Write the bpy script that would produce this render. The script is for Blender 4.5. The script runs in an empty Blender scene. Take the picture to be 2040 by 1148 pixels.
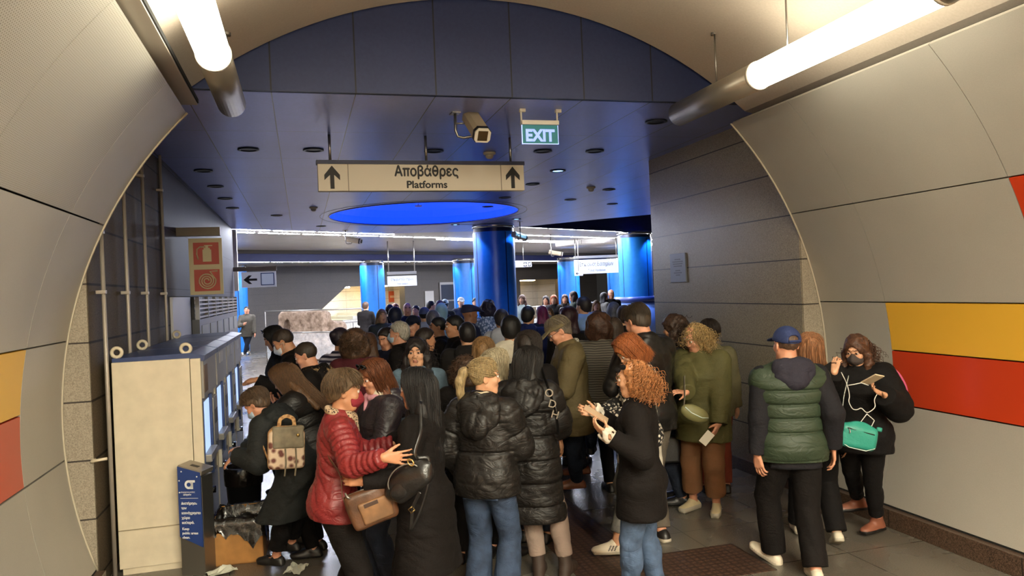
import bpy, bmesh, math, random
import numpy as np
from mathutils import Vector, Matrix

# ------------------------------------------------------------------ camera, world, exposure
scn = bpy.context.scene
COL = scn.collection
FPX, ROLL, YAW, CAMH = 1510.0, math.radians(2.4), math.radians(15.5), 2.1
_R = np.array([math.cos(YAW), -math.sin(YAW), 0.0])
_F = np.array([math.sin(YAW), math.cos(YAW), 0.0])
_U = np.array([0, 0, 1.0])
cam_d = bpy.data.cameras.new('camera')
cam = bpy.data.objects.new('camera', cam_d)
COL.objects.link(cam)
cam_d.sensor_width = 36.0
cam_d.lens = 36.0 * FPX / 2040.0
cam_d.clip_start = 0.05
cam_d.clip_end = 200
xr = _R * math.cos(ROLL) + _U * -math.sin(ROLL)
yr = _R * math.sin(ROLL) + _U * math.cos(ROLL)
cam.matrix_world = Matrix(((xr[0], yr[0], -_F[0], 0), (xr[1], yr[1], -_F[1], 0), (xr[2], yr[2], -_F[2], CAMH), (0, 0, 0, 1)))
scn.camera = cam

world = bpy.data.worlds.new('world')
scn.world = world
world.use_nodes = True
world.node_tree.nodes['Background'].inputs['Color'].default_value = (0.9, 0.85, 0.8, 1)
world.node_tree.nodes['Background'].inputs['Strength'].default_value = 0.02

scn.view_settings.view_transform = 'Standard'
scn.view_settings.look = 'None'
scn.view_settings.gamma = 1
scn.view_settings.use_curve_mapping = False
scn.view_settings.exposure = 0.28
cy = scn.cycles
cy.max_bounces = 5
cy.diffuse_bounces = 3
cy.glossy_bounces = 3
cy.transmission_bounces = 3
cy.transparent_max_bounces = 6
cy.caustics_reflective = False
cy.caustics_refractive = False
cy.sample_clamp_indirect = 4.0
cy.use_denoising = True
cy.use_adaptive_sampling = True
cy.adaptive_threshold = 0.03

# strengths of the lamps, the dome glow and the added fill luminaires (used by the lamp builders below)
TUBE_E, FILL_E, STRIP_E, DOME_E, STAIR_E = 13.0, 100.0, 260.0, 1.0, 40.0

# ------------------------------------------------------------------ pixel helpers (measured on the photograph, 2040 x 1148)
def ray(x, y):
    a, b = x - 1020.0, 574.0 - y
    u = a * math.cos(ROLL) + b * math.sin(ROLL)
    v = -a * math.sin(ROLL) + b * math.cos(ROLL)
    return (_R * u + _F * FPX + _U * v) / FPX
def at_depth(x, y, d): return ray(x, y) * d + np.array([0, 0, CAMH])
def at_z(x, y, z):
    r = ray(x, y)
    return r * ((z - CAMH) / r[2]) + np.array([0, 0, CAMH])

# ------------------------------------------------------------------ materials
_M = {}
def srgb(c):
    return tuple((v / 255 / 12.92) if v / 255 <= 0.04045 else ((v / 255 + 0.055) / 1.055) ** 2.4 for v in c) + (1.0,)
def new_mat(name):
    m = bpy.data.materials.new(name)
    m.use_nodes = True
    return m, m.node_tree.nodes, m.node_tree.links, m.node_tree.nodes['Principled BSDF']
def mat(name, col, rough=0.6, metal=0.0, noise=0.0, nscale=30.0, bump=0.0, bscale=60.0, stretch=None, coat=0.0, col2=None, sheen=0.0, folds=0.0, spec=0.5):
    """plain surface: base colour, optional two-tone noise and fine bump, all in object space"""
    key = (name, tuple(col))
    if key in _M: return _M[key]
    m, N, L, P = new_mat(name)
    c = srgb(col)
    P.inputs['Roughness'].default_value = rough
    P.inputs['Metallic'].default_value = metal
    P.inputs['Coat Weight'].default_value = coat
    P.inputs['Specular IOR Level'].default_value = spec
    if sheen: P.inputs['Sheen Weight'].default_value = sheen
    if noise > 0 or bump > 0:
        tc = N.new('ShaderNodeTexCoord')
        src = tc.outputs['Object']
        if stretch:
            mp = N.new('ShaderNodeMapping'); mp.inputs['Scale'].default_value = stretch
            L.new(src, mp.inputs['Vector']); src = mp.outputs['Vector']
    if noise > 0:
        n = N.new('ShaderNodeTexNoise'); n.inputs['Scale'].default_value = nscale; n.inputs['Detail'].default_value = 4
        L.new(src, n.inputs['Vector'])
        r = N.new('ShaderNodeValToRGB')
        r.color_ramp.elements[0].position = 0.32; r.color_ramp.elements[1].position = 0.68
        d = col2 if col2 else [max(0, v * (1 - noise)) for v in col]
        r.color_ramp.elements[0].color = srgb(d)
        r.color_ramp.elements[1].color = srgb([min(255, v * (1 + noise * 0.5)) for v in col]) if not col2 else c
        L.new(n.outputs['Fac'], r.inputs['Fac']); L.new(r.outputs['Color'], P.inputs['Base Color'])
    else:
        P.inputs['Base Color'].default_value = c
    if bump > 0:
        n2 = N.new('ShaderNodeTexNoise'); n2.inputs['Scale'].default_value = bscale; n2.inputs['Detail'].default_value = 3
        L.new(src, n2.inputs['Vector'])
        b = N.new('ShaderNodeBump'); b.inputs['Strength'].default_value = bump; b.inputs['Distance'].default_value = 0.01
        hgt = n2.outputs['Fac']
        if folds > 0:                                         # soft creases of cloth
            n3 = N.new('ShaderNodeTexNoise'); n3.inputs['Scale'].default_value = 7; n3.inputs['Detail'].default_value = 3; n3.inputs['Distortion'].default_value = 1.4
            mp3 = N.new('ShaderNodeMapping'); mp3.inputs['Scale'].default_value = (1, 1, 1.9); L.new(tc.outputs['Object'], mp3.inputs['Vector']); L.new(mp3.outputs['Vector'], n3.inputs['Vector'])
            rdg = math_node(N, L, 'ABSOLUTE', math_node(N, L, 'SUBTRACT', n3.outputs['Fac'], .5))
            hgt = math_node(N, L, 'ADD', math_node(N, L, 'MULTIPLY', hgt, .12), math_node(N, L, 'MULTIPLY', math_node(N, L, 'POWER', rdg, .6), folds))
            b.inputs['Distance'].default_value = 0.03
        L.new(hgt, b.inputs['Height']); L.new(b.outputs['Normal'], P.inputs['Normal'])
    _M[key] = m
    return m
def emit(name, col, strength):
    key = (name, tuple(col), strength)
    if key in _M: return _M[key]
    m, N, L, P = new_mat(name)
    P.inputs['Base Color'].default_value = srgb(col)
    P.inputs['Emission Color'].default_value = srgb(col)
    P.inputs['Emission Strength'].default_value = strength
    _M[key] = m
    return m
def math_node(N, L, op, a, b=None, c=None):
    n = N.new('ShaderNodeMath'); n.operation = op
    for i, v in enumerate((a, b, c)):
        if v is None: continue
        if isinstance(v, (int, float)): n.inputs[i].default_value = v
        else: L.new(v, n.inputs[i])
    return n.outputs[0]
def grid_lines(N, L, coord, period, offset, width):
    """1 on a joint, 0 elsewhere, along one coordinate"""
    t = math_node(N, L, 'ADD', coord, -offset + period * 200)
    t = math_node(N, L, 'MODULO', t, period)
    t = math_node(N, L, 'SUBTRACT', t, period / 2)
    t = math_node(N, L, 'ABSOLUTE', t)
    return math_node(N, L, 'GREATER_THAN', t, period / 2 - width / 2)
def jointed(name, cols, nscale, joints, rough=0.5, metal=0.0, jointcol=(25, 24, 24), bump=0.3, speck=0.5, spec=0.5, rvar=0.0):
    """stone or panel surface: speckle between the given colours and dark joints in object space; joints: list of (axis, period, offset, width)"""
    m, N, L, P = new_mat(name)
    P.inputs['Metallic'].default_value = metal
    P.inputs['Specular IOR Level'].default_value = spec
    tc = N.new('ShaderNodeTexCoord')
    sep = N.new('ShaderNodeSeparateXYZ'); L.new(tc.outputs['Object'], sep.inputs[0])
    n = N.new('ShaderNodeTexNoise'); n.inputs['Scale'].default_value = nscale; n.inputs['Detail'].default_value = 6; n.inputs['Roughness'].default_value = speck
    L.new(tc.outputs['Object'], n.inputs['Vector'])
    r = N.new('ShaderNodeValToRGB'); r.color_ramp.elements[0].position = 0.36; r.color_ramp.elements[1].position = 0.64
    r.color_ramp.elements[0].color = srgb(cols[0]); r.color_ramp.elements[1].color = srgb(cols[-1])
    if len(cols) == 3:
        e = r.color_ramp.elements.new(0.5); e.color = srgb(cols[1])
    L.new(n.outputs['Fac'], r.inputs['Fac'])
    big = N.new('ShaderNodeTexNoise'); big.inputs['Scale'].default_value = 1.3; big.inputs['Detail'].default_value = 3
    L.new(tc.outputs['Object'], big.inputs['Vector'])
    mr = N.new('ShaderNodeMapRange'); mr.inputs['To Min'].default_value = 0.86; mr.inputs['To Max'].default_value = 1.12
    L.new(big.outputs['Fac'], mr.inputs['Value'])
    mul = N.new('ShaderNodeVectorMath'); mul.operation = 'SCALE'
    L.new(r.outputs['Color'], mul.inputs[0]); L.new(mr.outputs['Result'], mul.inputs['Scale'])
    out = mul.outputs[0]
    g = None
    for ax, per, off, w in joints:
        gi = grid_lines(N, L, sep.outputs['XYZ'.index(ax)], per, off, w)
        g = gi if g is None else math_node(N, L, 'MAXIMUM', g, gi)
    if g is not None:
        mx = N.new('ShaderNodeMixRGB'); L.new(g, mx.inputs['Fac']); L.new(out, mx.inputs['Color1']); mx.inputs['Color2'].default_value = srgb(jointcol)
        out = mx.outputs[0]
    L.new(out, P.inputs['Base Color'])
    if rvar > 0:
        rr = N.new('ShaderNodeMapRange'); rr.inputs['To Min'].default_value = max(0.03, rough - rvar); rr.inputs['To Max'].default_value = rough + rvar
        L.new(big.outputs['Fac'], rr.inputs['Value']); L.new(rr.outputs['Result'], P.inputs['Roughness'])
    else: P.inputs['Roughness'].default_value = rough
    h = n.outputs['Fac']
    if g is not None:
        h = math_node(N, L, 'SUBTRACT', math_node(N, L, 'MULTIPLY', h, 0.25), g)
    b = N.new('ShaderNodeBump'); b.inputs['Strength'].default_value = bump; b.inputs['Distance'].default_value = 0.01
    L.new(h, b.inputs['Height']); L.new(b.outputs['Normal'], P.inputs['Normal'])
    return m

# ------------------------------------------------------------------ mesh helpers
class MB:
    """collects shapes with material slots and links them as ONE mesh object"""
    def __init__(s): s.bm = bmesh.new(); s.mats = []; s.cur = 0
    def use(s, m):
        if m not in s.mats: s.mats.append(m)
        s.cur = s.mats.index(m); return s
    def _done(s, faces, smooth=False):
        for f in faces: f.material_index = s.cur; f.smooth = smooth
    def box(s, lo, hi, M=None, bevel=0.0):
        lo, hi = Vector(lo), Vector(hi)
        n0 = set(s.bm.faces)
        vs = [s.bm.verts.new((hi.x if i & 1 else lo.x, hi.y if i & 2 else lo.y, hi.z if i & 4 else lo.z)) for i in range(8)]
        fs = [s.bm.faces.new([vs[i] for i in q]) for q in ((0, 2, 3, 1), (4, 5, 7, 6), (0, 1, 5, 4), (2, 6, 7, 3), (0, 4, 6, 2), (1, 3, 7, 5))]
        if bevel > 0:
            es = list({e for f in fs for e in f.edges})
            bmesh.ops.bevel(s.bm, geom=es, offset=bevel, segments=2, profile=0.7, affect='EDGES', clamp_overlap=True)
        nf = [f for f in s.bm.faces if f not in n0]
        if M is not None:
            bmesh.ops.transform(s.bm, matrix=M, verts=list({v for f in nf for v in f.verts}))
        s._done(nf); return s
    def prism(s, pts, z0, z1, M=None):
        """pts: 2D outline (x, y) extruded from z0 to z1, then placed by M"""
        n0 = set(s.bm.faces)
        a = [s.bm.verts.new((p[0], p[1], z0)) for p in pts]; b = [s.bm.verts.new((p[0], p[1], z1)) for p in pts]
        n = len(pts)
        s.bm.faces.new(a[::-1]); s.bm.faces.new(b)
        for i in range(n): s.bm.faces.new((a[i], a[(i + 1) % n], b[(i + 1) % n], b[i]))
        nf = [f for f in s.bm.faces if f not in n0]
        if M is not None: bmesh.ops.transform(s.bm, matrix=M, verts=a + b)
        bmesh.ops.recalc_face_normals(s.bm, faces=nf)
        s._done(nf); return s
    def lathe(s, prof, segs=24, M=None, smooth=True, arc=None):
        """prof: (radius, height) pairs turned round z"""
        n0 = set(s.bm.faces); rings = []
        for r, z in prof:
            if r < 1e-6: rings.append([s.bm.verts.new((0, 0, z))])
            else: rings.append([s.bm.verts.new((r * math.cos(2 * math.pi * i / segs), r * math.sin(2 * math.pi * i / segs), z)) for i in range(segs)])
        for a, b in zip(rings, rings[1:]):
            for i in range(segs):
                j = (i + 1) % segs
                if len(a) == 1 and len(b) > 1: s.bm.faces.new((a[0], b[j], b[i]))
                elif len(b) == 1 and len(a) > 1: s.bm.faces.new((a[i], a[j], b[0]))
                elif len(a) > 1: s.bm.faces.new((a[i], a[j], b[j], b[i]))
        nf = [f for f in s.bm.faces if f not in n0]
        if M is not None: bmesh.ops.transform(s.bm, matrix=M, verts=list({v for f in nf for v in f.verts}))
        bmesh.ops.recalc_face_normals(s.bm, faces=nf)
        s._done(nf, smooth); return s
    def tube(s, pts, r, segs=10, closed=False, flat=None, caps=True):
        """sweep a circle (or an ellipse with radii r and flat) along pts"""
        P = [Vector(p) for p in pts]; n = len(P); n0 = set(s.bm.faces)
        rr = r if isinstance(r, (list, tuple)) else [r] * n
        rings = []; up = None
        for i in range(n):
            if closed: t = P[(i + 1) % n] - P[i - 1]
            else: t = P[min(i + 1, n - 1)] - P[max(i - 1, 0)]
            t.normalize()
            if up is None:
                up = Vector((0, 0, 1)) if abs(t.z) < 0.95 else Vector((1, 0, 0))
            up = (up - t * up.dot(t)).normalized(); sd = t.cross(up)
            f2 = rr[i] if flat is None else flat
            rings.append([s.bm.verts.new(P[i] + up * (rr[i] * math.cos(2 * math.pi * k / segs)) + sd * (f2 * math.sin(2 * math.pi * k / segs))) for k in range(segs)])
        for i in range(n if closed else n - 1):
            a, b = rings[i], rings[(i + 1) % n]
            for k in range(segs): s.bm.faces.new((a[k], a[(k + 1) % segs], b[(k + 1) % segs], b[k]))
        if caps and not closed:
            s.bm.faces.new(rings[0][::-1]); s.bm.faces.new(rings[-1])
        nf = [f for f in s.bm.faces if f not in n0]
        bmesh.ops.recalc_face_normals(s.bm, faces=nf)
        s._done(nf, True); return s
    def face(s, pts, flip=False):
        vs = [s.bm.verts.new(p) for p in (pts[::-1] if flip else pts)]
        s._done([s.bm.faces.new(vs)]); return s
    def build(s, name, parent=None, loc=None):
        me = bpy.data.meshes.new(name); s.bm.normal_update(); s.bm.to_mesh(me); s.bm.free()
        for m in s.mats: me.materials.append(m)
        o = bpy.data.objects.new(name, me); COL.objects.link(o)
        if parent is not None: o.parent = parent
        if loc is not None: o.location = loc
        return o
def tag(o, label=None, cat=None, group=None, kind=None):
    if label: o['label'] = label
    if cat: o['category'] = cat
    if group: o['group'] = group
    if kind: o['kind'] = kind
    return o
def thing(name, label, cat, loc=(0, 0, 0), rz=0.0, group=None):
    o = bpy.data.objects.new(name, None); COL.objects.link(o)
    o.empty_display_size = 0.1
    o.location = loc; o.rotation_euler = (0, 0, rz)
    return tag(o, label, cat, group)
def structure(o): o['kind'] = 'structure'; return o
def copy_tree(o, parent=None):
    c = o.copy(); COL.objects.link(c)
    if parent is not None: c.parent = parent
    for ch in list(o.children): copy_tree(ch, c)
    return c
def T(x=0, y=0, z=0): return Matrix.Translation((x, y, z))
def RX(a): return Matrix.Rotation(math.radians(a), 4, 'X')
def RY(a): return Matrix.Rotation(math.radians(a), 4, 'Y')
def RZ(a): return Matrix.Rotation(math.radians(a), 4, 'Z')
def _text_mesh(txt, size, depth, bold=0.0):
    c = bpy.data.curves.new('lettering', 'FONT'); c.body = txt; c.size = size; c.extrude = depth; c.offset = bold; c.resolution_u = 4
    o = bpy.data.objects.new('lettering', c); COL.objects.link(o)
    dg = bpy.context.evaluated_depsgraph_get()
    me = bpy.data.meshes.new_from_object(o.evaluated_get(dg)); COL.objects.unlink(o); bpy.data.objects.remove(o); bpy.data.curves.remove(c)
    return me
def _xr(me): xs = [v.co.x for v in me.vertices]; ys = [v.co.y for v in me.vertices]; return min(xs), max(xs), min(ys), max(ys)
def lettering(txt, size, material, parent, M, name='lettering', bold=0.0, align='CENTER', depth=0.001, width=None, fat=0.0):
    """real letters as a mesh: text in the xy plane, placed by M (4x4) in the parent's space; pi and theta are drawn by hand"""
    bm = bmesh.new()
    if not any(ch in 'πθ' for ch in txt):
        bm.from_mesh(_text_mesh(txt, size, depth, bold))
    else:
        for i, ch in enumerate(txt):
            if ch == ' ': continue
            g = _text_mesh(ch, size, depth, bold); x0, x1, y0, y1 = _xr(g); off = _xr(_text_mesh(txt[:i + 1], size, depth, bold))[1] - x1; t = size * .085
            if ch in 'πθ':
                mb = MB(); mb.mats = [material]
                if ch == 'π':
                    m = (x1 - x0) * .17
                    mb.box((x0, y1 - t, -depth), (x1, y1, depth)).box((x0 + m, y0, -depth), (x0 + m + t, y1 - t * .5, depth)).box((x1 - m - t, y0, -depth), (x1 - m, y1 - t * .5, depth))
                else:
                    cx, cy, rx, ry = (x0 + x1) / 2, (y0 + y1) / 2, (x1 - x0) / 2, (y1 - y0) / 2; n = 28
                    for k in range(n):
                        p, q = 2 * math.pi * k / n, 2 * math.pi * (k + 1) / n
                        mb.prism([(cx + rx * math.cos(p), cy + ry * math.sin(p)), (cx + rx * math.cos(q), cy + ry * math.sin(q)), (cx + (rx - t) * math.cos(q), cy + (ry - t) * math.sin(q)), (cx + (rx - t) * math.cos(p), cy + (ry - t) * math.sin(p))], -depth, depth)
                    mb.box((x0 + t * .6, cy - t * .5, -depth), (x1 - t * .6, cy + t * .5, depth))
                g = bpy.data.meshes.new('g'); mb.bm.to_mesh(g); mb.bm.free()
            n0 = len(bm.verts); bm.from_mesh(g); bm.verts.ensure_lookup_table()
            for v in bm.verts[n0:]: v.co.x += off
    me = bpy.data.meshes.new(name); bm.to_mesh(me); bm.free()
    if fat:                                                   # heavier strokes: the same outline laid side by side
        b2 = bmesh.new()
        for dx, dy in ((-fat, 0), (fat, 0), (0, fat), (0, -fat), (0, 0)):
            n0 = len(b2.verts); b2.from_mesh(me); b2.verts.ensure_lookup_table()
            for v in b2.verts[n0:]: v.co.x += dx; v.co.y += dy; v.co.z += (dx + dy * 2) * .02
        b2.to_mesh(me); b2.free()
    x0, x1, y0, y1 = _xr(me); k = width / (x1 - x0) if width else 1.0
    for v in me.vertices:
        v.co.x = (v.co.x - (x0 + x1) / 2 if align == 'CENTER' else v.co.x) * k; v.co.y -= (y0 + y1) / 2 if align == 'CENTER' else size * .25
    me.materials.clear(); me.materials.append(material)
    for p in me.polygons: p.material_index = 0
    me.transform(M)
    q = bpy.data.objects.new(name, me); COL.objects.link(q); q.parent = parent
    return q
# ================================================================== THE SETTING
CX, CZ, RAD, Y_END, Y_BACK, ZC = 1.55, 1.25, 3.27, 6.2, -9.0, 3.74
M_panel = jointed('brushed_panel', [(174, 168, 157), (178, 172, 161)], 140, [], rough=0.45, metal=0.2, bump=0.0)
M_yellow = mat('yellow_enamel', (220, 168, 54), 0.38, coat=0.2)
M_orange = mat('orange_enamel', (186, 58, 24), 0.36, coat=0.2)
M_gap = mat('dark_gap', (14, 13, 12), 0.9)
M_rim = mat('panel_rim', (190, 180, 160), 0.4, 0.3)
def perforated():
    m, N, L, P = new_mat('perforated_panel')
    tc = N.new('ShaderNodeTexCoord')
    sep = N.new('ShaderNodeSeparateXYZ'); L.new(tc.outputs['Object'], sep.inputs[0])
    s1 = math_node(N, L, 'SINE', math_node(N, L, 'MULTIPLY', sep.outputs[1], 2 * math.pi / 0.018))
    s2 = math_node(N, L, 'SINE', math_node(N, L, 'MULTIPLY', sep.outputs[2], 2 * math.pi / 0.018))
    d = math_node(N, L, 'GREATER_THAN', math_node(N, L, 'MULTIPLY', s1, s2), 0.55)
    mx = N.new('ShaderNodeMixRGB'); L.new(d, mx.inputs['Fac']); mx.inputs['Color1'].default_value = srgb((178, 172, 159)); mx.inputs['Color2'].default_value = srgb((120, 110, 95))
    L.new(mx.outputs[0], P.inputs['Base Color']); P.inputs['Roughness'].default_value = 0.45; P.inputs['Metallic'].default_value = 0.2
    return m
M_perf = perforated()

def arc_panel(mb, a0, a1, y0, y1, side, m, r0=RAD, th=0.03, n=10):
    """curved lining panel between two angles of the tunnel circle (degrees), mirrored on the left side"""
    bm = mb.bm; mb.use(m)
    gap = math.degrees(0.006 / RAD)
    def P(i, r, y):
        a = math.radians(a0 + gap + (a1 - a0 - 2 * gap) * i / n)
        return bm.verts.new((CX + side * r * math.cos(a), y, CZ + r * math.sin(a)))
    ya, yb = y0 + 0.0025, y1 - 0.0025
    fs = []
    def strip(A, B, smooth):
        for i in range(n):
            f = bm.faces.new((A[i], A[i + 1], B[i + 1], B[i]) if side > 0 else (B[i], B[i + 1], A[i + 1], A[i])); f.smooth = smooth; f.material_index = mb.cur
    strip([P(i, r0, yb) for i in range(n + 1)], [P(i, r0, ya) for i in range(n + 1)], True)       # the face
    strip([P(i, r0, ya) for i in range(n + 1)], [P(i, r0 + th, ya) for i in range(n + 1)], False) # its edges
    strip([P(i, r0 + th, yb) for i in range(n + 1)], [P(i, r0, yb) for i in range(n + 1)], False)
    for i, s_ in ((0, 1), (n, -1)):
        q = [P(i, r0, ya), P(i, r0, yb), P(i, r0 + th, yb), P(i, r0 + th, ya)]
        f = bm.faces.new(q if side * s_ > 0 else q[::-1]); f.material_index = mb.cur
def tunnel_wall(side, name):
    mb = MB()
    ys = [Y_END] + [5.36 - 1.45 * k for k in range(10)] + [Y_BACK]
    for k, (y1, y0) in enumerate(zip(ys, ys[1:])):
        arc_panel(mb, -19.5, -4.7, y0, y1, side, M_panel)
        if k == 0: arc_panel(mb, -4.7, 10.5, y0, y1, side, M_panel)
        else:
            arc_panel(mb, -4.7, 3.25, y0, y1, side, M_orange)
            arc_panel(mb, 3.25, 10.5, y0, y1, side, M_yellow)
        arc_panel(mb, 10.5, 26.1, y0, y1, side, M_orange if (side > 0 and k == 2) else M_panel)
        arc_panel(mb, 26.1, 44.4, y0, y1, side, M_perf if (side < 0 and k >= 1) else M_panel)
    mb.use(M_gap)
    for i in range(16):                                       # backing behind the joints
        a, b = math.radians(-19.4 + 63.7 * i / 16), math.radians(-19.4 + 63.7 * (i + 1) / 16)
        r = RAD + 0.035
        p = [(CX + side * r * math.cos(a), Y_BACK, CZ + r * math.sin(a)), (CX + side * r * math.cos(a), Y_END - 0.01, CZ + r * math.sin(a)),
             (CX + side * r * math.cos(b), Y_END - 0.01, CZ + r * math.sin(b)), (CX + side * r * math.cos(b), Y_BACK, CZ + r * math.sin(b))]
        mb.face(p, flip=side > 0)
    mb.use(M_rim)                                             # bright folded edge at the tunnel mouth
    pts = [(CX + side * (RAD - 0.004) * math.cos(math.radians(a)), Y_END, CZ + (RAD - 0.004) * math.sin(math.radians(a))) for a in np.linspace(-19.5, 44.4, 40)]
    mb.tube(pts, 0.009, 6)
    mb.use(M_gap); a = math.radians(-19.5)
    x0 = CX + side * RAD * math.cos(a)
    mb.box((min(x0, x0 + side * .1), Y_BACK, 0.13), (max(x0, x0 + side * .1), Y_END, 0.165))
    return structure(mb.build(name))
tunnel_wall(-1, 'wall_left')
tunnel_wall(1, 'wall_right')

M_skirt = jointed('brown_granite', [(46, 34, 28), (78, 60, 48), (104, 84, 70)], 120, [('Y', 1.2, 0.4, 0.008)], rough=0.3, bump=0.15)
for side, nm in ((-1, 'baseboard_left'), (1, 'baseboard_right')):
    mb = MB().use(M_skirt)
    xa = CX + side * 3.02; xb = CX + side * 3.3
    mb.box((min(xa, xb), Y_BACK, 0), (max(xa, xb), Y_END, 0.15), bevel=0.006)
    structure(mb.build(nm))

# vault over the tunnel and the blue bulkhead that closes it
M_vault = jointed('vault_plaster', [(182, 168, 152), (188, 174, 158)], 60, [], rough=0.8, bump=0.0)
VX, VZ, VR = 1.6, 0.74, 3.81
mb = MB().use(M_vault)
va = [math.radians(a) for a in np.linspace(50, 130, 41)]
vp = [(VX + VR * math.cos(a), VZ + VR * math.sin(a)) for a in va]
for p, q in zip(vp, vp[1:]):
    mb.face([(p[0], Y_BACK, p[1]), (p[0], Y_END + .02, p[1]), (q[0], Y_END + .02, q[1]), (q[0], Y_BACK, q[1])], flip=True)
    mb.bm.faces.ensure_lookup_table(); mb.bm.faces[-1].smooth = True
    # underside edge thickness at the mouth
for sx, px_ in ((1, vp[0]), (-1, vp[-1])):                    # flat ledges beside the vault above the wall panels
    xo = CX + sx * 2.75
    z = px_[1]
    mb.face([(px_[0], Y_BACK, z), (px_[0], Y_END + .02, z), (xo, Y_END + .02, 3.60), (xo, Y_BACK, 3.60)], flip=sx < 0)
structure(mb.build('ceiling_vault'))
M_blue = jointed('blue_bulkhead', [(34, 44, 82), (38, 48, 86)], 40, [('X', 0.66, -0.17, 0.012)], rough=0.45, metal=0.25, jointcol=(18, 18, 26), bump=0.1)
mb = MB().use(M_blue).box((-1.6, 6.26, ZC), (4.9, 6.32, 5.0))
structure(mb.build('wall_bulkhead'))
# a closing wall behind the camera, the way the passage goes on
mb = MB().use(M_vault).box((-2.2, Y_BACK - .1, 0), (5.3, Y_BACK, 4.8)); structure(mb.build('wall_back'))

# hall axes (the hall behind is turned by 32 degrees)
HA = math.radians(32); H0 = np.array([-1.45, 18.75]); E1 = np.array([math.cos(HA), math.sin(HA)]); E2 = np.array([-math.sin(HA), math.cos(HA)])
def hall(e1, e2): p = H0 + E1 * e1 + E2 * e2; return (float(p[0]), float(p[1]))
MH = Matrix.Translation((H0[0], H0[1], 0)) @ Matrix.Rotation(HA, 4, 'Z')

# floor
M_floor = jointed('stone_floor', [(84, 78, 69), (100, 93, 83), (112, 104, 94)], 110, [('X', 0.9, 0.28, 0.008), ('Y', 0.9, 0.35, 0.008)], rough=0.27, jointcol=(46, 42, 37), bump=0.02, speck=0.65, rvar=0.06)
mb = MB().use(M_floor).box((-14, Y_BACK - .1, -0.2), (34, 46, 0)); structure(mb.build('floor'))
M_tact = jointed('tactile_brown', [(66, 44, 34), (88, 62, 48)], 60, [('X', 0.055, 0.0, 0.02), ('Y', 0.055, 0.0, 0.02)], rough=0.55, jointcol=(52, 35, 28), bump=0.8)
mb = MB().use(M_tact).box((1.83, 4.1, 0), (2.43, 8.0, 0.004)); structure(mb.build('trim_1'))
mb = MB().use(M_tact).box((2.43, 4.75, 0), (3.2, 5.35, 0.004)); structure(mb.build('trim_2'))

# granite walls of the passage to the hall
M_gran = jointed('granite_wall', [(106, 95, 79), (136, 125, 106), (158, 147, 126)], 85, [('Z', 0.432, 0.1, 0.012)], rough=0.33, jointcol=(34, 28, 24), bump=0.25, speck=0.75, rvar=0.08)
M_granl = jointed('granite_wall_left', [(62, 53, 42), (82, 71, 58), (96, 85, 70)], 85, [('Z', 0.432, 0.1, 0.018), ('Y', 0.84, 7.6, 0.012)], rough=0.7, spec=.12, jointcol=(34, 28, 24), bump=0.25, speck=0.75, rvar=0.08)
M_granend = jointed('granite_end_lit', [(116, 106, 92), (150, 139, 123), (172, 160, 142)], 120, [('Z', 0.432, 0.1, 0.012)], rough=0.7, jointcol=(52, 44, 38), bump=0.5, speck=0.8)  # granite end faces, painted lighter for the lamplight they catch
mb = MB().use(M_gran).box((4.58, Y_END + .02, 0), (5.6, 9.35, 5.0))
mb.use(M_granend).box((4.585, Y_END + .005, 0), (5.6, Y_END + .03, 4.0)); structure(mb.build('wall_stone_right'))
mb = MB().use(M_granl).box((-2.4, Y_END + .02, 0), (-1.52, 18.75, 5.0))
mb.use(M_granend).box((-2.4, Y_END + .005, 0), (-1.525, Y_END + .03, 4.0)); structure(mb.build('wall_stone_left'))
mb = MB().use(M_skirt).box((4.545, Y_END + .03, 0), (4.58, 9.35, 0.13), bevel=.004); structure(mb.build('baseboard_stone_right'))

# blue metal ceiling of the passage and near hall, with the round opening of the dome
M_ceil = jointed('blue_metal_ceiling', [(136, 152, 222), (142, 158, 230)], 30, [('X', 0.66, -0.17, 0.009), ('Y', 1.5, 0.3, 0.006)], rough=0.3, metal=0.35, jointcol=(34, 36, 50), bump=0.05)
DC, DRX, DRY = (2.58, 16.05), 1.98, 2.35
def ellipse(k=1.0, n=64, z=ZC): return [(DC[0] + DRX * k * math.cos(t), DC[1] + DRY * k * math.sin(t), z) for t in np.linspace(0, 2 * math.pi, n, endpoint=False)]
def holed(mb, outer, inner):
    bm = mb.bm; es = []
    for loop in (outer, inner):
        vs = [bm.verts.new(p) for p in loop]
        es += [bm.edges.new((vs[i], vs[(i + 1) % len(vs)])) for i in range(len(vs))]
    r = bmesh.ops.triangle_fill(bm, edges=es, use_beauty=True, use_dissolve=False)
    fs = [g for g in r['geom'] if isinstance(g, bmesh.types.BMFace)]
    for f in fs:
        f.material_index = mb.cur
        f.normal_update()
        if f.normal.z > 0: f.normal_flip()
mb = MB().use(M_ceil)
h1, h2, h3 = hall(0, -.05), hall(4.3, -.05), hall(6.3, -1.5)
outer = [(-2.4, 6.3), (4.9, 6.3), (4.9, 9.6), (12.5, 10.2), (8.4, 16.6), (7.2, 17.9), (5.9, 19.5), h3, h2, h1, (-2.4, 18.1)]
holed(mb, [(x, y, ZC) for x, y in outer], ellipse())
ob = structure(mb.build('ceiling'))
# thickness edge of that ceiling towards the hall
mb = MB().use(M_ceil)
edge = outer[3:11]
for p, q in zip(edge, edge[1:]): mb.face([(p[0], p[1], ZC), (q[0], q[1], ZC), (q[0], q[1], ZC + .14), (p[0], p[1], ZC + .14)])
structure(mb.build('ceiling_edge'))
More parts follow.
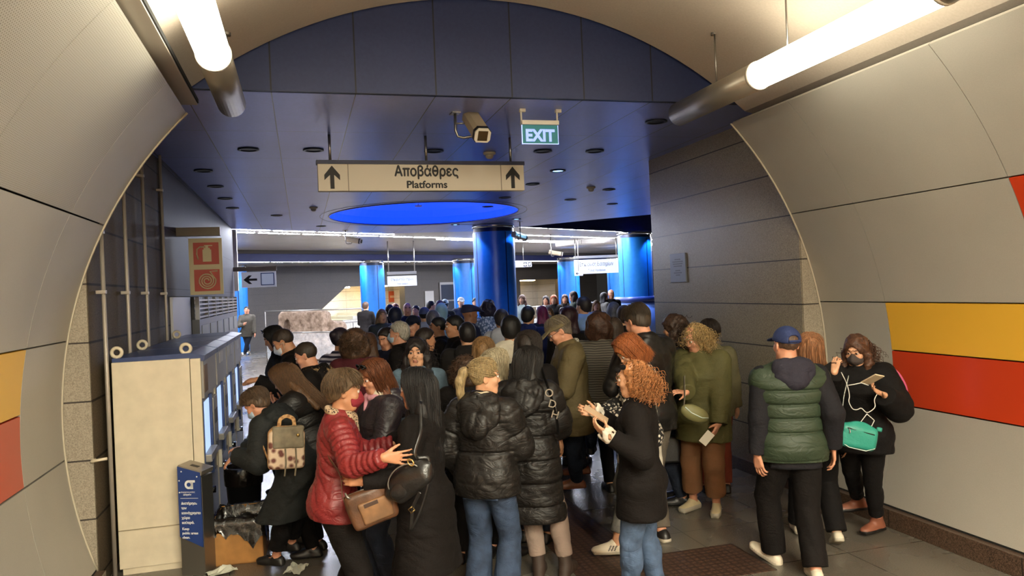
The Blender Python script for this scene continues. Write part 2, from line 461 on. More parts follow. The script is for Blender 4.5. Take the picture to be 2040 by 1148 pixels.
# dome: rim, upstand and blue bowl, its glow standing in for cove light
M_rimblue = mat('dome_rim', (104, 110, 140), 0.3, 0.6)
mb = MB().use(M_rimblue)
mb.tube(ellipse(1.0, 64, ZC), 0.016, 8, closed=True)
mb.tube(ellipse(1.09, 64, ZC), 0.007, 6, closed=True)
mb.use(emit('dome_glow', (22, 74, 238), DOME_E))
N = 64; prev = ellipse(1.0, N, ZC)
for k in range(1, 9):
    s = math.cos(k / 8 * math.pi / 2); z = ZC + 0.85 * math.sin(k / 8 * math.pi / 2)
    cur = ellipse(max(s, .02), N, z)
    for i in range(N):
        j = (i + 1) % N
        mb.face([prev[i], prev[j], cur[j], cur[i]], flip=False); mb.bm.faces.ensure_lookup_table(); mb.bm.faces[-1].smooth = True
    prev = cur
mb.face(prev)
structure(mb.build('ceiling_dome'))

# far hall: grey ceiling with rows of light strips, blue fascia, low soffit, stone wall
M_grey = jointed('grey_ceiling', [(196, 190, 182), (204, 198, 190)], 20, [('X', 1.2, 0, 0.01)], rough=0.35, metal=0.3, jointcol=(70, 66, 62), bump=0.05)
M_navy = mat('navy_fascia', (24, 31, 80), 0.4, 0.2)
mb = MB()
mb.use(M_grey)
def hquad(mb, a0, a1, b0, b1, z): mb.face([(a0, b0, z), (a1, b0, z), (a1, b1, z), (a0, b1, z)], flip=True)
hquad(mb, -9, 4.35, -.02, 7.3, ZC + .02); hquad(mb, 4.35, 26, -3.05, 7.3, ZC + .02)
mb.use(M_navy)
mb.box((4.35, -3.09, ZC), (26, -3.0, ZC + .9)); hquad(mb, 4.35, 26, -9.5, -3.05, ZC + .9)
mb.box((-9, 7.3, 3.36), (26, 7.42, ZC + .05))
mb.use(mat('dark_reveal', (70, 66, 62), .7)).box((-9, 7.18, ZC - .1), (26, 7.3, ZC + .03))
mb.use(M_grey).box((-9, 7.42, 3.4), (26, 12.2, 3.5))
o = structure(mb.build('ceiling_hall')); o.matrix_world = MH

def wall_px(x, y, e2):                                        # pixel on the plane e2 = const of the hall
    r = ray(x, y); n = np.array([E2[0], E2[1], 0]); t = ((H0 @ E2) + e2) / (r @ n)
    P = r * t + np.array([0, 0, CAMH]); d = P[:2] - H0
    return float(d @ E1), float(P[2])
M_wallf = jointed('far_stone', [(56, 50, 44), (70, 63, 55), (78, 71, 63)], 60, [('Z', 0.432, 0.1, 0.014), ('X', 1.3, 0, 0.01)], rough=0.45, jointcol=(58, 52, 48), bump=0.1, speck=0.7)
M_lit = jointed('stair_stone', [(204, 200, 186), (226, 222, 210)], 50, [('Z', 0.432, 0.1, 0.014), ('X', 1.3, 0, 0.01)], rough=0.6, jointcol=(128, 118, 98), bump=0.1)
WE = 11.57
def wp(x, y): return wall_px(x, y, WE)
mb = MB().use(M_wallf)
A = wp(556, 668)[0]; Bx, Bz = wp(690, 571); Cx = wp(806, 571)[0]
Dx = wp(1036, 560)[0]; Ex = wp(1116, 560)[0]; Dz = wp(1075, 557)[1]
ops = [[(A, 0), (Bx, Bz), (Cx, Bz), (Cx, 0)], [(Dx, 0), (Dx, Dz), (Ex, Dz), (Ex, 0)]]
def pl(pts, th=0.4):
    mb.prism(pts, 0, th, Matrix(((1, 0, 0, 0), (0, 0, 1, WE), (0, 1, 0, 0), (0, 0, 0, 1))))
pl([(-12, 0), (A, 0), (Bx, Bz), (Bx, 3.4), (-12, 3.4)]); pl([(Bx, Bz), (Cx, Bz), (Cx, 3.4), (Bx, 3.4)])
pl([(Cx, 0), (Dx, 0), (Dx, 3.4), (Cx, 3.4)]); pl([(Dx, Dz), (Ex, Dz), (Ex, 3.4), (Dx, 3.4)]); pl([(Ex, 0), (30, 0), (30, 3.4), (Ex, 3.4)])
o = structure(mb.build('wall_far')); o.matrix_world = MH
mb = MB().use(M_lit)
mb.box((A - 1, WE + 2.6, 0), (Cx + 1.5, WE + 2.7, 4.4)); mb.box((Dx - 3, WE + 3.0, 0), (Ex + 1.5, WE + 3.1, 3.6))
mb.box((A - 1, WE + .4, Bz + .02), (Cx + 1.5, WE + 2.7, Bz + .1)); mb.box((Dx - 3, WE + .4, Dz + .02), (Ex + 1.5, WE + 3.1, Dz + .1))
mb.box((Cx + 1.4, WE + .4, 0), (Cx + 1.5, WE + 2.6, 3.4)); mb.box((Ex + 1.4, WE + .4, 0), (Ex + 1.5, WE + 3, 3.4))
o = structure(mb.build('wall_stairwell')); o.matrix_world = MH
# stair flights rising behind the openings
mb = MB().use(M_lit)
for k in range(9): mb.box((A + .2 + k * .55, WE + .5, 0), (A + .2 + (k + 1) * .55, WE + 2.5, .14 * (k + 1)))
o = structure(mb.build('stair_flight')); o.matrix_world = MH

# blue columns
M_col = jointed('blue_column', [(26, 104, 178), (30, 110, 186)], 8, [], rough=0.3, metal=0.1, bump=0.03)
M_dark = mat('dark_cap', (24, 30, 52), 0.35, 0.3)
M_chrome = mat('chrome', (190, 190, 190), 0.16, 1.0)
def column(x, y, r, top, n, clad=None):
    root = bpy.data.objects.new('column', None); COL.objects.link(root); root.location = (x, y, 0); root['kind'] = 'structure'
    mb = MB().use(M_col); mb.lathe([(r, 0), (r, top - .2)], 48)
    for a in (20, 110, 200, 290): mb.use(M_dark).box((-.012, r - .006, .02), (.012, r + .004, top - .22), RZ(a))
    mb.build('shaft', root)
    mb = MB().use(M_dark); mb.lathe([(r - .015, top - .2), (r - .015, top - .1)], 48)
    mb.use(M_chrome).lathe([(r, top - .1), (r + .01, top - .09), (r + .01, top - .01), (r, top)], 48); mb.build('collar', root)
    mb = MB().use(M_chrome).lathe([(r + .02, 0), (r + .02, .12), (r, .14)], 48); mb.build('base_ring', root)
    return root
P1 = at_depth(987, 560, 19.4)
COLS = [(P1[0], P1[1], .53, ZC)]
for (x, D, r, top) in ((1267, 24.4, .54, ZC), (742, 29.5, .47, 3.4), (927, 31.5, .5, 3.4), (1133, 35, .5, 3.4), (467, 28.4, .45, 3.4)):
    p = at_depth(x, 560, D); COLS.append((p[0], p[1], r, top))
p = at_depth(1228, 560, 38); COLS.append((p[0], p[1], .45, 3.4))
for i, (x, y, r, top) in enumerate(COLS): column(x, y, r, top, i)
# ================================================================== LAMPS AND FITTINGS
M_alu = mat('satin_aluminium', (160, 152, 140), 0.35, 0.7)
M_cream = mat('cream_paint', (214, 200, 174), 0.45, noise=0.04, nscale=8)
M_white = mat('white_plastic', (222, 214, 198), 0.45)
M_black = mat('black_plastic', (22, 21, 21), 0.45)
M_steel = mat('brushed_steel', (150, 146, 140), 0.32, 0.9)
E_tube = emit('tube_glow', (250, 245, 222), TUBE_E)
E_strip = emit('strip_glow', (236, 240, 255), STRIP_E)
def tube_lamp(x, z, label):
    r = thing('tube_lamp', label, 'ceiling lamp', (x, 0, z), group='tube lamps along the passage')
    mb = MB().use(M_alu)
    S = Matrix(((1, 0, 0, 0), (0, 0, 1, 0), (0, -1, 0, 0), (0, 0, 0, 1)))      # z of the profile runs along y
    lit = [(3.22 - 2.8 * k, 4.92 - 2.8 * k) for k in range(5)]
    cuts = [(4.92, 6.15)] + [(4.92 - 2.8 * k, 6.02 - 2.8 * k) for k in range(1, 5)]
    for a, b in cuts: MB().use(M_alu).lathe([(0, a), (.104, a), (.104, b), (0, b)], 28, S).build('casing', r)
    for a, b in lit:
        mb = MB().use(E_tube).lathe([(0, a), (.1, a), (.1, b), (0, b)], 28, S); mb.build('diffuser', r)
        for q in (a, b): MB().use(M_white).lathe([(.1, q - .012), (.108, q - .012), (.108, q + .012), (.1, q + .012)], 28, S).build('end_ring', r)
    for y in (5.55, 4.6, 2.6, 0.0, -2.8, -5.6):
        zz = VZ + math.sqrt(VR ** 2 - (x - VX) ** 2) - z
        mb = MB().use(M_steel).tube([(0.03, y, .09), (0.03, y, zz)], .007, 8).lathe([(.03, zz - .02), (.03, zz)], 12, T(.03, y, 0)); mb.build('hanger_rod', r)
tube_lamp(-.46, 3.6, 'round tube lamp hanging over the ticket machines, beside a pale cable tray')
tube_lamp(3.33, 3.6, 'round tube lamp on two thin rods above the yellow and orange wall panels')
# unseen flat luminaires added behind the camera as fill light
E_fill = emit('fill_lamp_glow', (250, 244, 220), FILL_E)
for k, (x, y) in enumerate([(.6, -1.6), (2.6, -1.6), (.6, -4.2), (2.6, -4.2), (.6, -6.8), (2.6, -6.8)]):
    zz = VZ + math.sqrt(VR ** 2 - (x - VX) ** 2) - .14
    r = thing('added_fill_lamp', 'added flat fill lamp hanging under the vault behind the viewpoint', 'ceiling lamp', (x, y, zz), group='added fill lamps behind the viewpoint')
    MB().use(M_white).box((-.36, -.86, .02), (.36, .86, .06)).build('housing', r)
    MB().use(E_fill).box((-.33, -.83, .0), (.33, .83, .02)).build('diffuser', r)
    MB().use(M_steel).tube([(0, 0, .06), (0, 0, .16)], .01, 8).build('hanger_rod', r)
mb = MB().use(mat('tray_grey', (168, 156, 140), .5, .2)).box((-.86, Y_BACK, 3.60), (-.71, 6.22, 3.655), bevel=.004)
mb.use(M_gap).box((-.71, Y_BACK, 3.61), (-.70, 6.2, 3.64))
tag(mb.build('cable_tray'), 'pale grey metal cable tray running above the perforated wall panels', 'cable tray')

# downlights recessed in the blue ceiling
M_spot = mat('spot_dark', (34, 36, 50), 0.4, 0.4)
E_blue = emit('blue_lamp', (120, 180, 255), 9.0)
SG = 'recessed downlights in the blue ceiling'
def downlight(x, y, label, lit=False, spread=None):
    r = thing('downlight', label, 'downlight', (x, y, ZC), group=SG)
    MB().use(M_spot).lathe([(.075, -.001), (.112, -.001), (.115, -.012), (.085, -.014), (.075, -.001)], 24).build('bezel', r)
    MB().use(E_blue if lit else M_black).lathe([(0, -.004), (.08, -.004)], 24).build('lens', r)
for k, (x, y) in enumerate([(-.5, 8.74), (.19, 8.74), (1.55, 8.74), (2.87, 8.70), (3.53, 8.67), (3.55, 7.04), (-1.13, 10.2), (-1.13, 11.6), (-1.13, 13.0), (-1.13, 14.35), (-.42, 15.74), (.5, 18.3), (3.6, 11.5), (3.6, 13.2), (3.62, 14.6), (5.0, 13.6), (5.2, 12.2), (6.2, 14.4)]):
    downlight(x, y, 'dark round downlight set in the blue metal ceiling, switched off')
downlight(3.57, 10.18, 'round downlight glowing blue above the white exit sign lamp', True)
downlight(4.98, 18.06 - .75, 'round downlight glowing blue just in front of the large blue column', True)
downlight(3.75, 18.55, 'round downlight glowing blue behind the far rim of the dome', True)
def blue_spot(loc, target, power, size=70, blend=.35, col=(0.16, 0.44, 1.0)):
    d = bpy.data.lights.new('blue_spot', 'SPOT'); d.energy = power; d.color = col; d.spot_size = math.radians(size); d.spot_blend = blend; d.shadow_soft_size = .05
    o = bpy.data.objects.new('blue_spot', d); COL.objects.link(o); o.location = loc
    o.rotation_euler = (Vector(target) - Vector(loc)).to_track_quat('-Z', 'Y').to_euler()
for i, (x, y, r, top) in enumerate(COLS):                       # the blue lamps that wash each column
    dirv = np.array([-x, -y]) / math.hypot(x, y); per = np.array([-dirv[1], dirv[0]])
    for s in (1, -1):
        q = np.array([x, y]) + dirv * (r * .55 + .2) + per * s * (r + .2)
        blue_spot((q[0], q[1], top - .05), (x + per[0] * s * r * .3, y + per[1] * s * r * .3, top - 2.6), 230 if i else 110, 75)
for (x, y) in ((3.57, 10.18), (4.4, 16.6), (3.2, 13.4)):
    blue_spot((x, y, ZC - .03), (x, y, 0), 60, 110, .6, (.25, .42, 1.0))

# smoke detectors and the little lamp below the dome
for (x, y, lab) in ((2.24, 8.84, 'cream smoke detector on the blue ceiling between camera and exit sign'), (.27, 14.41, 'small dark detector hanging from the blue ceiling left of the dome'), (4.75, 11.9, 'small round detector on the blue ceiling near the right stone wall')):
    r = thing('smoke_detector', lab, 'smoke detector', (x, y, ZC))
    MB().use(M_cream).lathe([(0, 0), (.075, 0), (.075, -.02), (.055, -.032), (0, -.032)], 24).build('base', r)
    MB().use(M_cream).lathe([(.045, -.032), (.05, -.05), (.03, -.075), (0, -.08)], 20).build('head', r)
r = thing('ceiling_sensor', 'white sensor hanging in front of the blue dome', 'sensor', (2.15, 14.0, ZC))
MB().use(M_white).box((-.06, -.04, -.06), (.06, .04, -.03), bevel=.01).build('housing', r)
MB().use(M_white).tube([(0, 0, 0), (0, 0, -.04)], .012, 8).build('stem', r)

# rows of light strips in the far hall: each luminaire on its own
G = 'light strips in the far hall ceiling'
cnt = 0
for e2, e0, e9, L_, lab in ((.22, -9.16, 4.2, 1.28, 'long white light strip in the ceiling row next to the blue ceiling edge'), (.95, -9.16, 24, 1.28, 'long white light strip in the second ceiling row of the far hall'),
                           (-.75, 7.5, 24, 1.4, 'long white light strip right of the large blue column'), (-2.9, 6.7, 24, 1.3, 'long white light strip below the navy recess right of the large blue column'), (1.5, 7.6, 24, 1.5, 'long white light strip in the row nearest the round grey bulkhead')):
    e = e0
    while e < e9:
        z = ZC + .021
        mb = MB().use(E_strip).box((-L_ / 2 + .07, -.045, -.004), (L_ / 2 - .07, .045, 0)); x, y = hall(e + L_ / 2, e2)
        o = tag(mb.build('light_strip'), lab, 'light strip', G); o.location = (x, y, z - .002); o.rotation_euler = (0, 0, HA); e += L_
e = -8.56
while e < 22:
    mb = MB().use(E_strip).box((-.70, -.04, -.004), (.70, .04, 0)); x, y = hall(e + .75, 7.36)
    o = tag(mb.build('light_strip'), 'long white light strip under the navy fascia of the far hall', 'light strip', 'light strips below the navy fascia'); o.location = (x, y, 3.36); o.rotation_euler = (0, 0, HA); e += 1.52
# lamps of the stairwells
E_stair = emit('stair_lamp', (255, 250, 226), STAIR_E); E_warm = emit('stair_lamp_warm', (255, 214, 150), STAIR_E)
for e0, e1, e2, z, m, lab in ((Bx - .9, Bx + 1.2, WE + 1.5, Bz, E_stair, 'bright lamp over the left stair opening'), (Cx - 1.3, Cx + .1, WE + 1.5, Bz, E_warm, 'warm lamp above the orange poster'),
                              (Dx + .9, Dx + 2.6, WE + 1.2, Dz, E_warm, 'warm lamp in the right stair opening')):
    mb = MB().use(m).box((e0, e2 - .06, z - .05), (e1, e2 + .06, z + .005)); o = tag(mb.build('stair_lamp'), lab, 'lamp'); o.matrix_world = MH

# ================================================================== SIGNS
M_sign = mat('sign_cream', (226, 214, 192), 0.5)
M_ink = mat('sign_black', (26, 24, 24), 0.6)
M_navyp = mat('sign_navy', (24, 30, 66), 0.5)
XZ = Matrix(((1, 0, 0, 0), (0, 0, -1, 0), (0, 1, 0, 0), (0, 0, 0, 1)))           # text plane turned upright, facing -y
def arrow_pts(s): return [(x * s, y * s) for x, y in ((-.085, -.5), (.085, -.5), (.085, .1), (.33, -.13), (.33, .1), (0, .5), (-.33, .1), (-.33, -.13), (-.085, .1))]
p = at_depth(845, 353, 8.0)
r = thing('platform_sign', 'long hanging sign with two arrows pointing to the platforms', 'sign', (float(p[0]), float(p[1]), float(p[2])), rz=math.radians(1.0))
MB().use(M_sign).box((-1.09, -.05, -.15), (1.09, .05, .125), bevel=.006).build('panel', r)
MB().use(M_navyp).box((-1.1, -.055, .125), (1.1, .055, .165)).build('top_bar', r)
mb = MB().use(mat('sign_line', (140, 128, 108), .6))
for x in (-.79, .83): mb.box((x - .004, -.0515, -.15), (x + .004, -.045, .124))
mb.build('divider', r)
for x in (-.95, .96):
    mb = MB().use(M_ink).prism(arrow_pts(.235), 0, .003, T(x, -.054, -.01) @ XZ); mb.build('arrow', r)
lettering('Αποβάθρες', .15, M_ink, r, T(.02, -.053, .045) @ XZ, fat=.0045, width=.68)
lettering('Platforms', .105, M_ink, r, T(.02, -.053, -.085) @ XZ, fat=.003, width=.43)
for x in (-.96, .03, .96): MB().use(M_steel).tube([(x, 0, .165), (x, 0, ZC - p[2])], .014, 8).build('hanger', r)

p = at_depth(1076, 268, 7.0)
r = thing('exit_sign', 'illuminated green EXIT sign hanging on two white brackets', 'exit sign', tuple(float(v) for v in p))
def green_glass():
    m = emit('exit_green', (28, 104, 108), .4); return m
MB().use(green_glass()).box((-.172, -.006, -.085), (.172, .006, .085)).build('panel', r)
MB().use(M_white).box((-.178, -.035, .085), (.178, .035, .125), bevel=.005).build('housing', r)
mb = MB().use(emit('exit_edge', (170, 190, 255), 1.2))
mb.box((-.176, -.007, -.09), (-.171, .007, .085)).box((.171, -.007, -.09), (.176, .007, .085)).box((-.176, -.007, -.09), (.176, .007, -.085)); mb.build('edge_trim', r)
lettering('EXIT', .15, emit('exit_letters', (150, 175, 255), .75), r, T(0, -.009, -.01) @ XZ, bold=.006, width=.28)
for x in (-.175, .172):
    MB().use(M_white).tube([(x, 0, .11), (x, 0, ZC - p[2] - .005)], .009, 8).box((x - .014, -.02, ZC - p[2] - .03), (x + .04, .02, ZC - p[2]), bevel=.004).build('bracket', r)

def cctv(name, loc, rz, pitch, label, s=1.0, drop=.25):
    r = thing(name, label, 'camera', loc, rz=math.radians(rz)); r.scale = (s, s, s)
    S = RX(pitch)
    oct_ = [(-.055, -.07), (.055, -.07), (.075, -.045), (.075, .03), (.045, .065), (-.045, .065), (-.075, .03), (-.075, -.045)]
    MB().use(mat('camera_beige', (176, 158, 130), .45)).prism(oct_, -.2, .2, S @ Matrix(((1, 0, 0, 0), (0, 0, 1, 0), (0, 1, 0, 0), (0, 0, 0, 1)))).build('housing', r)
    mb = MB().use(M_black).prism([(x * 1.06, y * 1.06) for x, y in oct_], -.225, -.19, S @ Matrix(((1, 0, 0, 0), (0, 0, 1, 0), (0, 1, 0, 0), (0, 0, 0, 1)))); mb.build('gasket', r)
    mb = MB().use(M_white).prism([(x * .98, y * .98) for x, y in oct_], -.24, -.22, S @ Matrix(((1, 0, 0, 0), (0, 0, 1, 0), (0, 1, 0, 0), (0, 0, 0, 1)))); mb.build('front_plate', r)
    mb = MB().use(mat('camera_glass', (70, 56, 38), .15)).box((-.045, -.244, -.05), (.045, -.238, .042), S); mb.build('window_glass', r)
    mb = MB().use(M_steel).tube([(-.16, .12, drop), (-.16, .12, -.04), (-.14, .12, -.09), (-.09, .1, -.105), (0, .05, -.095), (0, .03, -.06)], .013, 10)
    mb.box((-.2, .06, drop - .01), (-.12, .18, drop)).tube([(-.16, .12, .03), (-.05, .1, .03)], .009, 8); mb.build('mounting_arm', r)
p = at_depth(948, 248, 6.95)
cctv('security_camera', tuple(float(v) for v in p), 4, 36, 'large beige security camera hanging between platform sign and bulkhead', 1.0, float(ZC - p[2]))
for (x, y, D, rz, lab) in ((703, 478, 19.3, 60, 'white security camera hanging below the light strips, left of the big column'), (1034, 470, 19, 120, 'white security camera mounted beside the big column'), (1106, 504, 24, 70, 'white security camera hanging in front of the ticket validation sign')):
    p = at_depth(x, y, D); cctv('security_camera', tuple(float(v) for v in p), rz, 12, lab, 1.0, float(ZC - p[2]))

# fire point sign on its bracket, left wall
FY = 10.4
r = thing('fire_sign', 'red and cream sign with extinguisher and hose reel, hung from a wall bracket', 'sign', (-1.18, FY, 0))
M_red = mat('sign_red', (176, 62, 46), 0.5); M_crm = mat('sign_ivory', (206, 190, 150), 0.5)
MB().use(M_crm).box((-.185, -.02, 2.18), (.215, .02, 2.90), bevel=.004).build('panel', r)
MB().use(M_red).box((-.13, -.024, 2.565), (.175, -.018, 2.845)).build('extinguisher_field', r)
MB().use(M_red).box((-.13, -.024, 2.225), (.175, -.018, 2.5)).build('hose_field', r)
mb = MB().use(M_crm).box((-.02, -.028, 2.6), (.085, -.022, 2.755), bevel=.002).box((-.005, -.028, 2.755), (.07, -.022, 2.775)).box((.015, -.028, 2.775), (.05, -.022, 2.80)).box((.0, -.028, 2.80), (.1, -.022, 2.812))
mb.tube([(.01, -.025, 2.79), (-.05, -.025, 2.79), (-.085, -.025, 2.76), (-.09, -.025, 2.7), (-.075, -.025, 2.63)], .008, 6); mb.build('extinguisher_symbol', r)
sp = [(.02 + (.022 + .085 * t / 20) * math.cos(t * .95), -.026, 2.355 + (.022 + .085 * t / 20) * math.sin(t * .95)) for t in np.arange(0, 20.1, .35)]
mb = MB().use(M_crm).tube(sp, .0085, 6).tube([sp[-1], (.06, -.026, 2.475), (.15, -.026, 2.478)], .009, 6); mb.build('hose_symbol', r)
MB().use(mat('bracket_taupe', (112, 102, 90), .5, .2)).box((-.34, -.05, 2.93), (.2, .05, 3.04), bevel=.004).build('bracket_beam', r)
# arrow sign further along
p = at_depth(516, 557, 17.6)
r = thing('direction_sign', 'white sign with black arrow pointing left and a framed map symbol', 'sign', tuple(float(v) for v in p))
MB().use(emit('sign_grey_glow', (186, 188, 200), .28)).box((-.38, -.03, -.18), (.38, .03, .18), bevel=.004).build('panel', r)  # panel glow added to brighten the sign, no lamp inside
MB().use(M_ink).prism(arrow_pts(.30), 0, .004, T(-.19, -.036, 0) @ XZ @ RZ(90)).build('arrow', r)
mb = MB().use(mat('map_blue', (60, 90, 150), .5)).box((.04, -.034, -.14), (.34, -.029, .15)); mb.use(emit('map_pale_glow', (176, 186, 206), .3)).box((.06, -.037, -.12), (.32, -.033, .13)); mb.build('map_symbol', r)  # pale inset glows too, only to look brighter
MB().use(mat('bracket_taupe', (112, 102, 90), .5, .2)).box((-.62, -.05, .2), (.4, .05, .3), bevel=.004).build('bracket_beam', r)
# ticket validation signs
M_lsign = emit('validation_panel', (150, 156, 170), .12)
for (x, y, D, w, h, lab, rz) in ((1188, 531, 27, 1.6, .5, 'hanging ticket validation sign with Greek lettering between right columns', -8), (801, 560, 24, .93, .32, 'smaller hanging ticket validation sign above the orange poster', 4)):
    p = at_depth(x, y, D)
    r = thing('validation_sign', lab, 'sign', tuple(float(v) for v in p), rz=math.radians(rz))
    MB().use(M_lsign).box((-w / 2, -.04, -h / 2), (w / 2, .04, h / 2), bevel=.005).build('panel', r)
    lettering('Επικύρωση Εισιτηρίων', .2 * h / .5, M_ink, r, T(0, -.043, h * .15) @ XZ, width=w * .76)
    lettering('Ticket Validation', .13 * h / .5, M_ink, r, T(0, -.043, -h * .26) @ XZ, width=w * .4)
    MB().use(M_steel).box((-w / 2, -.05, h / 2 + .05), (w / 2, .05, h / 2 + .14)).tube([(-w / 2 + .05, 0, h / 2 + .1), (-w / 2 + .05, 0, 3.74 - p[2])], .02, 8).tube([(w / 2 - .05, 0, h / 2 + .1), (w / 2 - .05, 0, 3.74 - p[2])], .02, 8).build('hanger', r)
p = at_depth(1153, 545, 26.5)
r = thing('small_arrow_sign', 'small white sign with left arrow under the ticket validation sign', 'sign', tuple(float(v) for v in p))
MB().use(M_lsign).box((-.15, -.02, -.08), (.15, .02, .08)).build('panel', r)
MB().use(M_ink).prism(arrow_pts(.12), 0, .004, T(-.06, -.025, 0) @ XZ @ RZ(90)).build('arrow', r)
MB().use(M_steel).tube([(0, 0, .08), (0, 0, 3.74 - p[2])], .012, 6).build('hanger', r)
p = at_depth(1043, 527, 28)
r = thing('way_out_sign', 'small dark and white pictogram sign right of the big blue column', 'sign', tuple(float(v) for v in p))
MB().use(M_lsign).box((-.3, -.03, -.1), (.3, .03, .1)).build('panel', r)
mb = MB().use(M_ink).box((-.02, -.034, -.09), (.13, -.029, .09)).box((.16, -.034, -.09), (.28, -.029, .09)); mb.build('pictogram_field', r)
mb = MB().use(M_lsign).prism(arrow_pts(.12), 0, .003, T(.055, -.038, 0) @ XZ @ RZ(90)).prism(arrow_pts(.1), 0, .003, T(.22, -.038, 0) @ XZ); mb.build('pictogram', r)
MB().use(M_steel).tube([(0, 0, .1), (0, 0, 3.74 - p[2])], .012, 6).build('hanger', r)
# plaque on the right granite wall
r = thing('wall_plaque', 'small blue grey engraved plaque on the right granite wall', 'plaque', (4.58, 8.62, 2.265))
MB().use(mat('plaque_metal', (108, 112, 124), .4, .4)).box((-.02, -.2, -.18), (0, .2, .18), bevel=.004).build('plate', r)
YZ = Matrix(((0, 0, -1, 0), (-1, 0, 0, 0), (0, 1, 0, 0), (0, 0, 0, 1)))
mb = MB().use(mat('plaque_ink', (66, 68, 80), .5))
for k, w in enumerate((.14, .26, .24, .2, .0, .12, .2, .1)):
    if w: mb.box((-.0225, -w / 2, .1 - k * .028), (-.0195, w / 2, .112 - k * .028))
mb.build('engraved_line', r)

# ================================================================== LEFT WALL
for x, y, z1 in ((-1.46, 6.42, 2.75), (-1.46, 7.25, ZC), (-1.46, 8.1, ZC), (-1.46, 9.15, ZC)):
    r = thing('wall_conduit', {6.42: 'thin vertical steel pipe nearest the tunnel panels on the left granite wall', 7.25: 'second thin vertical steel pipe on the left granite wall', 8.1: 'third thin vertical steel pipe on the left granite wall', 9.15: 'farthest thin vertical steel pipe beside the shiny dark panel'}[y], 'pipe', (x, y, 0), group='vertical pipes on the left wall')
    MB().use(mat('pipe_steel', (168, 158, 146), .45, .3)).tube([(0, 0, 0), (0, 0, z1)], .016, 12).build('pipe', r)
    for z in (2.2, 2.66 if z1 < 3 else 3.35): MB().use(mat('pipe_steel', (168, 158, 146), .45, .3)).box((-.05, -.024, z - .014), (.02, .024, z + .014), bevel=.006).build('clamp', r)
mb = MB().use(jointed('polished_dark_panel', [(74, 72, 78), (78, 76, 82)], 30, [('Z', .72, .1, .008)], rough=.6, bump=.0, spec=.1)).box((-1.52, 9.35, 2.17), (-1.5, 18.7, ZC)); tag(mb.build('wall_cladding_panel'), 'polished dark cladding panel on the left wall above the grilles', 'wall panel', kind='structure')
r = thing('vent_cabinet', 'dark metal cabinet with louvred grille along the left wall', 'cabinet', (-1.5, 11.45, 0))
MB().use(mat('cabinet_grey', (84, 84, 88), .4, .3)).box((0, 0, 0), (.1, 6.4, 1.84)).build('body', r)
MB().use(M_black).box((0, 0, 1.84), (.04, 6.4, 2.16)).build('grille_back', r)
mb = MB().use(mat('louvre_grey', (150, 150, 150), .35, .6))
for k in range(5): mb.box((.03, .02, 1.86 + k * .06), (.1, 6.38, 1.885 + k * .06))
for k in range(7): mb.box((.05, k * 1.06, 1.84), (.105, k * 1.06 + .04, 2.16))
mb.build('louvre', r)
for k in range(6): MB().use(mat('poster_frame', (132, 130, 118), .5)).box((.1, .2 + k * 1.04, 1.5), (.108, .95 + k * 1.04, 1.75)).build('notice_frame', r)
mb = MB().use(mat('white_board', (206, 204, 206), .35)).box((-1.52, 9.8, .6), (-1.49, 11.3, 2.16)); tag(mb.build('wall_board'), 'white panel fixed to the left wall between pipes and vent cabinet', 'board')
mb = MB().use(mat('edge_reflection_white', (214, 210, 204), .4)).box((-1.53, 18.76, 2.3), (-1.42, 18.9, ZC)); tag(mb.build('corner_trim'), 'reflective vertical edge painted white at the far end of the left wall', 'trim')  # reflective wall edge, its bright reflection painted as white
r = thing('lever_handle', 'small pale lever handle on the granite next to the left tunnel panels', 'handle', (-1.525, 6.24, .96))
MB().use(M_cream).tube([(0, -.0, 0), (0, -.06, 0)], .014, 8).build('spindle', r); MB().use(M_cream).tube([(-.01, -.06, 0), (.1, -.065, .012)], .011, 8).build('lever', r)

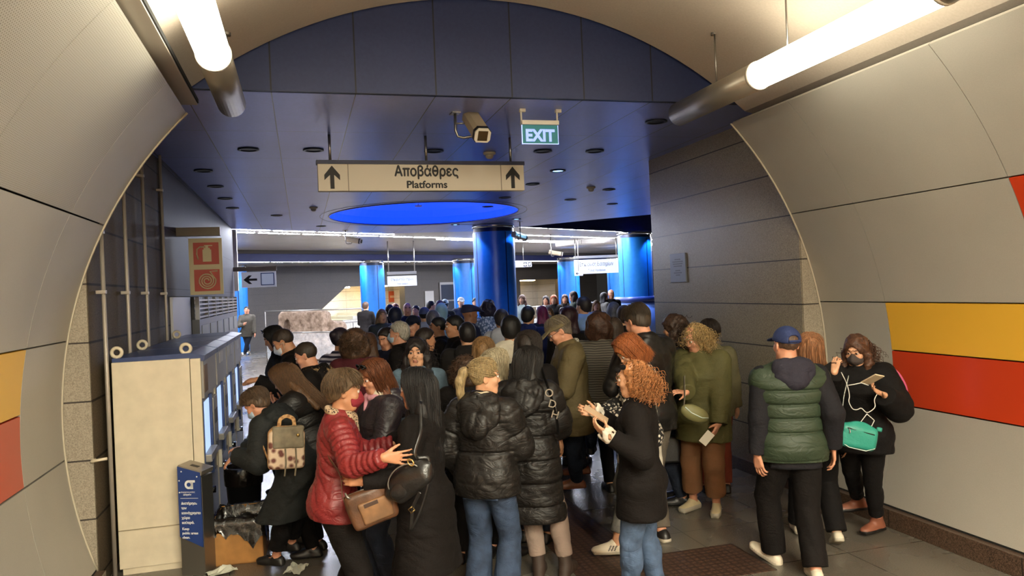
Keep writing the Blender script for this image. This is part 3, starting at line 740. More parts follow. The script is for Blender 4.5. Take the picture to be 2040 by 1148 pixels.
# row of ticket machines
M_mblue = mat('machine_blue', (38, 58, 104), 0.4); M_mgrey = mat('machine_grey', (140, 136, 132), 0.38, 0.3); M_mdark = mat('machine_dark', (62, 58, 56), 0.4, 0.2)
E_scr = emit('machine_screen', (170, 196, 240), 1.0)
MW = .98
TM = ['ticket machine nearest the camera, its cream side wall in full view', 'second ticket machine of the row, partly behind the backpack wearer', 'third ticket machine of the row, where a dark sleeve reaches in', 'farthest ticket machine of the row, at the open floor']
def ticket_machine(k):
    r = thing('ticket_machine', TM[k], 'ticket machine', (-1.44, 6.47 + k * MW, 0), group='ticket machines in a row')
    MB().use(M_cream).box((0, 0.004, .05), (.56, MW - .006, 1.65), bevel=.006).box((.02, .02, 0), (.54, MW - .02, .05)).build('cabinet', r)
    MB().use(M_cream).box((.565, 0.004, .05), (.64, .05, 1.645), bevel=.004).build('door_edge', r); MB().use(M_cream).box((.565, MW - .05, .05), (.64, MW - .006, 1.63), bevel=.004).build('door_edge', r)
    mb = MB().use(mat('seam', (150, 136, 110), .6)).box((0.002, -.002, .345), (.64, .006, .352)); mb.build('seam_line', r)
    mb = MB().use(M_mblue).prism([(0.0, 1.65), (.665, 1.62), (.67, 1.665), (.56, 1.69), (0.0, 1.68)], .03, MW - .004, Matrix(((1, 0, 0, 0), (0, 0, 1, 0), (0, 1, 0, 0), (0, 0, 0, 1)))); mb.build('roof', r)
    for xx in {0: (.03, .53), 1: (.03,), 3: (.03,)}.get(k, ()):
        MB().use(M_cream).tube([(xx + .036 * math.cos(t) , .06, 1.725 + .036 * math.sin(t)) for t in np.linspace(0, 2 * math.pi, 20, endpoint=False)], .014, 8, closed=True).tube([(xx, .06, 1.65), (xx, .06, 1.70)], .014, 8).build('lifting_eye', r)
    mb = MB().use(M_mgrey).box((.56, .05, 1.32), (.655, MW - .05, 1.63)); mb.build('header_panel', r)
    mb = MB().use(mat('notice_brown', (120, 96, 74), .6)).box((.655, .08, 1.36), (.658, .30, 1.58)) if k == 0 else MB().use(mat('notice_white', (190, 186, 180), .6)).box((.655, .3, 1.5), (.658, .6, 1.6)); mb.build('notice', r)
    mb = MB().use(M_mgrey).box((.56, .05, .05), (.63, MW - .05, 1.32)); mb.build('front_plate', r)
    MB().use(M_mblue).box((.63, .52, .62), (.655, .58, 1.3)).build('blue_stripe', r); MB().use(M_mblue).box((.63, .05, .62), (.645, .07, 1.3)).build('blue_stripe', r)
    MB().use(E_scr).box((.63, .1, .86), (.636, .5, 1.27)).build('screen', r)
    mb = MB().use(M_mgrey).box((.63, .08, .8), (.69, .52, .86), bevel=.008).box((.63, .62, .75), (.66, .92, 1.25), bevel=.008); mb.build('bezel', r)
    MB().use(M_black).box((.66, .68, 1.02), (.664, .86, 1.14)).build('slot', r); MB().use(M_black).box((.66, .7, .8), (.664, .84, .86)).build('slot', r)
    mb = MB().use(M_mdark).box((.62, .06, .08), (.638, MW - .06, .6)); mb.build('lower_door', r)
    MB().use(M_chrome).tube([(.638, .16, .56), (.70, .16, .56)], .028, 14).build('lock', r)
    MB().use(M_white).box((.64, .03, .56), (.67, .075, .72), bevel=.004).build('ticket_tray', r)
for k in range(4): ticket_machine(k)

# slim litter bin for tickets, leaning its back on the machine side
r = thing('ticket_bin', 'slim blue ticket bin with white lettering beside the first machine', 'bin', (-.885, 6.34, 0))
M_bin = mat('bin_blue', (34, 58, 118), 0.45)
tri = [(-.085, -.03), (.085, -.1), (.11, .1), (-.085, .1)]
MB().use(M_steel).prism(tri, 0, .75).build('post', r)
prof = [(-.092, .30), (.092, .22), (.092, .79), (-.092, .84)]
MF = T(0, -.066, 0) @ RZ(-22.4)
mb = MB().use(M_bin).prism(prof, 0, .012, MF @ XZ); mb.build('front_panel', r)
mb = MB().use(M_steel).prism([(-.095, .0), (.095, .0), (.095, .75), (-.095, .8)], -.16, -.005, MF @ XZ)
mb.build('back_shell', r)
mb = MB().use(M_alu).box((-.1, -.01, .0), (.1, .17, .035), MF @ T(0, 0, .79) @ RY(15), bevel=.004); mb.build('slanted_lid', r)
MB().use(M_black).box((-.035, .05, .034), (.03, .09, .0365), MF @ T(0, 0, .79) @ RY(15)).build('slot', r)
M_wht = mat('print_white', (226, 226, 226), .6)
def btxt(s, z, size, bold=0.0006, x=-.07): lettering(s, size, M_wht, r, MF @ T(x, -.0135, z) @ XZ, align='LEFT', depth=.0005, bold=bold)
for k, s in enumerate(('Διατήρησε', 'τον', 'κοινόχρηστο', 'χώρο', 'καθαρό.')): btxt(s, .555 - k * .037, .026, .0009)
for k, s in enumerate(('Keep', 'public areas', 'clean.')): btxt(s, .36 - k * .033, .027)
btxt('συγκοινωνίες', .642, .018, 0); btxt('αθηνών', .622, .017, .0008, -.05)
MB().use(M_wht).box((-.075, -.0138, .594), (.07, -.0125, .597), MF).build('divider', r)
mb = MB().use(M_wht)
ring_o = [(.034 * math.cos(t), .034 * math.sin(t)) for t in np.linspace(0, 2 * math.pi, 28, endpoint=False)]
mb.prism(ring_o, 0, .001, MF @ T(-.002, -.0125, .70) @ XZ).prism([(0, .0335), (.05, .0335), (.05, .016), (0.02, .016)], 0, .001, MF @ T(-.002, -.0125, .70) @ XZ).prism([(.012, -.034), (.034, -.034), (.034, .02), (.012, .02)], 0, .001, MF @ T(-.002, -.0125, .70) @ XZ); mb.build('emblem', r)
mb = MB().use(M_bin).prism([(.016 * math.cos(t), .016 * math.sin(t)) for t in np.linspace(0, 2 * math.pi, 20, endpoint=False)], 0, .001, MF @ T(-.002, -.0138, .70) @ XZ); mb.build('emblem_eye', r)
mb = MB().use(M_wht)
for x, z in ((-.06, .80), (.065, .76), (-.08, .73), (-.08, .64)): mb.lathe([(0, .002), (.006, .002), (.006, 0)], 10, MF @ T(x, -.0125, z) @ XZ)
mb.build('screw', r)

# cardboard box used as a bin, with a black liner
r = thing('cardboard_box', 'brown cardboard box lined with a black bin bag on the floor', 'box', (-.555, 6.62, 0), rz=math.radians(-3))
M_card = mat('cardboard', (176, 124, 66), .8, noise=.08, nscale=12)
mb = MB().use(M_card)
w, d, h = .19, .22, .36
for b in (((-w, -d, 0), (w, -d + .008, h)), ((-w, d - .008, 0), (w, d, h)), ((-w, -d, 0), (-w + .008, d, h)), ((w - .008, -d, 0), (w, d, h)), ((-w, -d, 0), (w, d, .008))): mb.box(*b)
mb.build('carton', r)
bm = bmesh.new(); rng = np.random.default_rng(3)
M_bag = mat('bin_bag', (24, 20, 17), .22, coat=.3, bump=.9, bscale=18)
per = []
for s, n in (((-w, -d), 16), ((w, -d), 16), ((w, d), 16), ((-w, d), 16)): per.append(s)
loop = []
for k in range(4):
    a, b = np.array(per[k]), np.array(per[(k + 1) % 4])
    for t in np.linspace(0, 1, 16, endpoint=False): loop.append(a + (b - a) * t)
lv = []
for lev, (zz, off, amp) in enumerate(((h - .30, -.03, .0), (h - .1, -.02, .01), (h + .005, -.008, .004), (h + .012, .006, .004), (h - .05, .014, .006), (h - .11, .016, .012), (h - .17, .018, .02))):
    ring = []
    for i, q in enumerate(loop):
        dq = q / np.linalg.norm(q); dr = .05 * math.sin(i * .21 + 1) + .03 * math.sin(i * .9) if lev == 6 else 0
        ring.append(bm.verts.new((q[0] + np.sign(q[0]) * off * (abs(q[0]) > w * .98) + rng.normal(0, amp * .4), q[1] + np.sign(q[1]) * off * (abs(q[1]) > d * .98) + rng.normal(0, amp * .4), zz + dr + rng.normal(0, amp))))
    lv.append(ring)
for a, b in zip(lv, lv[1:]):
    for i in range(len(a)):
        f = bm.faces.new((a[i], a[(i + 1) % len(a)], b[(i + 1) % len(a)], b[i])); f.smooth = True
bm.faces.new(lv[0])
bmesh.ops.recalc_face_normals(bm, faces=bm.faces)
mb = MB(); mb.bm.free(); mb.bm = bm; mb.mats = [M_bag]; mb.build('bin_liner', r)
# small black bin behind it
r = thing('waste_bin', 'black waste bin with tied bag standing against the ticket machines', 'bin', (-.58, 7.35, 0))
MB().use(M_black).lathe([(0, 0), (.13, 0), (.16, .55), (.165, .56), (.15, .56), (.13, .1), (0, .1)], 24).build('tub', r)
MB().use(M_bag).lathe([(.168, .42), (.172, .5), (.17, .575), (.15, .585), (.14, .5), (0, .35)], 24).build('bag', r)
# scraps of paper
def crumple(name, x, y, label, s=.09, seed=0, rz=0):
    rg = np.random.default_rng(seed); bm = bmesh.new(); n = 7; g = []
    for i in range(n):
        g.append([bm.verts.new(((i / (n - 1) - .5) * s * 1.5, (j / (n - 1) - .5) * s, .012 + abs(rg.normal(0, .016)))) for j in range(n)])
    for i in range(n - 1):
        for j in range(n - 1): bm.faces.new((g[i][j], g[i + 1][j], g[i + 1][j + 1], g[i][j + 1]))
    mb = MB(); mb.bm.free(); mb.bm = bm; mb.mats = [mat('paper_white', (214, 214, 196), .8)]
    o = tag(mb.build(name), label, 'paper'); o.location = (x, y, .0); o.rotation_euler = (0, 0, rz)
    sd = o.modifiers.new('s', 'SOLIDIFY'); sd.thickness = .002
p = at_z(440, 1142, 0); crumple('crumpled_paper', p[0], p[1], 'crumpled white paper on the floor in front of the cardboard box', .14, 1, .5)
p = at_z(590, 1139, .0); crumple('crumpled_paper', p[0], p[1], 'crumpled white paper on the floor beside a black shoe', .13, 2, 1.2)

# ================================================================== FAR HALL PROPS
def glass_mat():
    m, N, L, P = new_mat('clear_glass'); P.inputs['Base Color'].default_value = (.9, .95, .95, 1); P.inputs['Roughness'].default_value = .02; P.inputs['Transmission Weight'].default_value = 0; P.inputs['Alpha'].default_value = .14
    return m
M_glass = glass_mat()
def railing(name, label, a, b, h=1.05, posts=4, glass=True, rails=(1.05,)):
    a, b = np.array(a), np.array(b); r = thing(name, label, 'railing', (float(a[0]), float(a[1]), 0)); d = b - a
    for z in rails: MB().use(M_steel).tube([(0, 0, z), (d[0], d[1], z)], .02, 10).build('handrail', r)
    for k in range(posts):
        q = d * k / (posts - 1); MB().use(M_steel).tube([(q[0], q[1], 0), (q[0], q[1], max(rails))], .015, 8).build('post', r)
    if glass: MB().use(M_glass).prism([(0, .1), (1, .1), (1, .98), (0, .98)], -.006, .006, Matrix(((d[0], 0, d[1] / np.linalg.norm(d), 0), (d[1], 0, -d[0] / np.linalg.norm(d), 0), (0, 1, 0, 0), (0, 0, 0, 1)))).build('glass_pane', r)
q1, q2, q3 = at_depth(530, 660, 25), at_depth(722, 640, 23.5), at_depth(505, 660, 24)
railing('glass_railing', 'glass railing with steel top rail in front of the ancient wall fragment', q1[:2], q2[:2], posts=2, rails=(1.66, .95))
s1, s2 = at_depth(640, 650, 26.6), at_depth(760, 600, 29)
railing('stair_railing', 'steel handrail in front of the left stair opening', s1[:2], s2[:2], 1.05, 5, False, (1.1, .75))
s1, s2 = at_depth(1165, 600, 25), at_depth(1240, 590, 27)
railing('barrier_railing', 'pale steel barrier near the ticket gates by the right columns', s1[:2], s2[:2], 1.05, 4, True, (1.5, 1.0))
s1, s2 = at_depth(1040, 600, 27), at_depth(1125, 600, 27)
railing('barrier_railing', 'pale steel barrier in front of the right stair opening', s1[:2], s2[:2], 1.05, 4, True, (1.4,))
s1, s2 = at_depth(880, 640, 22), at_depth(912, 640, 23)
railing('barrier_railing', 'pale steel barrier before the dark lift doors', s1[:2], s2[:2], 1.05, 3, True, (1.2,))
mb = MB().use(mat('poster_orange', (206, 96, 54), .6)); e, z = wall_px(785, 591, WE + 2.58)
mb.box((e - .34, WE + 2.575, z - .28), (e + .34, WE + 2.598, z + .28)); mb.use(mat('poster_pale', (236, 190, 150), .6)).box((e - .26, WE + 2.57, z - .06), (e + .26, WE + 2.576, z + .06)); o = tag(mb.build('orange_poster'), 'small orange notice on the lit wall of the left stair opening', 'poster'); o.matrix_world = MH
e, z = wall_px(854, 580, WE)
mb = MB().use(mat('pale_door', (170, 166, 160), .5)).box((e - .28, WE - .05, 0), (e + .28, WE - .002, z)); o = tag(mb.build('pale_service_panel'), 'narrow pale panel standing out on the far stone wall left of the lift', 'panel'); o.matrix_world = MH
e0, z = wall_px(874, 563, WE); e1, _ = wall_px(912, 563, WE)
r = thing('lift_entrance', 'dark glazed lift entrance in the far stone wall', 'lift', tuple(hall(e0, WE)) + (0,), rz=HA); w = e1 - e0 + .6
MB().use(M_steel).box((0, -.06, 0), (.08, .02, z)).box((w - .08, -.06, 0), (w, .02, z)).box((0, -.06, z - .12), (w, .02, z)).box((0, -.06, z * .62), (w, .02, z * .65)).build('frame', r)
MB().use(mat('lift_glass', (52, 54, 60), .2)).box((.08, -.03, 0), (w - .08, .0, z - .1)).build('glazed_door', r)
MB().use(M_steel).box((w * .55, -.07, .2), (w * .58, -.03, z * .62)).build('door_post', r)
# blue curved kiosk at the foot of the right column
cx_, cy_, cr_ = COLS[1][0], COLS[1][1], COLS[1][2]
r = thing('blue_kiosk', 'pale blue curved kiosk with navy top rail at the foot of the right column', 'kiosk', (cx_, cy_, 0))
MB().use(mat('kiosk_blue', (108, 138, 206), .35)).lathe([(cr_ + .02, 0), (cr_ + .16, 0), (cr_ + .16, 1.5), (cr_ + .02, 1.5)], 40).build('body', r)
MB().use(mat('kiosk_navy', (28, 46, 110), .35)).lathe([(cr_ + .02, 1.5), (cr_ + .2, 1.5), (cr_ + .2, 1.66), (cr_ + .02, 1.66)], 40).build('top_rail', r)
# round grey bulkhead hanging from the far ceiling at the right
p = at_depth(1195, 490, 29); mb = MB().use(M_grey).lathe([(1.7, 0), (1.7, -.14), (0, -.14)], 48); o = tag(mb.build('round_bulkhead'), 'round grey bulkhead under the far ceiling at the right', 'bulkhead', kind='structure'); o.location = (p[0], p[1], ZC)
# ================================================================== PEOPLE: distance-field bodies and clothes
class Field:
    """dense signed-distance grid; shapes are merged into it and one continuous surface is drawn from it"""
    def __init__(s, lo, hi, vox):
        s.v = vox; s.lo = np.asarray(lo, float) - 3 * vox
        n = np.ceil((np.asarray(hi, float) - s.lo) / vox).astype(int) + 4
        s.ax = [(s.lo[i] + vox * np.arange(n[i])).astype(np.float32) for i in range(3)]
        s.f = np.full(n, 1.0, np.float32)
    def _blk(s, lo, hi):
        sl = []
        for i in range(3):
            a = max(0, int(math.floor((lo[i] - s.lo[i]) / s.v))); b = min(len(s.ax[i]), int(math.ceil((hi[i] - s.lo[i]) / s.v)) + 1)
            if b - a < 1: return None
            sl.append(slice(a, b))
        return tuple(sl), s.ax[0][sl[0]][:, None, None], s.ax[1][sl[1]][None, :, None], s.ax[2][sl[2]][None, None, :]
    def put(s, prim, k=0.02, op='u'):
        fn, lo, hi = prim; m = k + 3 * s.v
        r = s._blk(lo - m, hi + m)
        if r is None: return s
        sl, X, Y, Z = r; d = fn(X, Y, Z).astype(np.float32); f = s.f[sl]
        if op == 'u':
            h = np.maximum(k - np.abs(f - d), 0) / max(k, 1e-6); s.f[sl] = np.minimum(f, d) - h * h * k * .25
        else:
            h = np.maximum(k - np.abs(f + d), 0) / max(k, 1e-6); s.f[sl] = np.maximum(f, -d) + h * h * k * .25
        return s
    def cut(s, p, n, k=0.0):
        """keep the side the normal n points AWAY from"""
        p = np.asarray(p, float); n = np.asarray(n, float); n = n / np.linalg.norm(n)
        d = (s.ax[0][:, None, None] - p[0]) * n[0] + (s.ax[1][None, :, None] - p[1]) * n[1] + (s.ax[2][None, None, :] - p[2]) * n[2]
        s.f = np.maximum(s.f, d.astype(np.float32)); return s
    def wrinkle(s, amp, freq, seed=0, zs=1.0, n=5, crease=False):
        rg = np.random.default_rng(seed); X, Y, Z = s.ax[0][:, None, None], s.ax[1][None, :, None], s.ax[2][None, None, :]
        w = 0
        for i in range(n):
            d = rg.normal(size=3); d /= np.linalg.norm(d); d = d * freq * rg.uniform(.6, 1.5); d[2] *= zs
            sn = np.sin(X * d[0] + Y * d[1] + Z * d[2] + rg.uniform(0, 6.28) + 1.4 * np.sin(X * d[1] * .7 - Z * d[0] * .7 + Y * d[2] * .5)); w = w + (1.25 - 2.0 * np.sqrt(np.abs(sn) + .02) if crease else sn)
        s.f = s.f + (amp / n ** .5 * w).astype(np.float32); return s
    def surface(s, smooth=1):
        f = np.clip(s.f, -3 * s.v, 3 * s.v); g = f < 0; nx, ny, nz = f.shape
        c = np.zeros((nx - 1, ny - 1, nz - 1), np.uint8)
        for i in (0, 1):
            for j in (0, 1):
                for k in (0, 1): c += g[i:nx - 1 + i, j:ny - 1 + j, k:nz - 1 + k]
        act = (c > 0) & (c < 8); I = np.argwhere(act); ids = np.full(c.shape, -1, np.int32); ids[act] = np.arange(len(I))
        acc = np.zeros((len(I), 3), np.float64); cnt = np.zeros(len(I))
        corn = [(i, j, k) for i in (0, 1) for j in (0, 1) for k in (0, 1)]
        V = {q: f[I[:, 0] + q[0], I[:, 1] + q[1], I[:, 2] + q[2]] for q in corn}
        for a in corn:
            for ax in range(3):
                if a[ax]: continue
                b = list(a); b[ax] = 1; b = tuple(b); va, vb = V[a], V[b]; m = (va < 0) != (vb < 0)
                t = va[m] / (va[m] - vb[m]); P = np.tile(np.array(a, float), (m.sum(), 1)); P[:, ax] = t
                acc[m] += P; cnt[m] += 1
        verts = (I + acc / cnt[:, None]) * s.v + np.array([s.ax[0][0], s.ax[1][0], s.ax[2][0]])
        Q = []
        for ax in range(3):
            o = [0, 1, 2]; o.remove(ax); sl0 = [slice(None)] * 3; sl1 = [slice(None)] * 3; sl0[ax] = slice(0, -1); sl1[ax] = slice(1, None)
            ga, gb = g[tuple(sl0)], g[tuple(sl1)]; E = np.argwhere(ga != gb)
            E = E[(E[:, o[0]] > 0) & (E[:, o[1]] > 0) & (E[:, o[0]] < f.shape[o[0]] - 1) & (E[:, o[1]] < f.shape[o[1]] - 1)]
            q = []
            for du, dv in ((1, 1), (0, 1), (0, 0), (1, 0)):
                C = E.copy(); C[:, o[0]] -= du; C[:, o[1]] -= dv; q.append(ids[C[:, 0], C[:, 1], C[:, 2]])
            q = np.stack(q, 1); flip = ga[E[:, 0], E[:, 1], E[:, 2]]
            if ax == 1: flip = ~flip
            q[~flip] = q[~flip][:, ::-1]; Q.append(q)
        Q = np.concatenate(Q)
        for _ in range(smooth):
            a = np.zeros_like(verts); n = np.zeros(len(verts))
            for i, j in ((0, 1), (1, 2), (2, 3), (3, 0)):
                np.add.at(a, Q[:, i], verts[Q[:, j]]); np.add.at(n, Q[:, i], 1)
            verts = verts * .45 + a / np.maximum(n, 1)[:, None] * .55
        return verts, Q

def mesh_obj(name, verts, quads, mats, parent, mi=None, smooth=True):
    me = bpy.data.meshes.new(name); n = len(quads); q = quads.shape[1]
    me.vertices.add(len(verts)); me.vertices.foreach_set('co', np.asarray(verts, np.float32).ravel())
    me.loops.add(n * q); me.loops.foreach_set('vertex_index', quads.astype(np.int32).ravel())
    me.polygons.add(n); me.polygons.foreach_set('loop_start', np.arange(0, n * q, q, dtype=np.int32))
    me.polygons.foreach_set('use_smooth', np.full(n, smooth))
    for m in mats: me.materials.append(m)
    if mi is not None: me.polygons.foreach_set('material_index', mi.astype(np.int32))
    me.update(calc_edges=True)
    o = bpy.data.objects.new(name, me); COL.objects.link(o)
    if parent is not None: o.parent = parent
    return o

# --- shapes
def cap(a, b, ra, rb, mod=None, flat=None):
    """tapered limb; mod(h, length) adds to the radius; flat=(axis, k) squeezes it along an axis"""
    a = np.asarray(a, float); b = np.asarray(b, float); ba = b - a; L2 = float(ba @ ba) + 1e-9; L = L2 ** .5
    def fn(X, Y, Z):
        x, y, z = X - a[0], Y - a[1], Z - a[2]
        h = np.clip((x * ba[0] + y * ba[1] + z * ba[2]) / L2, 0, 1)
        dx, dy, dz = x - ba[0] * h, y - ba[1] * h, z - ba[2] * h
        r = ra + (rb - ra) * h
        if mod is not None: r = r + mod(h, L)
        if flat is not None:
            u, k = flat; p = dx * u[0] + dy * u[1] + dz * u[2]
            return (np.sqrt(dx * dx + dy * dy + dz * dz + p * p * (k * k - 1)) - r)
        return np.sqrt(dx * dx + dy * dy + dz * dz) - r
    m = max(ra, rb) + (.02 if mod is not None else 0)
    return fn, np.minimum(a, b) - m, np.maximum(a, b) + m
I3 = np.eye(3)
def ell(c, r, R=I3):
    c = np.asarray(c, float); r = np.asarray(r, float)
    def fn(X, Y, Z):
        x, y, z = X - c[0], Y - c[1], Z - c[2]
        q = [(x * R[0, i] + y * R[1, i] + z * R[2, i]) / r[i] for i in range(3)]
        k0 = np.sqrt(q[0] ** 2 + q[1] ** 2 + q[2] ** 2) + 1e-6; k1 = np.sqrt((q[0] / r[0]) ** 2 + (q[1] / r[1]) ** 2 + (q[2] / r[2]) ** 2) + 1e-6
        return k0 * (k0 - 1) / k1
    e = np.sqrt((R ** 2) @ (r ** 2)); return fn, c - e, c + e
def loft(o, R, prof, mod=None, p=2.3):
    """body of elliptical sections along the z axis of frame (o, R); prof rows: z, rx, ry, oy"""
    o = np.asarray(o, float); P = np.asarray(prof, float); zz, rx, ry, oy = P.T
    def fn(X, Y, Z):
        x, y, z = X - o[0], Y - o[1], Z - o[2]
        qx = x * R[0, 0] + y * R[1, 0] + z * R[2, 0]; qy = x * R[0, 1] + y * R[1, 1] + z * R[2, 1]; qz = x * R[0, 2] + y * R[1, 2] + z * R[2, 2]
        a = np.interp(qz, zz, rx); b = np.interp(qz, zz, ry); c = np.interp(qz, zz, oy)
        if mod is not None:
            m = mod(qx, qy, qz); a = a + m; b = b + m
        ax_, ay_ = np.abs(qx) / a, np.abs(qy - c) / b
        e = (ax_ ** p + ay_ ** p + 1e-9) ** (1 / p)
        d = (e - 1) * np.minimum(a, b)
        d2 = np.maximum(zz[0] - qz, qz - zz[-1]); k = .03; h = np.maximum(k - np.abs(d - d2), 0) / k
        return np.maximum(d, d2) + h * h * k * .25
    rm = max(rx.max(), (ry + np.abs(oy)).max()) + .03
    cs = np.array([o + R @ np.array([sx * (rx.max() + .03), sy * ((ry + np.abs(oy)).max() + .03), z]) for sx in (-1, 1) for sy in (-1, 1) for z in (zz[0], zz[-1])])
    return fn, cs.min(0), cs.max(0)
def rbox(c, h, R=I3, r=.01):
    c = np.asarray(c, float); h = np.asarray(h, float) - r
    def fn(X, Y, Z):
        x, y, z = X - c[0], Y - c[1], Z - c[2]; q = [np.abs(x * R[0, i] + y * R[1, i] + z * R[2, i]) - h[i] for i in range(3)]
        return np.sqrt(sum(np.maximum(v, 0) ** 2 for v in q)) + np.minimum(np.maximum(np.maximum(q[0], q[1]), q[2]), 0) - r
    e = np.abs(R) @ (h + r); return fn, c - e, c + e

def rot(yaw=0, pitch=0, roll=0):
    """person frame: x right, y forward, z up; yaw turns right, pitch leans forward, roll tilts to the right"""
    y, p, r = np.radians([-yaw, -pitch, roll])
    Rz = np.array([[math.cos(y), -math.sin(y), 0], [math.sin(y), math.cos(y), 0], [0, 0, 1]])
    Rx = np.array([[1, 0, 0], [0, math.cos(p), -math.sin(p)], [0, math.sin(p), math.cos(p)]])
    Ry = np.array([[math.cos(r), 0, math.sin(r)], [0, 1, 0], [-math.sin(r), 0, math.cos(r)]])
    return Rz @ Rx @ Ry
def unit(v): v = np.asarray(v, float); return v / (np.linalg.norm(v) + 1e-9)
def ik(a, c, l1, l2, hint):
    d = c - a; L = np.linalg.norm(d)
    if L > (l1 + l2) * .998: c = a + d / L * (l1 + l2) * .998; d = c - a; L = np.linalg.norm(d)
    x = (l1 * l1 - l2 * l2 + L * L) / (2 * L); h = math.sqrt(max(l1 * l1 - x * x, 0)); u = d / L
    hv = np.asarray(hint, float); hv = unit(hv - u * (hv @ u)); return a + u * x + hv * h, c

PROF_F = [(-.07, .148, .100, -.01), (0, .166, .114, -.015), (.06, .160, .112, -.012), (.15, .128, .095, 0), (.24, .135, .100, .005), (.34, .148, .112, .012), (.42, .152, .102, 0), (.47, .132, .084, -.008), (.52, .085, .065, -.012), (.55, .05, .05, -.012)]
PROF_M = [(-.07, .146, .100, -.01), (0, .160, .112, -.012), (.08, .156, .112, 0), (.16, .150, .108, .004), (.26, .160, .112, .004), (.36, .174, .118, .004), (.43, .176, .108, -.002), (.48, .150, .088, -.008), (.53, .092, .068, -.012), (.56, .055, .055, -.012)]
PRE = {  # wrist, elbow hint, finger direction, palm normal (right arm; mirrored on the left)
    'down': ((.245, .03, .80), (.35, -1, 0), None, (-1, 0, 0)), 'downf': ((.23, .12, .82), (.3, -1, 0), None, (-1, 0, 0)),
    'hold': ((.10, .30, 1.08), (.8, -.4, -1), (-.6, .8, .1), (-.3, -.2, 1)), 'phone': ((.08, .29, 1.14), (.8, -.3, -1), (-.55, .6, .5), (-.2, -.8, .6)),
    'pocket': ((.215, .10, .93), (.8, -1, 0), (-.4, .5, -.7), (-1, 0, 0)), 'cross': ((-.02, .24, 1.12), (1, -.2, -.5), (-1, .1, .1), (0, -1, 0)), 'reach': ((.16, .50, 1.15), (.3, -.2, -1), (0, 1, 0), (0, 0, -1))}

def skeleton(o):
    male = o.get('sex') == 'm'; w = o.get('w', 1.0); K = dict(male=male, w=w)
    lean, side, twist = o.get('lean', 0), o.get('side', 0), o.get('twist', 0)
    ft = o.get('feet', ((-.1, 0, -8), (.1, 0, 8)))
    drop = o.get('drop', 0)
    O = np.array([o.get('sx', 0), o.get('sy', 0) - .10 * math.sin(math.radians(lean)), .905 - drop]); Rt = rot(twist, lean, side); Rp = rot(twist * .4, lean * .25, 0)
    K['O'], K['Rt'], K['Rp'] = O, Rt, Rp
    sw = (.178 if male else .158) * (.5 + .5 * w)
    K['neck'] = O + Rt @ np.array([0, -.012, .525]); K['sh'] = [O + Rt @ np.array([s * sw, -.012, .468]) for s in (-1, 1)]
    Rh = rot(twist + o.get('hy', 0), o.get('hp', 0) + lean * .3, o.get('hr', 0)); A = K['neck'] + Rt @ np.array([0, .01, .06])
    K['Rh'] = Rh; K['head'] = A + Rh @ np.array([0, .02, .105]); K['hyaw'] = rot(twist + o.get('hy', 0), 0, 0)
    K['top'] = K['head'] + Rh @ np.array([0, -.012, .118 + o.get('hairtop', .012)])
    K['hip'] = [O + Rp @ np.array([s * .088, 0, -.01]) for s in (-1, 1)]
    K['ank'], K['knee'], K['footR'] = [], [], []
    for i in (0, 1):
        f = ft[i]; z = .082 + (f[3] if len(f) > 3 else 0); kh = rot(f[2]) @ np.array([0, 1, .05])
        k, a = ik(K['hip'][i], np.array([f[0], f[1], z]), .43, .415, kh)
        K['knee'].append(k); K['ank'].append(a); K['footR'].append(rot(f[2], f[4] if len(f) > 4 else 0))
    K['el'], K['wr'], K['hd'], K['hn'], K['curl'], K['spread'] = [], [], [], [], [], []
    for i, key in enumerate(('la', 'ra')):
        sp = o.get(key, 'down'); sp = 'down' if isinstance(sp, dict) and 'w' not in sp else sp; s = -1 if i == 0 else 1; mir = np.array([s, 1, 1])
        if isinstance(sp, str):
            wv, e, d, n = PRE[sp]; wv = np.array(wv) * mir; wv = wv + (O - np.array([0, 0, .905])) * (.7 if sp in ('down', 'downf', 'pocket') else 1.0)
            if sp not in ('down', 'downf', 'pocket'): wv = O + Rt @ (wv - np.array([0, 0, .905]))
            sp = dict(w=wv, e=np.array(e) * mir, d=None if d is None else np.array(d) * mir, n=np.array(n) * mir, loc=True)
        wv = np.asarray(sp['w'], float); R0 = np.eye(3)
        e, c = ik(K['sh'][i], wv, .285, .25, sp.get('e', np.array([.35 * s, -1, 0])))
        K['el'].append(e); K['wr'].append(c)
        fa = unit(c - e); d = fa if sp.get('d') is None else unit(sp['d']); n = np.asarray(sp.get('n', (-s, 0, 0)), float); n = unit(n - d * (n @ d))
        K['hd'].append(d); K['hn'].append(n); K['curl'].append(sp.get('curl', .35)); K['spread'].append(sp.get('spread', .5))
    return K
def scaled(K, s):
    for k in ('O', 'neck', 'head', 'top'): K[k] = K[k] * s
    for k in ('sh', 'hip', 'ank', 'knee', 'el', 'wr'): K[k] = [v * s for v in K[k]]
    K['s'] = s; return K

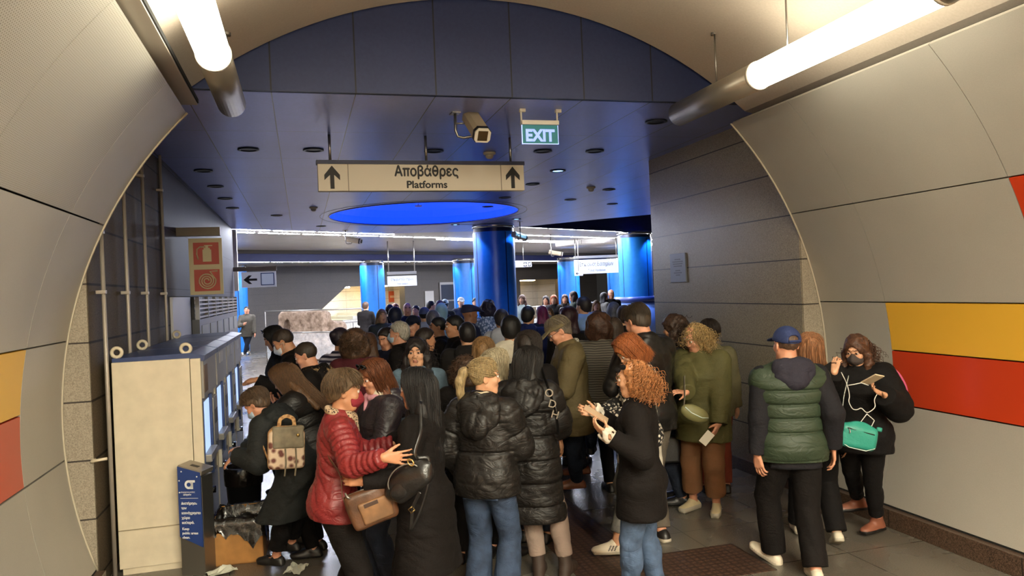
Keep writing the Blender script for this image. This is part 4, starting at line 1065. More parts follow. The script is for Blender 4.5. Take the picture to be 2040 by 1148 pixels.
def tprof(K, t, ext=1.0, z0=None, z1=None, tz=0):
    s, w = K['s'], K['w']; P = np.array(PROF_M if K['male'] else PROF_F)
    P = P * s; P[:, 1] = P[:, 1] * w + t; P[:, 2] = P[:, 2] * w + t
    if z0 is not None: P = np.vstack([[z0, P[0, 1], P[0, 2], P[0, 3]], P[P[:, 0] > z0]])
    if z1 is not None: P = P[P[:, 0] < z1]
    P[-1, 0] += tz; return P
def hand(F, K, i, vox):
    s = K['s'] * (.98 if K['male'] else .9); sd = -1 if i == 0 else 1
    d, n, W = K['hd'][i], K['hn'][i], K['wr'][i]; t = np.cross(d, n) * sd; c = K['curl'][i]; sp = K['spread'][i]
    fine = vox < .0095
    kn = []
    for j, (u, v) in enumerate(((.088, .030), (.093, .010), (.089, -.011), (.081, -.031))):
        p = W + (d * u + t * v) * s; kn.append(p); F.put(cap(W + (t * v * .55 + d * .012) * s, p, .0135 * s, .0115 * s), .012)
    if not fine:
        F.put(cap(W + d * .05 * s, W + (d * (.14 - .04 * c) + n * .06 * c) * s, .028 * s, .018 * s), .015)
        F.put(cap(W + (d * .03 + t * .03) * s, W + (d * .09 + t * .05 + n * .02) * s, .014 * s, .01 * s), .01); return
    for j, L in enumerate(((.044, .027, .020), (.049, .030, .021), (.045, .028, .020), (.035, .021, .018))):
        fan = (.16, .04, -.09, -.22)[j] * sp; a = kn[j]; ang = .12 + .25 * c; dd0 = unit(d + t * fan)
        for m, l in enumerate(L):
            dv = dd0 * math.cos(ang) + n * math.sin(ang); b = a + dv * l * s
            F.put(cap(a, b, (.0092, .0084, .0076)[m] * s, (.0084, .0076, .0068)[m] * s), .004); a = b; ang += (.55 + .2 * m) * c * (1 + .1 * j) * 1.5
    a = W + (d * .022 + t * .026 + n * .006) * s; dv = unit(d * .72 + t * .62 + n * (.25 + .3 * c))
    for m, (l, r0, r1) in enumerate(((.036, .0145, .011), (.032, .0108, .0095), (.025, .0095, .0075))):
        b = a + dv * l * s; F.put(cap(a, b, r0 * s, r1 * s), .006); a = b; dv = unit(dv + d * .25 + n * .18 * c)
SKIN = {'fair': (204, 152, 118), 'tan': (184, 130, 96), 'brown': (142, 98, 72), 'rosy': (202, 142, 112)}
def head_shapes(F, K):
    s, H, R, m = K['s'], K['head'], K['Rh'], K['male']
    q = lambda x, y, z: H + R @ np.array([x, y, z]) * s
    e = lambda c, r, k=.02, op='u', RR=R: F.put(ell(q(*c), np.array(r) * s, RR), k * s, op)
    e((0, -.014, .030), (.075, .095, .086)); e((0, .022, -.03), (.060, .064, .085), .03)
    F.put(cap(q(-.020, .052, -.096), q(.020, .052, -.096), .020 * s, .020 * s), .03 * s)                     # chin
    for x in (-1, 1):
        F.put(cap(q(x * .052, .0, -.058), q(x * .024, .048, -.095), .017 * s, .017 * s), .03 * s)            # jaw
        e((x * .040, .058, -.028), (.024, .022, .024), .02)                                                  # cheek
        F.put(cap(q(x * .012, .084, .027), q(x * .045, .068, .026), .0105 * s, .009 * s), .014 * s)          # brow ridge
    for x in (-1, 1): e((x * .031, .094, .004), (.018, .015, .011), .012, 's')                               # eye sockets
    F.put(cap(q(0, .080, .012), q(0, .097, -.029), .006 * s, .0086 * s), .012 * s)                          # nose
    for x in (-1, 1): e((x * .0105, .090, -.034), (.0072, .0085, .0066), .008)
    e((0, .0815, -.0610), (.0195, .0095, .0056), .006); e((0, .0795, -.0720), (.0165, .0095, .006), .006)       # lips
    e((0, .087, -.0672), (.021, .012, .0016), .004, 's')
    for x in (-1, 1):                                                                                        # ears
        RR = R @ rot(x * -22, 8, 0); e((x * .077, -.012, -.008), (.0085, .021, .032), .008, 'u', RR); e((x * .083, -.006, -.006), (.006, .011, .019), .005, 's', RR)
    nr = (.057 if m else .049) * s
    F.put(cap(q(0, -.022, -.075), K['neck'] + K['Rt'] @ np.array([0, 0, -.01]) * s, nr, nr * 1.15), .03 * s)
    if m: F.put(cap(q(0, .015, -.12), K['neck'] + K['Rt'] @ np.array([0, .04, .0]) * s, .012 * s, .012 * s), .03 * s)
def body(K, vox, root, skin, o):
    s, w = K['s'], K['w']
    J = np.array([K['top'], K['head']] + K['sh'] + K['el'] + K['wr'] + K['hip'] + K['knee'] + K['ank'] + [K['wr'][i] + K['hd'][i] * .2 for i in (0, 1)])
    F = Field(J.min(0) - .2 * s, J.max(0) + .2 * s, vox)
    F.put(loft(K['O'], K['Rt'], tprof(K, 0)), .03)
    for i in (0, 1):
        F.put(cap(K['neck'], K['sh'][i], .045 * s, .05 * s), .05 * s); F.put(cap(K['sh'][i], K['el'][i], .047 * s * w, .037 * s), .03 * s)
        F.put(cap(K['el'][i], K['wr'][i], .038 * s, .026 * s), .015 * s)
        F.put(cap(K['hip'][i], K['knee'][i], .084 * s * w, .054 * s), .05 * s); F.put(cap(K['knee'][i], K['ank'][i], .052 * s, .036 * s), .02 * s)
        m = K['knee'][i] * .68 + K['ank'][i] * .32; F.put(ell(m + K['footR'][i] @ np.array([0, -.02, 0]) * s, np.array([.046, .048, .1]) * s), .03 * s)
        R = K['footR'][i]; a = K['ank'][i]
        F.put(cap(a + R @ np.array([0, -.02, -.045]) * s, a + R @ np.array([0, .13, -.055]) * s, .034 * s, .026 * s), .04 * s)
        hand(F, K, i, vox)
    head_shapes(F, K)
    V, Q = F.surface(1)
    C = (V[Q].mean(1) - K['head']) @ K['Rh'] / s
    mi = np.zeros(len(Q), int)
    lips = (np.abs(C[:, 0]) < .019) & (C[:, 2] < -.0565) & (C[:, 2] > -.0775) & (C[:, 1] > .075) & (np.abs(C[:, 0]) < .022 - np.abs(C[:, 2] + .0672) * .6)
    brow = (C[:, 1] > .055) & (np.abs(C[:, 2] - (.030 - .12 * np.abs(np.abs(C[:, 0]) - .03))) < .0048) & (np.abs(C[:, 0]) > .012) & (np.abs(C[:, 0]) < .052)
    mi[lips] = 1; mi[brow] = 2
    hc = o.get('browcol', o['hair'].get('col', (40, 30, 25)) if o.get('hair') else (60, 50, 45)); hc = tuple(min(v, 120) for v in hc)
    sc = SKIN[skin]
    b = mesh_obj('body', V, Q, [mat('skin_' + skin, sc, .5, noise=.06, nscale=25), mat('lips', (164, 102, 84), .5), mat('brow', hc, .7)], root, mi)
    if o.get('eyes'):
        lid = mat('skin_' + skin, sc, .5)
        for x in (-1, 1):
            r = (.0120 if K['male'] else .0132) * s; c = K['head'] + K['Rh'] @ np.array([x * .031, .0765, .003]) * s; n1, n2 = 22, 28
            th, ph = np.meshgrid(np.linspace(.02, math.pi - .02, n1), np.linspace(0, 2 * math.pi, n2, endpoint=False), indexing='ij')
            U = np.stack([np.sin(th) * np.cos(ph), np.sin(th) * np.sin(ph), np.cos(th)], -1)          # z up, y forward
            elev = U[..., 2]; k = np.where((elev > .52) | (elev < -.5), 1.07, 1.0); Vv = (U * (r * k)[..., None]).reshape(-1, 3)
            i, j = np.meshgrid(np.arange(n1 - 1), np.arange(n2), indexing='ij'); j2 = (j + 1) % n2
            Qe = np.stack([i * n2 + j, (i + 1) * n2 + j, (i + 1) * n2 + j2, i * n2 + j2], -1).reshape(-1, 4); Cq = U.reshape(-1, 3)[Qe].mean(1); Cq /= np.linalg.norm(Cq, axis=1)[:, None]
            m_ = np.zeros(len(Qe), int); ang = np.degrees(np.arccos(np.clip(Cq[:, 1], -1, 1))); m_[ang < 36] = 1; m_[ang < 15] = 2
            m_[(Cq[:, 2] > .46) & (Cq[:, 2] < .62)] = 2; m_[(Cq[:, 2] >= .62) | (Cq[:, 2] < -.5)] = 3
            mesh_obj('eye', c + Vv @ K['Rh'].T, Qe, [mat('eye_white', (196, 184, 174), .25), mat('iris_brown', (58, 38, 26), .2), mat('lash_dark', (20, 15, 13), .5), lid], root, m_)
    return b

# --- clothes
def bbox(pts, m): P = np.array(pts); return P.min(0) - m, P.max(0) + m
def seam(per, amp):
    def f(t):
        u = np.abs((t / per) % 1.0 - .5) * per                       # distance from the middle of a chamber
        e = per * .5 - u                                             # distance from the seam
        return amp * (.45 * (1 - (u / (per * .5)) ** 2) - 1.1 * np.exp(-(e / .0085) ** 2) - .15)
    return f
def jacket(K, root, vox, m, name='jacket', t=.022, hem=-.12, quilt=None, armq=None, flare=.0, coat=None, collar=.04, sleeve=1.0, wr=(.0055, 26), ct=0.0, arm=0.0, seed=1, open_front=None, diag=None, cuff=True, sleeves=True, extra=None):
    """upper garment; quilt=(period, depth) puffs it between seams; coat=height of the hem above the floor for long coats"""
    s, O, Rt = K['s'], K['O'], K['Rt']
    pts = [K['neck']] + K['sh'] + K['el'] + K['wr'] + [O]
    if coat is not None: pts += [np.array([O[0], O[1], coat])] + K['knee']
    else: pts += [O + Rt @ np.array([0, 0, hem * s])]
    lo, hi = bbox(pts, .27 * s + t); lo[2] = (coat if coat is not None else min(p[2] for p in pts)) - .12
    F = Field(lo, hi, vox)
    md = None
    if quilt:
        qs = seam(quilt[0], quilt[1]); md = lambda x, y, z: qs(z + (diag * np.abs(x) if diag else 0))
    P = tprof(K, t, z0=hem * s); n = len(P)
    low = P[:, 0] < .16 * s
    if coat is None: P[low, 1] += flare * s * (1 - (P[low, 0] - hem * s) / (.16 - hem) / s)
    if coat is None: P[low, 2] += flare * s * .8 * (1 - (P[low, 0] - hem * s) / (.16 - hem) / s)
    if ct: P[:, 1] = np.maximum(P[:, 1], P[:, 1].max() * (1 - (1 - ct) * .0) * ct * (P[:, 0] < .44 * s)); P[:, 2] = np.maximum(P[:, 2], P[:, 2].max() * ct * (P[:, 0] < .44 * s))
    F.put(loft(O, Rt, P, md), .02)
    if coat is not None:
        c0 = O.copy(); fy = (K['ank'][0][1] + K['ank'][1][1]) / 2; fx = (K['ank'][0][0] + K['ank'][1][0]) / 2
        zs = np.linspace(coat - .02, O[2] + .05 * s, 6); k = np.linspace(1, 0, 6); st = abs(K['ank'][0][1] - K['ank'][1][1]) * .35
        bx, by = P[low, 1].max(), P[low, 2].max()
        prof = [(z - c0[2], bx * (1 - .12 * max(0, 1 - q * 4)) + flare * 1.2 * s * q, by + (flare * s + st * .5) * q, (fy - O[1]) * .6 * q - .008) for z, q in zip(zs, k)]
        F.put(loft(c0, I3, prof, md), .07)
    for i in (0, 1):
        if coat is None and hem < .06: F.put(cap(K['hip'][i], K['hip'][i] * .5 + K['knee'][i] * .5, .086 * s * K['w'] + t + .006, .074 * s * K['w'] + t + .008), .05 * s)
    if coat is None and hem < .06: F.put(ell(O + K['Rp'] @ np.array([0, -.05, -.01]) * s, np.array([.13 * K['w'] * s + t, .088 * K['w'] * s + t, .11])), .04)
    aq = armq or quilt
    for i in (0, 1):
        F.put(cap(K['neck'] + Rt @ np.array([0, 0, -.03]) * s, K['sh'][i] + Rt @ np.array([0, 0, -.01]) * s, .042 * s + t, .046 * s + t * .9), .05 * s)
        if not sleeves: continue
        am = None
        if aq:
            q2 = seam(aq[0], aq[1]); am = lambda h, L: q2(h * L)
        e, wv = K['el'][i], K['wr'][i]; wv = e + (wv - e) * sleeve
        wf = .6 + .4 * K['w']
        F.put(cap(K['sh'][i], e, (.047 * s + t + arm) * wf, .043 * s + t * .9 + arm, am), .03 * s); F.put(cap(e, wv, .042 * s + t * .9 + arm, .034 * s + t * .6 + arm * .7, am), .02)
    if collar:
        a = K['neck'] + Rt @ np.array([0, .005, .012]) * s
        F.put(loft(a, Rt @ rot(0, 14, 0), [(-.05 * s, .085 * s + t * .3, .078 * s + t * .3, 0), (collar * s, .072 * s + t * .3, .068 * s + t * .3, .004)]), .025)
    if extra: extra(F, K)
    if wr: F.wrinkle(wr[0] * .55, wr[1] * .62 / s, seed, 1.5, 5, True); F.wrinkle(wr[0] * .2, wr[1] * 1.7 / s, seed + 50, 1.3, 4, True)
    if coat is not None: F.cut((0, 0, coat), (0, 0, -1))
    else: F.cut(O + Rt @ np.array([0, 0, hem * s]), Rt @ np.array([0, 0, -1.0]))
    if sleeves:
        for i in (0, 1):                                             # clean cuffs: only near the wrist
            d = unit(K['wr'][i] - K['el'][i]); pz = K['el'][i] + (K['wr'][i] - K['el'][i]) * sleeve; fnb = rbox(pz + d * .10 * s, np.array([.09, .09, .10]) * s, basis(d), .005); F.put(fnb, .002, 's')
    if collar: # neck hole
        a = K['neck'] + Rt @ np.array([0, .008, .03]) * s; F.put(cap(a + Rt @ np.array([0, .01, .1]) * s, a, .058 * s, .05 * s), .006, 's')
    V, Q = F.surface(1)
    return mesh_obj(name, V, Q, [m], root)
def basis(d):
    u = np.array([1., 0, 0]) if abs(d[0]) < .8 else np.array([0, 1., 0]); x = unit(np.cross(u, d)); y = np.cross(d, x); return np.stack([x, y, d], 1)
def trousers(K, root, vox, m, name='trousers', t=.014, ankle=.09, ease=.0, wide=0.0, top=.12, wr=(.0055, 30), seed=3, cuffcut=True):
    s, O = K['s'], K['O']; lo, hi = bbox([O] + K['hip'] + K['knee'] + K['ank'], .2 * s); lo[2] = max(0.0, lo[2]); hi[2] = O[2] + .22 * s
    F = Field(lo, hi, vox); P = tprof(K, t, z1=top * s + .05); F.put(loft(O, K['Rt'], P), .03)
    for i in (0, 1):
        a = K['ank'][i]
        F.put(cap(K['hip'][i] + np.array([0, -.006, 0]), K['knee'][i], (.088 * s) * K['w'] + t, .058 * s + t + ease * .6), .04 * s)
        F.put(cap(K['knee'][i], a, .057 * s + t + ease * .6, .043 * s + t + ease + wide), .012 * s)
        m2 = K['knee'][i] * .65 + a * .35; F.put(ell(m2 + K['footR'][i] @ np.array([0, -.02, 0]) * s, np.array([.048 + t, .05 + t, .12]) * s), .02)
    for x in (-1,): pass
    F.put(ell(O + K['Rp'] @ np.array([0, -.05, -.01]) * s, np.array([.13 * K['w'], .085 * K['w'], .1]) * s), .03)
    if wr: F.wrinkle(wr[0] * .6, wr[1] * .7 / s, seed, 1.7, 5, True)
    for i in (0, 1):
        d = unit(K['ank'][i] - K['knee'][i]); L = np.linalg.norm(K['ank'][i] - K['knee'][i]); pz = K['ank'][i] - d * (ankle * s - .085 * s)
        F.put(rbox(pz + d * .15 * s, np.array([.12, .12, .15]) * s, basis(d), .005), .002, 's')
    F.cut(O + K['Rt'] @ np.array([0, 0, top * s]), K['Rt'] @ np.array([0, 0, 1.0]))
    V, Q = F.surface(1); return mesh_obj(name, V, Q, [m], root)
def shoes(K, root, vox, upper, sole, kind='sneaker', stripe=None, th=.028):
    s = K['s']
    for i in (0, 1):
        R, a = K['footR'][i], K['ank'][i]; g = a + R @ np.array([0, 0, -.082]) * s; q = lambda x, y, z: g + R @ np.array([x, y, z]) * s
        lo, hi = bbox([q(0, -.1, 0), q(0, .2, 0), a + np.array([0, 0, .28 if kind == 'boot' else .02]) * s, q(-.06, 0, 0), q(.06, 0, 0)], .06 * s)
        F = Field(lo, hi, min(vox, .008))
        F.put(cap(q(0, -.045, .03), q(0, .06, .03), .038 * s, .042 * s), .03 * s); F.put(ell(q(.003 * (1 if i else -1), .12, .03), np.array([.045, .078, .034]) * s, R), .03 * s)
        F.put(cap(q(0, -.03, .05), q(0, .02, .075), .036 * s, .036 * s), .02 * s); F.put(cap(q(0, .0, .075), q(0, .11, .045), .03 * s, .026 * s), .02 * s)
        F.put(rbox(q(0, .052, th / 2 - .002), np.array([.036, .128, th / 2 + .004]) * s, R, .012 * s), .012)
        F.put(ell(q(0, .10, th / 2), np.array([.049, .085, th / 2 + .006]) * s, R), .008); F.put(ell(q(0, -.035, th / 2), np.array([.041, .055, th / 2 + .006]) * s, R), .008)
        if kind == 'boot':
            top = a + unit(K['knee'][i] - a) * .20 * s; F.put(cap(a, top, .046 * s, .058 * s), .03 * s); F.cut(top, unit(K['knee'][i] - a))
        elif kind == 'ankle':
            top = a + unit(K['knee'][i] - a) * .07 * s; F.put(cap(q(0, -.01, .07), top, .047 * s, .05 * s), .03 * s); F.cut(top, unit(K['knee'][i] - a))
        elif kind == 'flat':
            F.put(cap(q(0, -.01, .085), q(0, .055, .085), .034 * s, .034 * s), .006, 's')
        F.cut(q(0, 0, 0), R @ np.array([0, 0, -1.0])); 
        V, Q = F.surface(1); C = (V[Q].mean(1) - g) @ R / s; mi = (C[:, 2] < th).astype(int); mats = [upper, sole]
        if stripe is not None:
            mats.append(stripe); u = C[:, 1] + C[:, 2] * .55
            for c0 in (.04, .062, .084): mi[(np.abs(u - c0) < .0065) & (C[:, 2] > th + .004) & (C[:, 2] < .072) & (np.abs(C[:, 0]) > .02)] = 2
        so = mesh_obj('shoe' if kind in ('sneaker', 'flat') else 'boot', V, Q, mats, root, mi)
        if kind == 'sneaker' and vox < .0095:
            mb = MB().use(sole)
            for k in range(4):
                y, z = .035 + .022 * k, .088 - .0085 * k
                mb.tube([q(-.026, y - .006, z - .012), q(-.012, y, z + .001), q(.012, y, z + .001), q(.026, y - .006, z - .012)], .0042 * s, 6)
            mb.build('laces', so)
def hood_down(K, root, vox, m, w=.15, dpt=.075, h=.13, low=.0, name='hood', fill=None, wr=(.006, 34), rim=True):
    """hood lying on the upper back behind the neck"""
    s, R = K['s'], K['Rt']; N = K['neck']; q = lambda x, y, z: N + R @ np.array([x, y, z]) * s
    lo, hi = bbox([q(0, 0, .05), q(0, -.15, -.25 - low), q(w, 0, 0), q(-w, 0, 0)], .12 * s); F = Field(lo, hi, vox)
    F.put(ell(q(0, -.075 - dpt * .30, -.045 - low), np.array([w, dpt * .75, h]) * s, R @ rot(0, 12, 0)), .02)
    F.put(cap(q(-w * .55, -.085, -.01 - low), q(w * .55, -.085, -.01 - low), .05 * s, .05 * s), .05)
    F.put(ell(q(0, -.12 - dpt * .35, -.06 - h * .55 - low), np.array([w * .55, dpt * .55, h * .5]) * s, R @ rot(0, 6, 0)), .05)
    if rim:
        for sd in (-1, 1):
            F.put(cap(q(0, -.085, .035), q(sd * .075, -.05, .03), .032 * s, .03 * s), .03); F.put(cap(q(sd * .075, -.05, .03), q(sd * .085, .03, -.01), .03 * s, .026 * s), .03)
    F.put(ell(q(0, -.02, .06), np.array([.075, .085, .075]) * s, R), .02, 's')
    F.wrinkle(wr[0], wr[1], 7, 1.0, 5, True)
    V, Q = F.surface(1); mi = None; mats = [m]
    if fill is not None:
        C = (V[Q].mean(1) - N) @ R / s; mi = ((C[:, 2] > -.005) & (C[:, 1] > -.10) & (np.linalg.norm(C - np.array([0, -.02, .06]), axis=1) < .098)).astype(int); mats.append(fill)
    return mesh_obj(name, V, Q, mats, root, mi)
def hood_up(K, root, vox, m):
    s, R, H = K['s'], K['Rh'], K['head']; q = lambda x, y, z: H + R @ np.array([x, y, z]) * s
    lo, hi = bbox([q(0, 0, 0), K['neck']], .2 * s); F = Field(lo, hi, vox)
    F.put(ell(q(0, -.03, .02), np.array([.105, .125, .135]) * s, R), .02); F.put(cap(q(0, -.04, -.03), K['neck'] + np.array([0, -.03, -.04]) * s, .09 * s, .1 * s), .04)
    F.put(ell(q(0, .105, -.02), np.array([.072, .1, .105]) * s, R), .02, 's')
    V, Q = F.surface(1); return mesh_obj('hood', V, Q, [m], root)
def scarf(K, root, vox, m, r=.032, name='scarf'):
    s, R, N = K['s'], K['Rt'], K['neck']; q = lambda x, y, z: N + R @ np.array([x, y, z]) * s
    lo, hi = bbox([q(.1, .1, .1), q(-.1, -.12, -.15)], .09); F = Field(lo, hi, vox); n = 14
    for k in range(n):
        a, b = 2 * math.pi * k / n, 2 * math.pi * (k + 1) / n; f = lambda t: q(.075 * math.cos(t), .012 + .075 * math.sin(t), .028 - .022 * math.sin(t)); F.put(cap(f(a), f(b), r * s, r * s), .015)
    F.put(cap(q(.03, .09, 0), q(.01, .115, -.08), r * s, r * .8 * s), .02); F.wrinkle(.004, 60, 3)
    V, Q = F.surface(1); return mesh_obj(name, V, Q, [m], root)
def face_mask(K, root, vox, m, strap=None):
    s, R, H = K['s'], K['Rh'], K['head']; q = lambda x, y, z: H + R @ np.array([x, y, z]) * s
    lo, hi = bbox([q(0, .05, -.06)], .12 * s); F = Field(lo, hi, min(vox, .007))
    F.put(ell(q(0, .03, -.058), np.array([.068, .078, .058]) * s, R), .01); F.put(cap(q(0, .09, -.005), q(0, .108, -.05), .012 * s, .014 * s), .03)
    F.cut(q(0, .02, 0), R @ np.array([0, -1.0, -.25])); F.cut(q(0, 0, -.002), R @ np.array([0, -.1, 1.0]))
    V, Q = F.surface(1); o = mesh_obj('face_mask', V, Q, [m], root)
    if strap is not None:
        mb = MB().use(strap)
        for x in (-1, 1):
            for z in (-.015, -.085): mb.tube([q(x * .064, .028, z), q(x * .079, .0, z * .6), q(x * .083, -.018, -.01)], .0025 * s, 6)
        mb.build('ear_loop', root)
    return o
def cap_hat(K, root, vox, m, brim=True, name='cap', yaw=0, flat=False, strap=True):
    s, H = K['s'], K['head']; R = K['Rh'] @ rot(yaw, 0, 0); q = lambda x, y, z: H + R @ np.array([x, y, z]) * s
    lo, hi = bbox([q(0, 0, .05)], .24 * s); F = Field(lo, hi, vox); z = .1 if not flat else .085
    F.put(ell(q(0, -.014, .03), np.array([.092, .112, z + .003]) * s, R), .01)
    F.cut(q(0, 0, .026), R @ np.array([0, .12, -1.0]))
    if brim:
        B = ell(q(0, .115, .034), np.array([.072, .085, .012]) * s, R @ rot(0, 14, 0)); F.put(B, .012)
    if strap: F.put(ell(q(0, -.125, .045), np.array([.042, .05, .026]) * s, R), .006, 's')
    if flat: F.put(ell(q(0, .02, .075), np.array([.1, .13, .035]) * s, R @ rot(0, 12, 0)), .02)
    V, Q = F.surface(1); o = mesh_obj(name, V, Q, [m], root)
    if strap: MB().use(m).tube([q(.05 * math.cos(t) * .9, -.118, .03 + .012 * math.sin(t) * 0) for t in np.linspace(0, math.pi, 8)], .008 * s, 8).build('cap_strap', root)
    return o
# --- hair
def hair_mat(col, curly=False, name='hair', hi=None):
    c2 = [v * .6 for v in col]
    return mat(name + ('_curly' if curly else ''), col, .55, spec=.35, noise=.5, nscale=(55 if curly else 14), col2=c2, bump=.5 if curly else .22, bscale=(70 if curly else 16), stretch=None if curly else (9, 9, 1.2))
def curls(K, rg, n, vol, low, r=.0115, th=.0026, length=.13, clear=False):
    """many helical locks; returns vertex and quad arrays"""
    s, H, R = K['s'], K['head'], K['Rh']; VV, QQ, base = [], [], 0; M = 26; S = 5
    for i in range(n):
        while True:
            d = unit(rg.normal(size=3))
            if d[2] > low and not (d[1] > .35 and d[2] < .52) and not (clear and d[1] > -.15 and d[2] < .85): break
        p = np.array([0, -.02, .03]) + d * np.array([.082, .1, .09]) * (1 + vol * rg.uniform(.2, 1)); dirv = unit(d * np.array([.3, .3, .1]) + np.array([0, 0, -1.0]) + rg.normal(0, .25, 3))
        L = length * rg.uniform(.6, 1.15); t = np.linspace(0, 1, M); bas = basis(dirv); turns = L / .052; ph = rg.uniform(0, 6.28); rr = r * rg.uniform(.7, 1.3)
        a = ph + 2 * math.pi * turns * t
        path = p + dirv * (L * t)[:, None] + bas[:, 0] * (rr * np.cos(a))[:, None] + bas[:, 1] * (rr * np.sin(a))[:, None] + d * (.008 * np.sin(t * 2.5))[:, None]
        tg = np.gradient(path, axis=0); tg /= np.linalg.norm(tg, axis=1)[:, None] + 1e-9
        u = np.cross(tg, dirv[None] + .01); u /= np.linalg.norm(u, axis=1)[:, None] + 1e-9; v = np.cross(tg, u)
        w = th * (1 - .5 * t)
        ang = 2 * math.pi * np.arange(S) / S
        ring = path[:, None] + (u[:, None] * np.cos(ang)[None, :, None] + v[:, None] * np.sin(ang)[None, :, None]) * w[:, None, None]
        VV.append(ring.reshape(-1, 3)); ii = np.arange(M - 1)[:, None] * S + np.arange(S)[None]; jj = np.arange(M - 1)[:, None] * S + (np.arange(S)[None] + 1) % S
        QQ.append(np.stack([ii, jj, jj + S, ii + S], -1).reshape(-1, 4) + base); base += M * S
    V = np.concatenate(VV); return H + (V @ R.T) * s, np.concatenate(QQ)
def strands(K, rg, n, paths, th=.0031):
    """loose locks: each follows one of the given guide paths (body space) with a small offset"""
    VV, QQ, base = [], [], 0; S = 4
    for i in range(n):
        P = np.asarray(paths[rg.integers(len(paths))], float); M = len(P); t = np.linspace(0, 1, M)
        off = rg.normal(0, .011 if th > .0025 else .0045, 3); P = P + off * np.minimum(t * 2 + .3, 1)[:, None] + np.cumsum(rg.normal(0, .0018, (M, 3)), 0)
        tg = np.gradient(P, axis=0); tg /= np.linalg.norm(tg, axis=1)[:, None] + 1e-9; u = np.cross(tg, np.array([.3, 1., .2])); u /= np.linalg.norm(u, axis=1)[:, None] + 1e-9; v = np.cross(tg, u)
        w = th * np.sin(np.pi * np.clip(t * .85 + .15, 0, 1)) + .0006; ang = 2 * math.pi * np.arange(S) / S
        ring = P[:, None] + (u[:, None] * np.cos(ang)[None, :, None] + v[:, None] * np.sin(ang)[None, :, None]) * w[:, None, None]
        VV.append(ring.reshape(-1, 3)); ii = np.arange(M - 1)[:, None] * S + np.arange(S)[None]; jj = np.arange(M - 1)[:, None] * S + (np.arange(S)[None] + 1) % S
        QQ.append(np.stack([ii, jj, jj + S, ii + S], -1).reshape(-1, 4) + base); base += M * S
    return np.concatenate(VV), np.concatenate(QQ)
def hair(K, root, vox, style='short', col=(40, 28, 20), thick=.014, L=.35, vol=.25, seed=0, curl=0, tail=None, name='hair', lift=0.0, hair_low=-.6, clear=False, clen=.13, line=0.0, parts=0, m=None, drape=None, spreadl=1.0):
    s, R, H = K['s'], K['Rh'], K['head']; Ry = K['hyaw']; rg = np.random.default_rng(seed + 11)
    q = lambda x, y, z: H + R @ np.array([x, y, z]) * s
    dr = np.zeros(3) if drape is None else np.asarray(drape, float)
    h = lambda x, y, z: H + R @ np.array([x, y, 0]) * s + np.array([0, 0, z]) * s + dr * (max(0, -z) / L) * s
    long_ = style in ('long', 'bob', 'wavy'); ext = L if long_ else .2
    lo, hi = bbox([q(0, 0, 0), q(0, -.1, 0), H - np.array([0, 0, ext * s])], .22 * s + np.abs(dr).max())
    if callable(tail): tail = tail(K)
    if tail is not None: lo, hi = np.minimum(lo, np.min(tail, 0) - .08), np.maximum(hi, np.max(tail, 0) + .08)
    F = Field(lo, hi, vox); t = thick
    curly = style in ('curly', 'afro', 'wavy')
    if style in ('curly', 'afro'):
        F.put(ell(q(0, -.024, .02 + lift), np.array([.082 + .10 * vol, .1 + .09 * vol, .092 + .07 * vol]) * s, R), .02)
        for x in (-1, 1): F.put(ell(q(x * (.06 + .05 * vol), -.03, -.06), np.array([.04 + .09 * vol, .065 + .06 * vol, .075 + .08 * vol]) * s, R), .03)
        F.put(ell(q(0, -.07, -.06), np.array([.08 + .05 * vol, .05 + .07 * vol, .08 + .09 * vol]) * s, R), .03)
    else:
        F.put(ell(q(0, -.014, .030 + lift), np.array([.075 + t, .095 + t, .086 + t]) * s, R), .01)
        if style == 'quiff': F.put(ell(q(0, .035, .095), np.array([.06, .06, .035]) * s, R), .03)
        if style in ('short', 'quiff', 'grey'): F.put(ell(q(0, -.05, -.02), np.array([.066 + t * .6, .055 + t * .6, .075]) * s, R), .03)
    if long_:
        for x in (-1, 1):
            b = .066 * spreadl
            F.put(cap(h(x * .06, -.035, .0), h(x * (b + .01), -.055, -.15), .036 * s, .042 * s), .03)
            F.put(cap(h(x * (b + .01), -.055, -.15), h(x * b, -.075, -L + .03), .042 * s, .028 * s), .03)
        F.put(cap(h(0, -.075, .0), h(0, -.085, -.16), .05 * s, .052 * s), .04); F.put(cap(h(0, -.085, -.16), h(0, -.10, -L), .052 * s, .03 * s), .04)
        if style == 'wavy':
            for x in (-1, 1): F.put(cap(h(x * .085, -.0, -.03), h(x * .10, .015, -L * .8), .034 * s, .03 * s), .03)
    # open the face and, for short cuts, the neck
    if style in ('curly', 'afro', 'wavy', 'bob'):
        F.put(ell(q(0, .10, -.035), np.array([.056 if style != 'wavy' else .05, .08, .098]) * s, R), .012, 's')
    elif style == 'long': F.put(ell(q(0, .10, -.045), np.array([.064, .09, .10]) * s, R), .012, 's')
    if style in ('short', 'quiff', 'grey', 'buzz', 'pony', 'bun'):
        n = R @ np.array([0, .69, -.72]); F.cut(q(0, .075 - line, .062), n)
        F.put(ell(q(0, .10, -.04), np.array([.072, .07, .098]) * s, R), .008, 's')
        for x in (-1, 1): F.put(ell(q(x * .085, .0, -.03), np.array([.018, .03, .045]) * s, R), .006, 's')
    F.put(ell(q(0, .012, -.05), np.array([.052, .05, .085]) * s, R), .004, 's') if style in ('curly',) and vol > .3 else None
    if tail is not None:
        for k, (a, b) in enumerate(zip(tail, tail[1:])): F.put(cap(a, b, (.022, .032, .034, .026, .018)[min(k, 4)] * s, (.032, .034, .026, .018, .010)[min(k, 4)] * s), .015)
    if style == 'bun': F.put(ell(q(0, -.11, .06), np.array([.045, .042, .042]) * s, R), .012)
